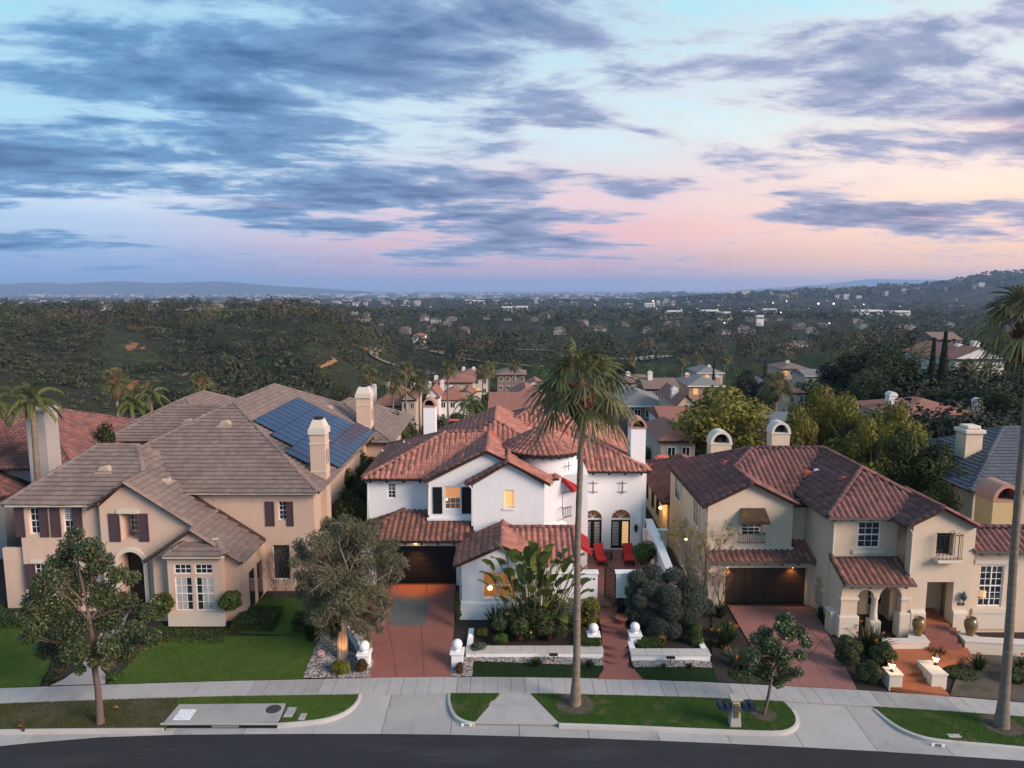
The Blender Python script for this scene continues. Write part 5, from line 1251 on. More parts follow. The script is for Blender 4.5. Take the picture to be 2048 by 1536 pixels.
# street gable with the caged window and the entry
Y = 37.4; e0, e1 = X(1852, 1200, Y), X(1905, 1200, Y); ez1 = Z(1164, Y)
cg = (X(1873, 1090, Y), X(1907, 1090, Y), Z(1111, Y), Z(1066, Y))
wall(RH, 21.8, 25.2, .3, 6.65, Y, [(e0, e1, .3, ez1), cg], cream_st, th=.6, gable=[(23.2, 7.58)])
window(RH, *cg, Y, 1, 1, .35, rail=False, frame=brown_wood)
box('cage_sill', cg[0] - .15, cg[1] + .3, Y - .5, Y + .02, cg[2] - .28, cg[2] - .12, trim_c, RH, .03)
cge = MB().box(cg[0] - .05, cg[1] + .22, Y - .42, Y - .40, cg[3] - .02, cg[3] + .01).build('window_cage', iron, RH)
for i in range(7): MB().bar((cg[0] - .05 + i * (cg[1] - cg[0] + .27) / 6, Y - .41, cg[2] - .1), (cg[0] - .05 + i * (cg[1] - cg[0] + .27) / 6, Y - .41, cg[3] + (.12 if i in (0, 6) else 0)), .022).build('cage_bar', iron, cge)
for x in (cg[0] - .05, cg[1] + .22):
    for z in (cg[2] - .08, cg[3]): MB().bar((x, Y - .41, z), (x, Y, z), .022).build('cage_return', iron, cge)
    for yy in (Y - .28, Y - .14): MB().bar((x, yy, cg[2] - .1), (x, yy, cg[3]), .02).build('cage_bar', iron, cge)
cx_ = (cg[0] + cg[1] + .17) / 2
for sg in (-1, 1): MB().tube([(cx_ + sg * (.08 + .5 * s), Y - .41, cg[3] + .16 * math.cos(s * 3.3) * (1 - s)) for s in np.linspace(0, 1, 9)], .016, 4).build('scroll', iron, cge)
MB().tube([(cx_ + .11 * math.cos(t), Y - .41, cg[3] + .17 + .11 * math.sin(t)) for t in np.linspace(0, 2 * math.pi, 13)], .016, 4).build('ring', iron, cge)
for i in range(8): MB().tube([(cg[0] - .02 + i * .16, Y - .43, cg[2] - .06), (cg[0] + .05 + i * .16, Y - .43, cg[2] + .03), (cg[0] + .12 + i * .16, Y - .43, cg[2] - .06)], .014, 4).build('scroll', iron, cge)
# entry recess
box('entry_back', e0 - .1, e1 + .1, Y + 2.2, Y + 2.3, .3, ez1 + .2, cream_st, RH)
box('entry_floor', e0 - .1, e1 + .1, Y - .1, Y + 2.2, .5, 1.12, saltillo, RH)
MB().box(e0 + .05, e0 + .45, Y + 2.1, Y + 2.2, 1.3, 3.1).build('sidelight', glass_d, RH); MB().box(e0 + .75, e1 - .1, Y + 2.12, Y + 2.2, 1.12, 3.2).build('front_door', brown_wood, RH)
for a, b in ((e0 - .85, e0 - .05), (e1 + .02, e1 + .78)): MB().prism([(Y - .18, .3), (Y - .18, 1.75), (Y - .06, 1.92), (Y + .02, 1.92), (Y + .02, .3)], a, b, 'x').build('plinth', trim_c, RH)
lq = at(1928, 1195, Y - .14)
l_ = MB().lathe(lq.x, lq.y, [(.02, lq.z + .36), (.05, lq.z + .3), (.15, lq.z + .12), (.16, lq.z + .05), (.1, lq.z - .14), (.04, lq.z - .2)], 8).build('wall_lantern', mat('verdigris', (.06, .09, .13), .5, .2, 4), RH)
MB().tube([lq + V3(0, .12, -.05), lq + V3(0, .05, -.3), lq + V3(0, .0, -.2)], .018, 5).build('bracket', iron, l_)
def digits(name, txt, loc, size, m, parent=None, rot=(R(90), 0, 0), ext=.01):
    cu = bpy.data.curves.new(name, 'FONT'); cu.body = txt; cu.size = size; cu.extrude = ext; cu.align_x = 'CENTER'
    o = bpy.data.objects.new(name, cu); COL.objects.link(o)
    me = bpy.data.meshes.new_from_object(o.evaluated_get(bpy.context.evaluated_depsgraph_get())); bpy.data.objects.remove(o); me.materials.clear(); me.materials.append(m)
    o = bpy.data.objects.new(name, me); COL.objects.link(o)
    if parent: o.parent = parent; o.location = Vector(loc) - wloc(parent)
    else: o.location = loc
    o.rotation_euler = rot; return o
nq = at(1922, 1211, Y - .02); digits('house_number', '828', (nq.x, nq.y, nq.z), .26, iron, RH)
# porch arcade
Y = 37.4; cols = [(X(1696, 1230, Y), X(1708, 1230, Y)), None, (X(1797, 1230, Y), X(1815, 1230, Y))]
cA, cB, cC = X(1703, 1230, Y), X(1751, 1230, Y), X(1812, 1230, Y)
zs_ = Z(1195, Y); ztop = 3.6
op = [(cA + .28, cB - .15), (cB + .15, cC - .3)]
wall(RH, 18.12, 21.79, zs_, ztop, Y, [(a, b, zs_, min(ztop - .08, zs_ + (b - a) / 2)) for a, b in op], cream_st, th=.4)
for a, b in op:
    r = (b - a) / 2; cx = (a + b) / 2; zt2 = min(ztop - .08, zs_ + r)
    for sg in (-1, 1):
        arc = [(cx + sg * r * math.cos(t), zs_ + (zt2 - zs_) * math.sin(t)) for t in np.linspace(0, math.pi / 2, 9)]
        MB().prism(arc + [(cx + sg * r, zt2)], Y, Y + .4).build('arch', cream_st, RH)
box('pier', 18.12, op[0][0], Y, Y + .4, .3, zs_, cream_st, RH); box('pier', op[1][1], 21.79, Y, Y + .4, .3, zs_, cream_st, RH)
box('pier_base', 18.0, op[0][0] + .12, Y - .12, Y + .5, .3, 1.55, trim_c, RH, .06); box('pier_base', op[1][1] - .15, 22.1, Y - .16, Y + .5, .3, 1.75, trim_c, RH, .06)
box('capital', 18.05, op[0][0] + .07, Y - .07, Y + .47, zs_ - .16, zs_, trim_c, RH, .02); box('capital', op[1][1] - .07, op[1][1] + .5, Y - .07, Y + .3, zs_ - .16, zs_, trim_c, RH, .02)
MB().lathe(cB, Y + .2, [(.2, .9), (.2, 1.5), (.17, 1.6), (.165, zs_ - .2), (.22, zs_ - .1), (.22, zs_)], 18).build('column', trim_c, RH, True)
box('column_base', cB - .3, cB + .3, Y - .1, Y + .5, .3, 1.25, trim_c, RH, .05)
wall(RH, 18.3, 21.9, .3, 3.5, 40.1, [(X(1703, 1200, 40.1), X(1716, 1200, 40.1), Z(1211, 40.1), 2.9), (X(1735, 1200, 40.1), X(1775, 1200, 40.1), Z(1211, 40.1), 3.0)], cream_st)
window(RH, X(1703, 1200, 40.1), X(1716, 1200, 40.1), Z(1211, 40.1), 2.9, 40.1, 1, 2, .05); window(RH, X(1735, 1200, 40.1), X(1775, 1200, 40.1), Z(1211, 40.1), 3.0, 40.1, 4, 4, .05)
gutter(RH, 18.05, 21.95, 37, 3.55, pipe_m, yb=37.4)
# right one-storey wall with the tall window and lamp inside
Y = 37.95; rw = (X(1958, 1170, Y), X(2006, 1170, Y), Z(1213, Y), Z(1131, Y))
wall(RH, 25.2, 32.6, .3, 5.3, Y, [rw], cream_st)
box('room', rw[0] - .2, rw[1] + .2, Y + .9, Y + .95, rw[2] - .2, rw[3] + .2, room_dim, RH)
o = window(RH, *rw, Y, 4, 6, .06, fw=.07); MB().box((rw[0] + rw[1]) / 2 - .03, (rw[0] + rw[1]) / 2 + .03, Y + .04, Y + .12, rw[2], rw[3]).build('mullion', trim_w, o)
MB().lathe(X(1966, 1190, Y), Y + .09, [(.2, Z(1194, Y)), (.17, Z(1180, Y))], 12, math.pi, 2 * math.pi).build('lamp_shade', mat('lampshade_fabric', (.5, .38, .28), .8, .1, 3, emit=(1, .5, .2), estr=.35), o)
MB().box(rw[0] - .3, rw[1] + .35, Y - .14, Y + .05, rw[2] - .35, rw[2] - .1).build('sill', trim_c, RH); MB().box(rw[0] - .3, rw[1] + .4, Y - .08, Y + .05, rw[2] - 1.3, rw[2] - .36).build('plinth', trim_c, RH)
MB().box(rw[0] - .35, rw[1] + .3, Y - .06, Y + .03, rw[3] + .1, rw[3] + .35).build('lintel', trim_c, RH)
gutter(RH, 25.2, 33, 37.4, 5.3, pipe_m, yb=37.95)
# chimneys and vents
cap_c = mat('cream_cap', (.60, .54, .47), .85, .1, 2)
Yc = 50.2; arch_chimney(RH, X(1421.5, 900, Yc), X(1463, 900, Yc), Yc, Yc + 1.0, 4, Z(889, Yc), cream_st, cap_c)
Yc = 50.6; arch_chimney(RH, X(1543, 890, Yc), X(1579, 890, Yc), Yc, Yc + 1.0, 4, Z(868, Yc), cream_st, cap_c)
for q, f in (((1444, 969), (-1, 0, 0)), ((1456, 924), (-1, 0, 0)), ((1692, 956), (-1, 0, 0)), ((1884, 1010), (1, 0, 0)), ((1321, 913), (-1, 0, 0)), ((1306, 930), (-1, 0, 0))): roof_vent(RH, on_roof(Rr, *q), vent_red, .22, f)
roof_vent(RH, on_roof(Rr, 1617, 948), vent_red, .36)
q = on_roof(Rr, 1634, 942); MB().lathe(q.x, q.y, [(.22, q.z - .1), (.2, q.z + .1), (.01, q.z + .16)], 12).build('skylight_dome', trim_w, RH, True)
# rear wing flank with the lit lantern
q = V3(11.5, 53.6, 2.6); l_ = MB().ball(q, .12, 8).build('wall_lantern', lampglow, RH); lamp('lantern_glow', 'POINT', q + V3(-.2, 0, 0), 45, (1, .55, .15), .1)
for i, yy in enumerate((55.5, 57.5, 60)): MB().box(11.74, 11.79, yy, yy + .9, 1.3, 2.9).build('side_window', glass_d, RH)
# ---------------------------------------------------------------- drive, steps, planters and lamps of the cream house
drv2 = tag(bpy.data.objects.new('driveway', None), kind='structure'); COL.objects.link(drv2)
patch('panel', [gpt(1549, 1370), gpt(1500, 1290), gpt(1455, 1212)], [gpt(1714, 1379.5), gpt(1672, 1300), gpt(1625, 1214)], 3, [0, .1, .35, .6, .82, 1], rose_conc, drv2, gap=.01)
for a_, b_ in (((1575, 1355), (1690, 1235)), ((1560, 1290), (1700, 1355)), ((1520, 1320), (1650, 1240)), ((1600, 1240), (1690, 1330))):
    p, q = gpt(*a_, .043), gpt(*b_, .043); d = (q - p).normalized(); s = V3(d.y, -d.x, 0) * .022
    tag(poly_sheet('joint', [tuple((p - s)[:2]), tuple((q - s)[:2]), tuple((q + s)[:2]), tuple((p + s)[:2])], lambda x, y: near_h(x, y) + .045, mat('dark_joint', (.10, .05, .045), .9, .1, 2), .6, 0, drv2, None))  # dark diagonal joints of the paving
ent = tag(bpy.data.objects.new('entry_steps', None), kind='structure'); COL.objects.link(ent)
def flat(pix, z, th=.18, m=saltillo, nm='step'):
    P = [gp(a, b, z) for a, b in pix]; MB().prism([(p.x, p.y) for p in P], z - th, z, 'z').build(nm, m, ent)
flat([(1780, 1374), (1900, 1390), (1862, 1354), (1800, 1354)], .30, .2, nm='landing'); flat([(1800, 1358), (1852, 1358), (1846, 1332), (1797, 1332)], .46); flat([(1797, 1345), (1843, 1345), (1838, 1318), (1790, 1318)], .62)
flat([(1775, 1334), (1850, 1334), (1945, 1312), (1925, 1280), (1775, 1285)], .64, .3, nm='landing')
for i, (a, b, pf, pk, z) in enumerate(((1857, 1925, 1294, 1262, .80), (1853, 1916, 1281, 1250, .96), (1849, 1901, 1268, 1240, 1.1))): flat([(a, pf), (b, pf), (b - 4, pk), (a, pk)], z, .5, red_conc)
def low_wall(label, pix, z0, z1, caps=True):
    P = [gp(a, b, z1) for a, b in pix]; t = thing('planter_wall', label, 'planter', (P[0].x, P[0].y, z0))
    MB().prism([(p.x, p.y) for p in P], z0, z1 - .07, 'z').build('wall', trim_c, t); c_ = sum(P, V3(0, 0, 0)) / len(P)
    MB().prism([(p.x + (p.x - c_.x) / abs(p.x - c_.x + 1e-6) * .04, p.y + (p.y - c_.y) / abs(p.y - c_.y + 1e-6) * .04) for p in P], z1 - .07, z1, 'z').build('cap_stone', cap_c, t)
low_wall('cream planter wall below the arched porch, left of the entry steps', [(1765, 1283), (1858, 1283), (1846, 1268), (1815, 1266), (1815, 1275), (1765, 1275)], .3, 1.05)
low_wall('long cream planter wall right of the entry steps', [(1931, 1281), (2200, 1296), (2200, 1286), (1962, 1274), (1945, 1266), (1917, 1266)], .3, 1.05)
lw = [('low cream lamp pier left of the street steps', [(1780, 1349), (1806, 1349), (1792, 1334), (1767, 1334)], 1783), ('low cream lamp wall right of the street steps', [(1865, 1348), (1895, 1348), (1862, 1321), (1836, 1321)], 1871)]
for lb, pix, lx in lw:
    low_wall(lb, pix, .1, .95)
    p = gp(lx, pix[2][1] + 8, .95); t = thing('pier_lamp', 'lit ' + ('brass lamp on the cream pier left of the street steps' if lx < 1800 else 'brass lamp on the cream wall right of the street steps'), 'lamp', p, 'lit lamps at the cream house steps')
    MB().lathe(p.x, p.y, [(.11, p.z), (.05, p.z + .03), (.03, p.z + .1), (.03, p.z + .16), (.1, p.z + .18)], 10).build('base', iron, t, True)
    MB().lathe(p.x, p.y, [(.09, p.z + .18), (.17, p.z + .42)], 10).build('lantern_glass', lampglow, t, True); MB().lathe(p.x, p.y, [(.19, p.z + .42), (.1, p.z + .5), (.02, p.z + .58)], 10).build('hood', iron, t, True)
    lamp('pier_lamp_glow', 'POINT', (p.x, p.y - .2, p.z + .62), 7, (1, .6, .25), .1)
um = mat('glazed_urn', (.20, .115, .035), .28, .3, 2.2, spec=.5, coat=.3, spots=(1.3, .5, .7, (.16, .13, .05)))
for px_, lb in ((1836, 'tall glazed brown urn left of the cream house entry'), (1940, 'tall glazed brown urn right of the cream house entry')):
    p = gp(px_, 1270, 1.05); t = thing('urn', lb, 'urn', p, 'glazed urns beside the entry')
    h = at(px_, 1235, p.y).z - p.z
    MB().lathe(p.x, p.y, [(.01, p.z), (.17, p.z), (.2, p.z + h * .1), (.33, p.z + h * .55), (.32, p.z + h * .78), (.22, p.z + h * .92), (.25, p.z + h), (.2, p.z + h), (.17, p.z + h * .9), (.01, p.z + h * .6)], 22).build('urn_body', um, t, True)
t = thing('garden_wall', 'cream corner pier between the rose driveway and the porch', 'wall', gpt(1675, 1262))
p = gpt(1672, 1268); box('pier', p.x - .35, p.x + .35, p.y, p.y + .7, .1, 1.55, cream_st, t); box('cap', p.x - .4, p.x + .4, p.y - .05, p.y + .75, 1.55, 1.63, cap_c, t, .02)
lawn_slope('dry_bed', [(1900, 1391), (2048, 1404), (2250, 1424), (2200, 1300), (1945, 1300), (1925, 1320)], drysoil, 0)
lawn_slope('mulch_bed', [(1436, 1364), (1545, 1369), (1452, 1214), (1425, 1220), (1424, 1330)], soil, 0)

# ================================================================ vegetation
def leafm(name, c, c2, rough=.6, tr=.22, rand=0.0, spec=.25): return mat(name, c, rough, .12, 1.0, c2, spec=spec, tint=True, leaf=tr, objrand=rand)
mag_l = leafm('magnolia_leaf', (.085, .115, .032), (.018, .038, .015), .38, .12, spec=.5)
mag_b = leafm('magnolia_underside', (.16, .09, .035), (.09, .055, .022), .7, .1)
mel_l = leafm('paperbark_leaf', (.20, .19, .105), (.085, .09, .05), .7, .2)
olive_l = leafm('olive_leaf', (.095, .108, .078), (.040, .050, .036), .65, .12)
yel_l = leafm('yellow_leaf', (.26, .20, .045), (.13, .12, .025), .7, .3)
bush_l = leafm('shrub_leaf', (.085, .130, .022), (.026, .050, .012), .5, .2, .5)
dark_l = leafm('dark_hedge_leaf', (.046, .068, .018), (.016, .028, .010), .55, .15, .4)
gold_l = leafm('golden_leaf', (.24, .21, .025), (.075, .085, .014), .6, .25)
redl = leafm('red_leaf', (.15, .045, .02), (.045, .04, .014), .6, .2)
grey_l = leafm('grey_green_leaf', (.14, .155, .10), (.06, .075, .045), .7, .15)
strel_l = leafm('bird_of_paradise_leaf', (.19, .215, .055), (.06, .10, .026), .42, .3, .35, .4)
strap_l = leafm('strap_leaf', (.050, .075, .024), (.014, .026, .010), .5, .15, .4)
palm_l = leafm('fan_palm_leaf', (.21, .185, .075), (.045, .065, .024), .5, .2, .3)
queen_l = leafm('queen_palm_leaf', (.15, .165, .04), (.05, .07, .02), .5, .25, .3)
tree_g = leafm('broadleaf_green', (.078, .100, .022), (.022, .034, .011), .65, .2, .8)
tree_y = leafm('olive_gold_foliage', (.25, .215, .035), (.085, .092, .02), .65, .25, .5)
tree_d = leafm('dark_evergreen', (.032, .038, .018), (.011, .015, .008), .7, .12, .5)
tree_w = leafm('willow_green', (.095, .112, .042), (.035, .046, .02), .7, .2, .3)
stem_m = mat('green_stem', (.14, .12, .05), .7, .2, 4)
def unit(a): return a / np.maximum(np.linalg.norm(a, axis=-1, keepdims=True), 1e-9)
def leafquads(P, Nn, s, asp=.5, fold=0.0):
    n = len(P); t = unit(np.cross(Nn, unit(rng.normal(size=(n, 3))))); b = np.cross(Nn, t); s = s[:, None]
    v = np.stack([P - t * s, P + b * s * asp - Nn * s * fold, P + t * s, P - b * s * asp - Nn * s * fold], 1).reshape(-1, 3)
    return v, np.arange(4 * n).reshape(n, 4)
def clump_cloud(clumps, n, inner=.45):
    C = np.array(clumps, dtype=float); wt = (C[:, 3] * C[:, 4] * C[:, 5]) ** (2 / 3); k = rng.choice(len(C), n, p=wt / wt.sum())
    d = unit(rng.normal(size=(n, 3))); r = inner + (1 - inner) * np.sqrt(rng.random(n)); P = C[k, :3] + d * C[k, 3:6] * r[:, None]
    ct = rng.random(len(C)); return P, d, ct[k]
def crown(name, clumps, n, size, m, parent, asp=.5, up=.5, inner=.45, smin=.7, tilt=.5):
    P, d, ct = clump_cloud(clumps, n, inner); Nn = unit(d * .8 + np.array([0, 0, up]) + rng.normal(size=(n, 3)) * tilt)
    v, f = leafquads(P, Nn, size * rng.uniform(smin, 1.3, n), asp, .12)
    return mesh_np(name, v, f, m, parent, np.repeat(np.clip(ct * .55 + rng.random(n) * .55 - .05, 0, 1), 4))
def rnd_clumps(c, R3, k, r, flat=1.0, shell=.55):
    out = []
    for _ in range(k):
        d = unit(rng.normal(size=3)); q = shell + (1 - shell) * rng.random() ** .5; rr = r * rng.uniform(.7, 1.25)
        out.append((c[0] + d[0] * R3[0] * q * .8, c[1] + d[1] * R3[1] * q * .8, c[2] + d[2] * R3[2] * q * .8, rr, rr, rr * flat))
    return out
def limbs(root, base, fork, clumps, r0, m, name='trunk', k=12, wob=.12, sub=True):
    """trunk, a leader that climbs through the crown, limbs leaving it at their own heights"""
    b = MB(); base, fork = Vector(base), Vector(fork); mid = (base + fork) / 2 + Vector((random.uniform(-1, 1), random.uniform(-1, 1), 0)) * wob * .5
    top = Vector(max(clumps, key=lambda c: c[2])[:3]); cx = sum(c[0] for c in clumps) / len(clumps); cy = sum(c[1] for c in clumps) / len(clumps)
    top = Vector((top.x * .5 + cx * .5, top.y * .5 + cy * .5, top.z)); lead = lambda s: fork + (top - fork) * s + Vector((math.sin(s * 5) * wob, math.cos(s * 4) * wob - wob, 0)) * .8
    b.tube([base - Vector((0, 0, .15)), base + (mid - base) * .15, mid, fork], [r0 * 1.45, r0 * 1.1, r0 * .92, r0 * .8], 9)
    b.tube([fork - Vector((0, 0, .05))] + [lead(q) for q in (.2, .45, .7, .95)], [r0 * .8, r0 * .62, r0 * .42, r0 * .24, r0 * .06], 7)
    for c in random.sample(list(clumps), min(k, len(clumps))):
        e = Vector(c[:3]); s = (e.z - fork.z) / max(.1, top.z - fork.z) - random.uniform(.2, .45); s = min(.85, max(0.0, s)); st = lead(s); rr = r0 * (.42 - .28 * s)
        m1 = st + (e - st) * .5 + Vector((random.uniform(-1, 1), random.uniform(-1, 1), random.uniform(-.2, .5))) * wob * (e - st).length
        b.tube([st, st + (m1 - st) * .5 + Vector((0, 0, .05)), m1, e], [rr, rr * .8, rr * .5, rr * .15], 5)
        if sub:
            for _ in range(2):
                e2 = e + Vector((random.uniform(-1, 1), random.uniform(-1, 1), random.uniform(-.4, .8))) * c[3] * .9
                b.tube([m1, (m1 + e2) / 2, e2], [rr * .4, rr * .25, rr * .1], 4)
    return b.build(name, m, root, True)
# --- magnolia on the left parkway
b0 = gp(201, 1446, .17); Ym = b0.y
def pxc(px, py, rpx, Y, dy=0, flat=.85):
    p = at(px, py, Y + dy); r = rpx / F * Y * 1.02; return (p.x, p.y, p.z, r, r, r * flat)
t = thing('magnolia_tree', 'broad magnolia tree with glossy leaves on the left parkway', 'tree', b0)
cl = [pxc(a, b, r, Ym, random.uniform(-1.2, 1.2)) for a, b, r in ((150, 1068, 22), (140, 1095, 30), (178, 1100, 34), (120, 1130, 36), (200, 1125, 34), (235, 1148, 26), (262, 1155, 22), (95, 1165, 38), (160, 1160, 40), (75, 1200, 34), (130, 1205, 40), (205, 1190, 40), (250, 1205, 34), (290, 1225, 28), (85, 1245, 40), (140, 1255, 42), (215, 1240, 38), (265, 1265, 34), (300, 1275, 26), (60, 1270, 26), (100, 1290, 38), (150, 1300, 34), (225, 1290, 36), (255, 1310, 26), (125, 1325, 22), (190, 1320, 20), (45, 1225, 16), (310, 1205, 14), (160, 1340, 14), (215, 1330, 16))]
crown('crown', [(*q[:3], q[3] * .86, q[4] * .86, q[5] * .86) for q in cl], 30000, .072, mag_l, t, .42, .4, .12, tilt=.85); crown('leaf_undersides', cl, 1500, .08, mag_b, t, .48, .3, .4)
limbs(t, b0, at(186, 1315, Ym), cl, .15, bark, k=16)
# --- young magnolia on the right parkway
b0 = gp(1528, 1428, .17); Ym = b0.y
t = thing('young_tree', 'slim young magnolia beside the mailboxes', 'tree', b0)
cl = [pxc(a, b, r, Ym, random.uniform(-.7, .7)) for a, b, r in ((1570, 1238, 20), (1575, 1262, 24), (1560, 1255, 16), (1530, 1265, 18), (1515, 1280, 20), (1545, 1290, 22), (1600, 1265, 18), (1612, 1285, 14), (1530, 1310, 24), (1505, 1310, 20), (1565, 1315, 22), (1500, 1330, 18), (1535, 1345, 22), (1570, 1345, 22), (1595, 1345, 14), (1600, 1310, 14), (1555, 1365, 14))]
crown('crown', cl, 8200, .072, mag_l, t, .42, .4, .15, tilt=.8); limbs(t, b0, at(1545, 1345, Ym), cl, .075, bark, k=14)
# --- paperbark by the driveway
b0 = gpt(686, 1316); Ym = b0.y
t = thing('paperbark_tree', 'shaggy paperbark tree lit from below beside the red driveway', 'tree', b0)
cl = [pxc(a, b, r, Ym, random.uniform(-1.3, 1.6)) for a, b, r in ((665, 1065, 30), (700, 1062, 34), (735, 1075, 30), (640, 1085, 32), (765, 1100, 30), (790, 1125, 24), (690, 1100, 40), (640, 1125, 36), (735, 1125, 38), (775, 1155, 28), (615, 1120, 22), (665, 1155, 38), (715, 1165, 36), (620, 1165, 28), (755, 1190, 28), (600, 1090, 18), (650, 1195, 30), (700, 1205, 30), (735, 1225, 26), (765, 1230, 16), (620, 1205, 24), (715, 1255, 20), (640, 1235, 22), (760, 1260, 10), (735, 1260, 14), (600, 1150, 16), (690, 1045, 20), (800, 1150, 12), (690, 1180, 34), (672, 1225, 26), (706, 1228, 24), (590, 1125, 14), (655, 1045, 16), (745, 1050, 18), (785, 1090, 18), (600, 1185, 18), (770, 1205, 18))]
cl += [pxc(a, b, r, Ym, d) for a, b, r, d in ((690, 1195, 26, -1.3), (668, 1210, 24, -1.2), (714, 1208, 24, -1.2), (645, 1262, 16, 0), (668, 1268, 14, .5), (735, 1278, 12, .3), (625, 1235, 18, .4), (750, 1245, 16, -.3), (690, 1235, 18, -.9), (605, 1110, 18, .3), (808, 1125, 12, 0))]
crown('crown', cl, 29000, .10, mel_l, t, .22, .1, .1, tilt=1.0)
limbs(t, b0, at(690, 1205, Ym), cl, .085, mat('grey_bark', (.20, .165, .135), .95, .3, 4, bump=.6, bscale=20), k=26, wob=.35)
tw = MB()
for c in cl:
    for _ in range(7):
        e = Vector(c[:3]) + Vector((random.uniform(-1, 1), random.uniform(-1.2, .6), random.uniform(-1, .8))) * c[3] * 1.15; s = Vector(c[:3]) + Vector((0, 0, -.2)); tw.tube([s, (s + e) / 2 + Vector((0, 0, .25 * c[3])), e], [.03, .02, .008], 4)
tag(tw.build('twigs', twig, t), kind='stuff')
st = MB()
for k, (dx_, top) in enumerate(((-.16, 1262), (.02, 1232), (.16, 1246))): st.tube([b0 + V3(dx_ * .8, -.02, -.2), b0 + V3(dx_, -.03, .9), at(686 + dx_ * 30, top, Ym - .05)], [.17, .13, .07], 8)
st.build('stems', bark_pale, t, True)
lamp('uplight', 'SPOT', (b0.x + .1, b0.y - .75, b0.z + .05), 95, (1, .45, .10), .05, (R(155), 0, 0), 62)
# --- olive with clipped clouds of foliage
b0 = gpt(1330, 1262); b0.z = .75; Ym = b0.y
t = thing('olive_tree', 'grey-green olive tree clipped into round clouds behind the planter wall', 'tree', b0)
cl = [pxc(a, b, r, Ym, dy, .9) for a, b, r, dy in ((1275, 1158, 22, 1.2), (1305, 1150, 26, 1.6), (1348, 1152, 22, 1.4), (1302, 1178, 20, .2), (1376, 1172, 24, 1), (1262, 1182, 14, .8), (1281, 1200, 17, 0), (1262, 1205, 15, .5), (1338, 1192, 26, -.3), (1312, 1198, 16, .8), (1385, 1205, 32, .4), (1398, 1185, 20, 1.2), (1412, 1212, 18, .9), (1345, 1222, 22, -.6), (1378, 1232, 24, -.4), (1300, 1232, 24, .2), (1275, 1232, 20, .4), (1320, 1250, 22, -.7), (1345, 1258, 20, -.8), (1370, 1255, 18, -.3), (1308, 1262, 16, -.6))]
crown('crown', cl, 30000, .07, olive_l, t, .3, .2, .62, tilt=1.0)
for q in cl: MB().ball(q[:3], q[3] * .62, 10, .9).build('core_ball', mat('olive_core_shade', (.03, .036, .026), .95, .3, 6), t); limbs(t, b0, at(1332, 1240, Ym), cl, .13, bark, k=20, wob=.15, sub=False)  # solid dark balls, shade inside the clumps put into their colour
# --- half-bare yellow tree between the houses
b0 = V3(X(1392, 1140, 41.5), 41.5, .5)
t = thing('bare_tree', 'half-bare tree with sparse yellow leaves between the white and cream houses', 'tree', b0)
def branchy(b, p, d, l, r, n, spread, tips, up=.25):
    q = p + d * l; b.tube([p, p + d * l * .5 + Vector((random.uniform(-1, 1), random.uniform(-1, 1), random.uniform(-1, 1))) * l * .06, q], [r, r * .8, r * .62], 5 if r > .02 else 3)
    if n == 0: tips.append(q); return
    for _ in range(random.choice((2, 3, 3))):
        nd_ = (d + Vector((random.uniform(-1, 1), random.uniform(-1, 1), random.uniform(-.6, 1) + up * .3)) * spread).normalized(); branchy(b, q, nd_, l * random.uniform(.62, .85), r * .6, n - 1, spread, tips, up)
b = MB(); tips = []
for a in range(4): branchy(b, b0, Vector((math.cos(a * 1.7) * .35, math.sin(a * 1.7) * .35, 1)).normalized(), 1.5, .07, 5, .62, tips)
b.build('branches_or_core', twig, t)
crown('leaves', [(q.x, q.y, q.z, .2, .2, .15) for q in random.sample(tips, min(len(tips), 150))], 1900, .055, yel_l, t, .5, .3, .1)
# --- bare shrub before the beige house, bare vine on the cream garage
for lb, px, py, Y0, l, n, k in (('leafless twiggy shrub against the beige house corner', 560, 1245, 40.3, 1.35, 5, 5), ('leafless vine on the cream garage corner', 1438, 1215, 40.9, .75, 4, 4)):
    b0 = at(px, py, Y0); t = thing('bare_shrub', lb, 'shrub', b0); b = MB(); tips = []
    for a in range(k): branchy(b, b0, Vector((math.cos(a * 2.1) * .25, math.sin(a * 2.1) * .2, 1)).normalized(), l, .035, n, .42, tips, 1.2)
    b.build('branches_or_core', mat('dark_twigs', (.10, .075, .065), .9, .25, 5), t)
    tag(crown('buds', [(q.x, q.y, q.z, .12, .12, .1) for q in tips], 700, .03, redl if n == 4 else mel_l, t, .5, .3, .1), kind='stuff')
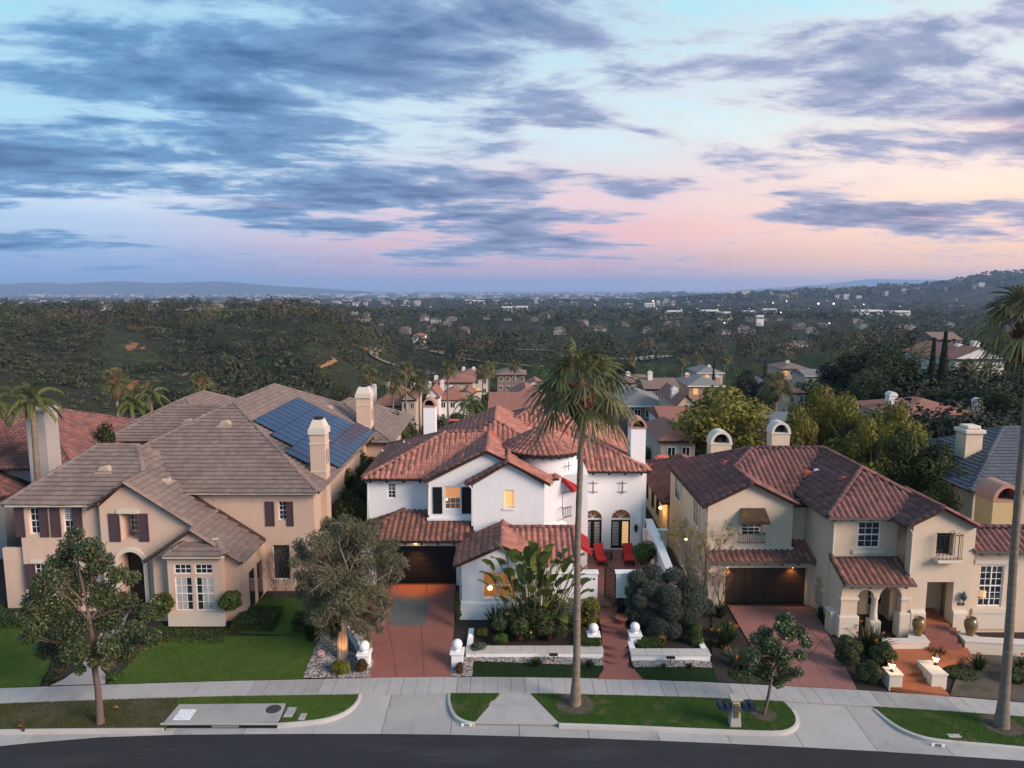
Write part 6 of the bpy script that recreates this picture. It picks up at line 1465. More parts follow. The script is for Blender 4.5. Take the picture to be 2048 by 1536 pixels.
# --- clipped hedges and shrubs
def shrub(name, label, c, R3, n, size, m, cat='shrub', k=10, asp=.5, boxy=False, group=None, core=True, base=None):
    """c = centre; leaves over a lumpy body"""
    t = thing(name, label, cat, (c[0], c[1], c[2] - R3[2] if base is None else base), group)
    if boxy:
        P = rng.uniform(-1, 1, (n, 3)); ax = rng.choice(3, n, p=[.2, .35, .45]); sg = rng.choice([-1, 1], n); sg[ax == 2] = 1
        P[np.arange(n), ax] = sg * rng.uniform(.86, 1.06, n); d = np.zeros((n, 3)); d[np.arange(n), ax] = sg
        P = np.array(c) + P * np.array(R3); Nn = unit(d * .7 + rng.normal(size=(n, 3)) * .55 + np.array([0, 0, .25])); ti = np.clip(rng.random(n) * .9, 0, 1)
        v, f = leafquads(P, Nn, size * rng.uniform(.7, 1.3, n), asp, .1); mesh_np('foliage', v, f, m, t, np.repeat(ti, 4))
        box('branches_or_core', c[0] - R3[0] * .88, c[0] + R3[0] * .88, c[1] - R3[1] * .88, c[1] + R3[1] * .88, c[2] - R3[2], c[2] + R3[2] * .86, dark_core, t)  # solid dark box inside the leaves, no modelled wood
    else:
        cl = rnd_clumps(c, [q * .75 for q in R3], k, min(R3) * .55, .9, .6) + [(*c, R3[0] * .72, R3[1] * .72, R3[2] * .75)]
        crown('foliage', cl, n, size, m, t, asp, .35, .7)
        if core: MB().lathe(c[0], c[1], [(max(.02, R3[0] * .62 * math.sin(math.pi * i / 8)), c[2] - R3[2] * .66 * math.cos(math.pi * i / 8)) for i in range(9)], 10).build('branches_or_core', dark_core, t)  # solid dark body inside the leaves, no modelled wood
    return t
hedge_l = leafm('clipped_hedge_leaf', (.12, .17, .03), (.035, .062, .014), .55, .2, .3)
low_l = leafm('ground_cover_leaf', (.085, .105, .04), (.028, .04, .015), .6, .2, .4)
dark_core = mat('shrub_core_shade', (.012, .016, .008), .95, .3, 3)  # near-black core colour, shade within the foliage put into it
def shrub_px(name, label, px, py, rx, ry, n, size, m, off=0.0, Y=None, **k):
    g0 = gpt(px, py + ry) if Y is None else at(px, py + ry, Y); rw = rx / F * g0.y * 1.03; c = at(px, py, g0.y + rw * .6)
    return shrub(name, label, (c.x, c.y, c.z + off), (rw, rw * .9, max(.15, c.z - g0.z + .1)), n, size, m, **k)
shrub_px('hedge', 'low clipped box hedge below the beige bay window', 397, 1252, 80, 20, 6500, .05, hedge_l, cat='hedge', boxy=True)
shrub_px('hedge', 'dark clipped hedge right of the beige bay window', 517, 1238, 42, 20, 3800, .05, bush_l, cat='hedge', boxy=True)
shrub_px('hedge', 'dark hedge under the windows at the left edge', 50, 1225, 72, 20, 4200, .055, bush_l, cat='hedge', boxy=True)
shrub_px('shrub', 'round green shrub left of the beige bay window', 322, 1213, 30, 30, 3000, .07, bush_l, Y=36.6)
shrub_px('shrub', 'round green shrub right of the beige bay window', 460, 1203, 28, 28, 3000, .07, bush_l, Y=36.9)
shrub_px('shrub', 'small green shrub beside the front path of the beige house', 232, 1352, 20, 13, 900, .06, bush_l)
shrub_px('shrub', 'small green shrub left of the front path near the sidewalk', 105, 1355, 20, 12, 900, .06, dark_l)
shrub_px('shrub', 'golden variegated ball shrub at the foot of the paperbark', 681, 1334, 21, 20, 2200, .045, gold_l)
shrub_px('shrub', 'red-tipped ball shrub beside the left driveway pier', 724, 1331, 16, 18, 1600, .04, redl)
shrub_px('shrub', 'small bronze shrub in front of the right driveway pier', 919, 1336, 11, 14, 1100, .035, redl)
shrub_px('shrub', 'pale variegated shrub on the planter wall near the driveway', 956, 1299, 21, 16, 1700, .06, grey_l, core=False)
shrub_px('shrub', 'golden round bush behind the palm trunk beside the red walk', 1178, 1226, 27, 36, 4200, .055, gold_l, Y=37.4)
shrub_px('hedge', 'small clipped hedge cube left of the curved steps', 1181, 1286, 20, 13, 1700, .045, bush_l, cat='hedge', boxy=True)
shrub_px('hedge', 'low clipped hedge right of the curved steps', 1299, 1287, 26, 12, 1900, .045, bush_l, cat='hedge', boxy=True)
shrub_px('shrub', 'clipped green column at the right end of the planter wall', 1391, 1268, 20, 32, 3000, .045, bush_l, k=6)
shrub_px('shrub', 'leafy green shrub on the terrace beside the right lounger', 1291, 1106, 30, 25, 2600, .085, bush_l, Y=43.5)
shrub_px('shrub', 'round feathery shrub by the rose driveway corner', 1740, 1346, 31, 28, 5200, .045, low_l)
shrub_px('shrub', 'spreading dark ground cover along the sidewalk left of the rose driveway', 1490, 1350, 52, 17, 5200, .07, low_l, core=False, k=14)
shrub_px('shrub', 'dark leafy shrub left of the rose driveway', 1500, 1318, 42, 26, 4600, .08, low_l, k=12)
shrub_px('shrub', 'green shrub row edging the rose driveway below the porch', 1695, 1300, 28, 40, 4600, .075, low_l, k=12)
shrub_px('shrub', 'low shrubs in the dry bed at the right', 1925, 1345, 45, 18, 3600, .065, low_l, core=False, k=12)
shrub_px('shrub', 'low shrub beyond the right palm trunk', 2035, 1350, 34, 24, 3400, .065, low_l, core=False)
shrub_px('shrub', 'dark hedge strip between the red driveway and the white front wing', 915, 1215, 9, 45, 1900, .05, dark_l, core=False)
shrub_px('shrub', 'leafy green shrub between the olive and the rose driveway', 1452, 1262, 24, 22, 2600, .08, bush_l, core=False)
shrub_px('shrub', 'green mound at the lower left of the rose driveway', 1535, 1345, 24, 18, 2600, .065, low_l, core=False)
shrub_px('shrub', 'green shrub mass beside the strap leaves below the porch', 1765, 1305, 26, 28, 3000, .08, low_l, core=False)
shrub_px('shrub', 'leafy shrub under the porch arches', 1716, 1240, 14, 16, 900, .08, bush_l, core=False, Y=37.9)
for i, (a, b, r, m, lb) in enumerate(((1000, 1287, 20, bush_l, 'green ground cover in the front bed left of the red flowers'), (1040, 1284, 14, redl, 'red flowering cluster in the middle of the front bed'), (1102, 1280, 15, redl, 'orange flowering cluster nearest the palm in the front bed'), (1065, 1260, 42, dark_l, 'dark understory below the bird-of-paradise leaves'), (1015, 1255, 34, dark_l, 'dark low foliage beside the sago palm'), (965, 1270, 16, gold_l, 'small yellow-green plant near the bed spotlight'), (1125, 1255, 28, dark_l, 'dark foliage beside the palm trunk in the front bed'))):
    p = gpt(a, b + r * .5); c = at(a, b, p.y + .2); r_ = r / F * p.y; shrub('bedding_plant', lb, (c.x, c.y, max(c.z, .85 + r_ * .4)), (r_, r_ * .8, r_ * .6), 1500, .06, m, 'plant', k=9, core=False, base=.66)
un = thing('understory', 'dense mixed green foliage under the bird of paradise leaves', 'shrub', (X(1065, 1250, 36.4), 36.4, .66))
crown('foliage', [pxc(a, b, r, 36.4, d) for a, b, r, d in ((1000, 1245, 20, 0), (1025, 1232, 22, .3), (1050, 1225, 22, .2), (1075, 1228, 24, 0), (1100, 1225, 22, .3), (1125, 1232, 22, .2), (1040, 1252, 20, -.5), (1090, 1252, 22, -.5), (1120, 1258, 18, -.4), (1065, 1205, 18, .3), (1110, 1205, 18, .3), (1150, 1240, 16, .2), (1005, 1225, 14, .5))], 6500, .075, low_l, un, .45, .3, .3)
shrub_px('shrub', 'dark leafy shrub behind the pebbles at the beige house lawn', 600, 1240, 24, 26, 2400, .075, bush_l)
# --- strap-leaved clumps
def strap(name, label, base, n, L, wd, m, arch=.6, cat='plant', flowers=0, group=None):
    t = thing(name, label, cat, base, group); vs = []; fs = []; ti = []
    for i in range(n):
        az = random.uniform(0, 6.283); l = L * random.uniform(.65, 1.1); lean = random.uniform(.08, 1.0) * arch; w_ = wd * random.uniform(.7, 1.2); tt = random.random()
        hd = Vector((math.cos(az), math.sin(az), 0)); sd_ = Vector((-hd.y, hd.x, 0)); p = Vector(base) + hd * random.uniform(0, .15) * L + sd_ * random.uniform(-.1, .1) * L; b0_ = len(vs)
        for k in range(5):
            s = k / 4; q = p + hd * l * lean * s ** 1.5 + Vector((0, 0, l * (s - .45 * lean * s * s * 1.2))); ww = w_ * (1, 1.1, .95, .65, .08)[k]
            vs += [q - sd_ * ww, q + sd_ * ww]; ti += [tt, tt]
        fs += [[b0_ + 2 * k, b0_ + 2 * k + 1, b0_ + 2 * k + 3, b0_ + 2 * k + 2] for k in range(4)]
    mesh_np('leaves', np.array([v[:] for v in vs]), fs, m, t, ti)
    for i in range(flowers):
        az = random.uniform(0, 6.283); q = Vector(base) + Vector((math.cos(az) * L * .45, math.sin(az) * L * .4, L * random.uniform(.6, .85)))
        MB().tube([Vector(base), q], .012, 4).build('flower_stalk', stem_m, t); f = MB()
        for k in range(3): f.prism([(q.x - .02, q.y), (q.x + .02, q.y), (q.x + .07 - .07 * k, q.y - .04)], q.z, q.z + .12 - .02 * k, 'z')
        f.build('flower', mat('orange_flower', (.55, .13, .02), .6, .1, 3), t)
    return t
for lb, a, b, n, L_, wd, ar, fl in (('spiky green flax clump by the pebbles and lawn', 622, 1280, 130, 1.25, .028, .9, 0), ('grassy tuft on the turf left of the palm', 1073, 1333, 200, .55, .016, 1.1, 0), ('grassy tuft on the turf right of the palm', 1178, 1336, 180, .5, .016, 1.1, 0), ('small grassy tuft below the right planter wall', 1327, 1336, 70, .3, .014, 1.0, 0), ('second small grassy tuft below the right planter wall', 1379, 1336, 80, .32, .014, 1.0, 0),
                           ('orange-flowered bird-of-paradise clump at the right planter end', 1447, 1296, 110, 1.5, .06, .75, 5), ('grey-leaved spiky clump left of the rose driveway', 1470, 1335, 110, 1.2, .03, .8, 2), ('dark spiky plant at the cream garage corner', 1647, 1240, 46, 1.1, .055, .95, 0), ('large dark bird-of-paradise clump below the porch', 1740, 1310, 120, 1.6, .055, .8, 4), ('dark spiky clump against the porch corner pier', 1700, 1268, 60, 1.2, .05, .8, 1),
                           ('strap-leaved clump behind the right lamp wall', 1877, 1318, 70, .8, .035, .9, 1), ('strap-leaved clump in the dry bed left of the right palm', 1955, 1340, 80, .9, .035, .9, 2), ('strap-leaved clump at the right edge of the dry bed', 2040, 1345, 70, 1.0, .035, .9, 2), ('dark agave-like leaves under the paperbark', 668, 1262, 40, 1.1, .05, .8, 0), ('dark leafy clump at the cream garage left jamb', 1440, 1235, 50, 1.0, .06, .7, 1)):
    strap('strap_plant', lb, gpt(a, b), n, L_, wd, grey_l if 'grey' in lb else strap_l, ar, flowers=fl)
# sago palm
sb = gpt(992, 1262); sb.z = .75; strap('sago_palm', 'dark spiky sago palm in the front bed', sb, 70, 1.55, .05, dark_l, .75)
# --- giant bird of paradise
bb = gpt(1065, 1245); bb.z = .7
SN = thing('bird_of_paradise', 'tall banana-like bird of paradise in front of the white house window', 'plant', bb)
def paddle(root, base, tip_px, tip_py, Yt, L, wd):
    """stem from base to the blade foot, then a drooping split blade"""
    cen = at(tip_px, tip_py, Yt); base = Vector(base); dd = (cen - base).normalized(); foot = cen - (dd + Vector((0, 0, .35))).normalized() * L * .42
    m_ = base + (foot - base) * .55 + Vector((0, 0, .25)); MB().tube([base, m_, foot], [.04, .03, .02], 6).build('leaf_stem', stem_m, root)
    d0_ = (foot - m_).normalized(); out = Vector((foot.x - base.x, foot.y - base.y, 0)); out = out.normalized() if out.length > .1 else Vector((random.uniform(-1, 1), -.5, 0)).normalized()
    sd_ = d0_.cross(Vector((0, 0, 1))).normalized(); roll = random.uniform(-.7, .7); nrm0 = sd_.cross(d0_); sd_ = (sd_ * math.cos(roll) + nrm0 * math.sin(roll)).normalized()
    p = foot.copy(); d = d0_.copy(); vs = []; n = 9; droop = random.uniform(.05, .16)
    for k in range(n + 1):
        s = k / n; ww = wd * (math.sin(math.pi * min(1, s * .93 + .07)) ** .6) * (1 if k < n else .2) * random.uniform(.88, 1.06); up_ = sd_.cross(d).normalized()
        vs += [p - sd_ * ww + up_ * ww * .30, p, p + sd_ * ww + up_ * ww * .30]
        p = p + d * L / n; d = (d + out * .05 - Vector((0, 0, droop))).normalized()
    fs = []
    for k in range(n):
        for q in (0, 1):
            if random.random() < .07: continue
            fs.append([3 * k + q, 3 * k + q + 1, 3 * k + q + 4, 3 * k + q + 3])
    o = mesh_np('leaf', np.array([v[:] for v in vs]), fs, strel_l, root, np.full(len(vs), random.random()), True); return o
for px, py, l, wd in ((985, 1150, 1.0, .26), (1003, 1120, 1.1, .3), (1030, 1108, 1.1, .3), (1012, 1105, 1.2, .28), (1055, 1130, 1.2, .3), (1060, 1112, 1.3, .32), (1075, 1100, 1.2, .3), (1090, 1108, 1.3, .32), (1068, 1140, 1.2, .33), (1048, 1150, 1.1, .3), (1085, 1135, 1.2, .3), (1105, 1125, 1.2, .3), (1115, 1140, 1.1, .3), (1030, 1165, 1.0, .28), (1100, 1160, 1.1, .3), (1125, 1155, 1.1, .28), (1060, 1170, 1.0, .28), (1045, 1185, .9, .26), (1080, 1180, 1.0, .28), (1135, 1175, 1.0, .26), (1140, 1140, 1.1, .26), (1155, 1165, 1.0, .24), (1150, 1120, 1.0, .24), (1165, 1180, .9, .24), (1170, 1160, .9, .22), (975, 1165, .8, .22), (1020, 1140, 1.1, .28), (1110, 1185, .9, .26), (1005, 1160, .9, .22), (1130, 1200, .9, .26), (1095, 1200, .9, .25), (1040, 1205, .8, .24), (1072, 1120, 1.3, .3), (1118, 1112, 1.0, .26), (1030, 1225, .7, .2), (1090, 1222, .8, .22), (1120, 1225, .8, .22), (1060, 1215, .8, .22), (1010, 1195, .8, .2), (1150, 1200, .9, .22), (985, 1130, 1.0, .24), (1082, 1160, 1.1, .3), (1112, 1168, 1.0, .28), (1025, 1185, .9, .26), (1045, 1120, 1.1, .26), (1098, 1095, 1.1, .26), (1065, 1090, 1.1, .26), (1130, 1128, 1.0, .26), (1078, 1150, 1.0, .28), (1055, 1158, 1.0, .28), (1100, 1140, 1.0, .28), (1120, 1180, .9, .24), (1148, 1155, .9, .24), (1015, 1175, .8, .2), (1070, 1195, .8, .24), (1092, 1182, .9, .26), (1040, 1140, 1.0, .26), (1160, 1140, .9, .22)):
    Yt = 36.6 + random.uniform(-.8, .9); paddle(SN, (X(1065 + (px - 1065) * .45, 1235, 36.9), 36.9 + random.uniform(-.4, .4), .7), px, py, Yt, l * 1.15, wd * 1.22)
# --- palms
def fan_frond(name, root, o, d, pet, Rb, m, droop, n=22, spread=118, merge=None):
    d = Vector(d).normalized(); sd_ = d.cross(Vector((0, 0, 1))).normalized(); up_ = sd_.cross(d); o = Vector(o); roll = random.uniform(-.5, .5); sd2 = sd_ * math.cos(roll) + up_ * math.sin(roll); up2 = sd2.cross(d)
    sag = pet * .10; c0 = o + d * pet - Vector((0, 0, sag)); vs = []; fs = []; tt = random.random() * .5; ti = []
    k0 = len(vs); pw = .028
    for s in (0, .5, 1): q = o + d * pet * s - Vector((0, 0, sag * s * s)); vs += [q - sd_ * pw, q + sd_ * pw]; ti += [.75, .75]
    fs += [[0, 1, 3, 2], [2, 3, 5, 4]]
    for i in range(n):
        a = R(-spread + 2 * spread * (i + .5) / n); da = R(spread / n) * .78; l = Rb * (.72 + .28 * math.cos(a * .7)) * random.uniform(.82, 1.1); b0_ = len(vs)
        e = random.uniform(.8, 1.3)
        for s, wd in ((.06, .9), (.42, 1.0), (.72, .62), (1.0, .06)):
            for sg in (-1, 1):
                aa_ = a + sg * da * wd; q = c0 + (d * math.cos(aa_) + sd2 * math.sin(aa_)) * l * s + up2 * (.05 * Rb * (sg if i % 2 else -sg) * s * .25 - .16 * Rb * s * (1 - math.cos(a)) * .4)
                q.z -= droop * e * l * max(0, s - .22) ** 1.6 * 1.25; vs.append(q); ti.append(min(1, tt + .25 * s + random.uniform(-.1, .1) + (.2 if s == 1 else 0)))
        fs += [[b0_ + 2 * k, b0_ + 2 * k + 1, b0_ + 2 * k + 3, b0_ + 2 * k + 2] for k in range(3)]
    if merge is not None:
        b1 = len(merge[0]); merge[0].extend([v[:] for v in vs]); merge[1].extend([[q + b1 for q in f] for f in fs]); merge[2].extend(ti); return
    return mesh_np(name, np.array([v[:] for v in vs]), fs, m, root, np.clip(ti, 0, 1))
def feather(root, o, d, L, m, merge, n=26, lf=.55):
    d = Vector(d).normalized(); h = Vector((d.x, d.y, 0)).normalized(); sd_ = Vector((-h.y, h.x, 0)); p = Vector(o); tt = random.random() * .6; V_, F_, T_ = merge
    for k in range(n):
        s = k / n; b0_ = len(V_); V_.extend([tuple(p - sd_ * .02), tuple(p + sd_ * .02)]); T_.extend([tt, tt])
        p2 = p + d * L / n; V_.extend([tuple(p2 + sd_ * .02), tuple(p2 - sd_ * .02)]); T_.extend([tt, tt]); F_.append([b0_, b0_ + 1, b0_ + 2, b0_ + 3])
        if k > 2:
            for sg in (-1, 1):
                l = lf * (1 - .5 * s) * random.uniform(.8, 1.15); e = p + sd_ * sg * l * .55 + d * l * .35 - Vector((0, 0, l * random.uniform(.45, .85))); b0_ = len(V_); mid_ = p + sd_ * sg * l * .4 + d * l * .2 + Vector((0, 0, -.05))
                V_.extend([tuple(p), tuple(mid_ + d * .045), tuple(e), tuple(mid_ - d * .045)]); T_.extend([tt + .3 * random.random()] * 4); F_.append([b0_, b0_ + 1, b0_ + 2, b0_ + 3])
        p = p2; d = (d + h * .015 - Vector((0, 0, .062))).normalized()
def palm(name, label, base, top, r0, r1, nf, pet, Rb, kind='fan', parts=False, group=None, boots=True, lod=1.0, tint_m=None):
    base, top = Vector(base), Vector(top); t = thing(name, label, 'palm tree', base, group); n = 26
    pts = [base + (top - base) * (i / n) + Vector((math.sin(i * .35) * .03, 0, 0)) for i in range(n + 1)]; pts[0].z -= .2
    MB().tube(pts, [r1 + (r0 - r1) * (1 - i / n) ** 1.6 + (.14 * math.exp(-i * .9) if parts else 0) + (.012 if i % 2 else 0) for i in range(n + 1)], 12).build('trunk', palm_bark, t, True)
    m = palm_l if kind == 'fan' else queen_l
    if boots:
        r1_, r1 = r1, r1 * 1.6
        MB().lathe(top.x, top.y, [(r1 * .98, top.z - 8.6 * r1), (r1 * 1.9, top.z - 7 * r1), (r1 * 2.7, top.z - 4 * r1), (r1 * 2.3, top.z), (r1 * .7, top.z + 1.6 * r1), (.02, top.z + 2.6 * r1)], 14).build('boot_collar', boot_m, t, True)
        if parts:
            bt = MB()
            for i in range(110):
                a = i * 2.4; z = top.z - 7.6 * r1 + 8.2 * r1 * i / 110; rr = r1 * (1.8 + .75 * math.sin(i / 110 * 2.7)); q = Vector((top.x + math.cos(a) * rr, top.y + math.sin(a) * rr, z)); bt.tube([q, q + Vector((math.cos(a) * .12, math.sin(a) * .12, .22))], [.06, .015], 4)
            bt.build('boots', boot_m, t)
    if boots: r1 = r1_
    mg = ([], [], [])
    for i in range(nf):
        s = i / nf; az = i * 2.39996 + random.uniform(-.2, .2); el = R(84 - 122 * s ** .95) + random.uniform(-.1, .1); d = Vector((math.cos(az) * math.cos(el), math.sin(az) * math.cos(el), math.sin(el))); o = top + Vector((0, 0, r1 * (1.4 - 3.0 * s))) + Vector((d.x, d.y, 0)) * r1
        if kind == 'fan':
            if parts: fan_frond('frond', t, o, d, pet * random.uniform(.8, 1.15), Rb * random.uniform(.85, 1.1), m, .5 + .4 * s)
            else: fan_frond('frond', t, o, d, pet * random.uniform(.8, 1.15), Rb * random.uniform(.85, 1.1), m, .55 + .5 * s, int(10 * lod), merge=mg)
        else: feather(t, o, Vector((d.x, d.y, max(d.z, -.1) + .25)), Rb * random.uniform(.85, 1.1), m, mg, int(26 * lod), Rb * .24)
    if mg[0]: mesh_np('crown', np.array(mg[0]), mg[1], m, t, np.clip(mg[2], 0, 1))
    return t
pb0 = gp(1150, 1408, .17); pY = pb0.y
palm('fan_palm', 'tall fan palm on the parkway in front of the white house', pb0, at(1163, 776, pY), .175, .12, 27, 1.3, 1.42, parts=True)
pb1 = gp(2003, 1452, .17); pY1 = pb1.y
palm('fan_palm', 'fan palm at the right edge of the street', pb1, at(2064, 650, pY1), .20, .125, 25, 1.15, 1.25, parts=True)
def mulch_ring(a, b, r):
    p = gp(a, b, .17); tag(poly_sheet('tree_well', [(p.x + r * math.cos(t) * 1.05, p.y + r * math.sin(t)) for t in np.linspace(0, 6.28, 22)[:-1]], lambda x, y: .176, drysoil, 0), kind='structure')
mulch_ring(1150, 1408, .85); mulch_ring(2003, 1450, .8); mulch_ring(1528, 1428, .55)
# --- grass blades on every lawn
for k, (poly, zf, dens, tall, m) in enumerate(GRASS):
    P = np.array(poly); area = .5 * abs(np.dot(P[:, 0], np.roll(P[:, 1], 1)) - np.dot(P[:, 1], np.roll(P[:, 0], 1))); n = int(min(area * dens * .35, 16000)); q = pts_in(poly, n)
    z = np.array([zf(a, b) for a, b in q]); h = tall * rng.uniform(.5, 1.5, n); a = rng.uniform(0, 6.28, n); w_ = .010; lean = rng.normal(0, .5, (n, 2)) * h[:, None]
    v = np.stack([np.stack([q[:, 0] - np.cos(a) * w_, q[:, 1] - np.sin(a) * w_, z], 1), np.stack([q[:, 0] + np.cos(a) * w_, q[:, 1] + np.sin(a) * w_, z], 1), np.stack([q[:, 0] + lean[:, 0], q[:, 1] + lean[:, 1], z + h], 1)], 1).reshape(-1, 3)
    gm = {'dark_turf': leafm('turf_blade', (.026, .055, .014), (.012, .028, .008)), 'thin_lawn': leafm('dry_blade', (.12, .11, .05), (.04, .05, .018))}.get(m.name, leafm('lawn_blade', (.08, .125, .026), (.03, .06, .012)))
    tag(mesh_np('grass', v, np.arange(3 * n).reshape(n, 3), gm, None, np.repeat(rng.random(n), 3)), 'grass blades of the ' + ('dark clipped turf', 'patchy street lawn')[m.name != 'dark_turf'], 'grass', kind='stuff')

# ================================================================ neighbours, hillside and valley
far_tile = mat('far_red_tile', (.27, .115, .085), .85, .22, 1.2, bump=.5, bscale=6, stretch=(1, 1, 3))
far_brown = mat('far_brown_tile', (.19, .125, .10), .85, .2, 1.2, bump=.5, bscale=6, stretch=(1, 1, 3))
far_grey = mat('far_grey_tile', (.20, .185, .175), .85, .2, 1.2, bump=.5, bscale=6, stretch=(1, 1, 3))
slate = mat('slate_tile', (.105, .115, .135), .75, .18, 1.2, (.075, .08, .095), tint=True, bump=.3, bscale=25)
far_white = mat('far_white_wall', (.66, .63, .60), .9, .08, .8); far_cream = mat('far_cream_wall', (.50, .39, .30), .9, .1, .8); far_brick = mat('far_brown_wall', (.20, .14, .11), .9, .15, .8); far_peach = mat('far_peach_wall', (.46, .25, .17), .9, .1, .8)
HOUSES = []
def bg_house(label, x0, x1, pe, pr, Y, depth, rm, wm, kind='hip', chim=(), wins=3, storeys=2, pb=None, group=None):
    """far house: eave and ridge heights measured in the photo at its distance"""
    a, b = X(x0, pe, Y), X(x1, pe, Y); ze_ = Z(pe, Y); cx = (a + b) / 2; zr_ = Z(pr, Y + depth * .45); zr_ = max(zr_, ze_ + .12 * depth); zb = min(H_(cx, Y), H_(cx, Y + depth), ze_ - 2.6) - .6
    t = thing('house', label, 'house', (cx, Y, zb), group); HOUSES.append((cx, Y + depth / 2, max(b - a, depth) * .62))
    o = (b - a) * .03 + .25
    box('wall', a + o, b - o, Y + o, Y + depth - o, zb, ze_ + .05, wm, t)
    rb = MB()
    if kind == 'hip':
        h = min((b - a) / 2, depth / 2); p = [V3(a, Y, ze_), V3(b, Y, ze_), V3(b, Y + depth, ze_), V3(a, Y + depth, ze_)]
        q = [V3(a + h, Y + h, zr_), V3(b - h + .01, Y + h, zr_)] if b - a > depth else [V3(cx, Y + h, zr_), V3(cx, Y + depth - h + .01, zr_)]
        if b - a > depth: rb.add(p + q, [(0, 1, 5, 4), (1, 2, 5), (2, 3, 4, 5), (3, 0, 4), (3, 2, 1, 0)])
        else: rb.add(p + q, [(0, 1, 4), (1, 2, 5, 4), (2, 3, 5), (3, 0, 4, 5), (3, 2, 1, 0)])
    elif kind == 'gx':
        rb.add([V3(a, Y, ze_), V3(b, Y, ze_), V3(b, Y + depth, ze_), V3(a, Y + depth, ze_), V3(a, Y + depth / 2, zr_), V3(b, Y + depth / 2, zr_)], [(0, 1, 5, 4), (2, 3, 4, 5), (1, 2, 5), (3, 0, 4), (3, 2, 1, 0)])
    else:
        rb.add([V3(a, Y - .2, ze_), V3(b, Y - .2, ze_), V3(b, Y + depth, ze_), V3(a, Y + depth, ze_), V3(cx, Y - .2, zr_), V3(cx, Y + depth, zr_)], [(1, 2, 5, 4), (3, 0, 4, 5), (2, 3, 5), (3, 2, 1, 0)])
        MB().prism([(a + o, ze_), (b - o, ze_), (cx, zr_ - .15)], Y + .1, Y + .3).build('gable_wall', wm, t)
    rb.build('roof', rm, t)
    MB().box(a, b, Y - .05, Y + .05, ze_ - .2, ze_ + .02).build('fascia', dark_wood if rm is not far_grey else trim_w, t)
    n = wins; wh = min(1.3, (ze_ - zb) * .35); ww = min(1.0, (b - a - 2 * o) / (n + 1) * .6)
    for s in range(storeys):
        for i in range(n):
            x = a + o + (b - a - 2 * o) * (i + .5 + random.uniform(-.12, .12)) / n; z = ze_ - .7 - wh - s * 2.9
            if z < zb + .8: continue
            f = MB().box(x - ww / 2 - .1, x + ww / 2 + .1, Y + o - .06, Y + o + .02, z - .1, z + wh + .1).build('window', trim_w, t)
            MB().box(x - ww / 2, x + ww / 2, Y + o - .09, Y + o - .05, z, z + wh).build('pane', room_lit if random.random() < .1 else glass_d, f)
            MB().box(x - .03, x + .03, Y + o - .105, Y + o - .088, z, z + wh).build('muntin', trim_w, f)
    for (cp, ct) in chim:
        cy_ = Y + depth * random.uniform(.3, .7); c1 = at(cp, ct, cy_); w_ = .5; ch = box('chimney', c1.x - w_, c1.x + w_, cy_ - w_, cy_ + w_, ze_ - .5, c1.z - .25, far_white if wm is not far_peach else far_peach, t)
        MB().prism([(c1.x + .55 * math.cos(q), c1.z - .25 + .5 * math.sin(q)) for q in np.linspace(0, math.pi, 9)], cy_ - .6, cy_ + .6).build('chimney_cap', far_white, ch)
    return t
G1 = 'houses on the lower street'
bg_house('red-roofed cream house among palms below the beige chimney', 742, 832, 812, 770, 165, 14, far_tile, far_cream, 'hip', ((748, 770), (775, 766), (826, 768)), 4)
bg_house('cream house with a steep front gable behind the palms', 800, 834, 800, 778, 160, 12, far_tile, far_cream, 'gy', (), 2)
bg_house('white gabled house at the bend of the lower street', 848, 880, 795, 770, 172, 12, far_tile, far_white, 'gy', ((858, 765),), 1)
bg_house('white house with a round bay beside the bend of the lower street', 872, 938, 800, 772, 178, 12, far_tile, far_white, 'hip', ((884, 762), (902, 772)), 3)
bg_house('small white gabled end house by the lower street', 918, 948, 790, 775, 182, 10, far_tile, far_white, 'gy', (), 1)
bg_house('white house with red roofs highest behind the lower street', 902, 980, 755, 738, 222, 16, far_tile, far_white, 'hip', ((927, 735), (947, 735), (938, 742)), 5)
bg_house('cream house with a broad red hip roof on the lower street', 865, 950, 765, 749, 208, 14, far_tile, far_cream, 'hip', ((872, 752), (893, 747)), 3)
bg_house('brown two-storey house left of the big palm crown', 991, 1054, 750, 735, 230, 14, far_brown, far_brick, 'hip', (), 4)
bg_house('red roof with a stepped gable left of the palm crown', 1018, 1085, 800, 770, 118, 14, far_tile, far_cream, 'hip', (), 3)
bg_house('nearer red roof just above the white house ridge', 975, 1095, 822, 796, 92, 13, far_tile, far_cream, 'gx', (), 3)
bg_house('small red gable left of the palm fronds', 1054, 1088, 770, 758, 190, 10, far_tile, far_white, 'gy', (), 1)
bg_house('grey-roofed bungalow with a porch right of the palm crown', 1232, 1340, 812, 788, 118, 15, far_grey, far_brick, 'hip', (), 4, 1)
bg_house('brown house with a white front gable beyond the bungalow', 1288, 1362, 778, 756, 150, 12, far_brown, far_brick, 'gx', ((1300, 744),), 4)
bg_house('white gable pair at the right of the palm crown', 1245, 1300, 766, 750, 172, 12, far_brown, far_white, 'gx', ((1256, 745),), 3)
bg_house('peach house with a grey hip roof and tall chimneys', 1375, 1452, 772, 753, 165, 14, far_grey, far_peach, 'hip', ((1374, 747), (1435, 752)), 3)
bg_house('pale house with a grey hip roof and cypress behind', 1394, 1450, 746, 735, 225, 14, far_grey, far_cream, 'hip', ((1407, 733), (1418, 731)), 4)
bg_house('red-roofed house with a leaning chimney left of the round tree', 1350, 1395, 812, 788, 105, 14, far_tile, far_cream, 'gy', ((1349, 777),), 1)
bg_house('white house with a red gable roof behind the cream house', 1325, 1400, 848, 822, 78, 10, far_tile, far_white, 'gx', (), 3)
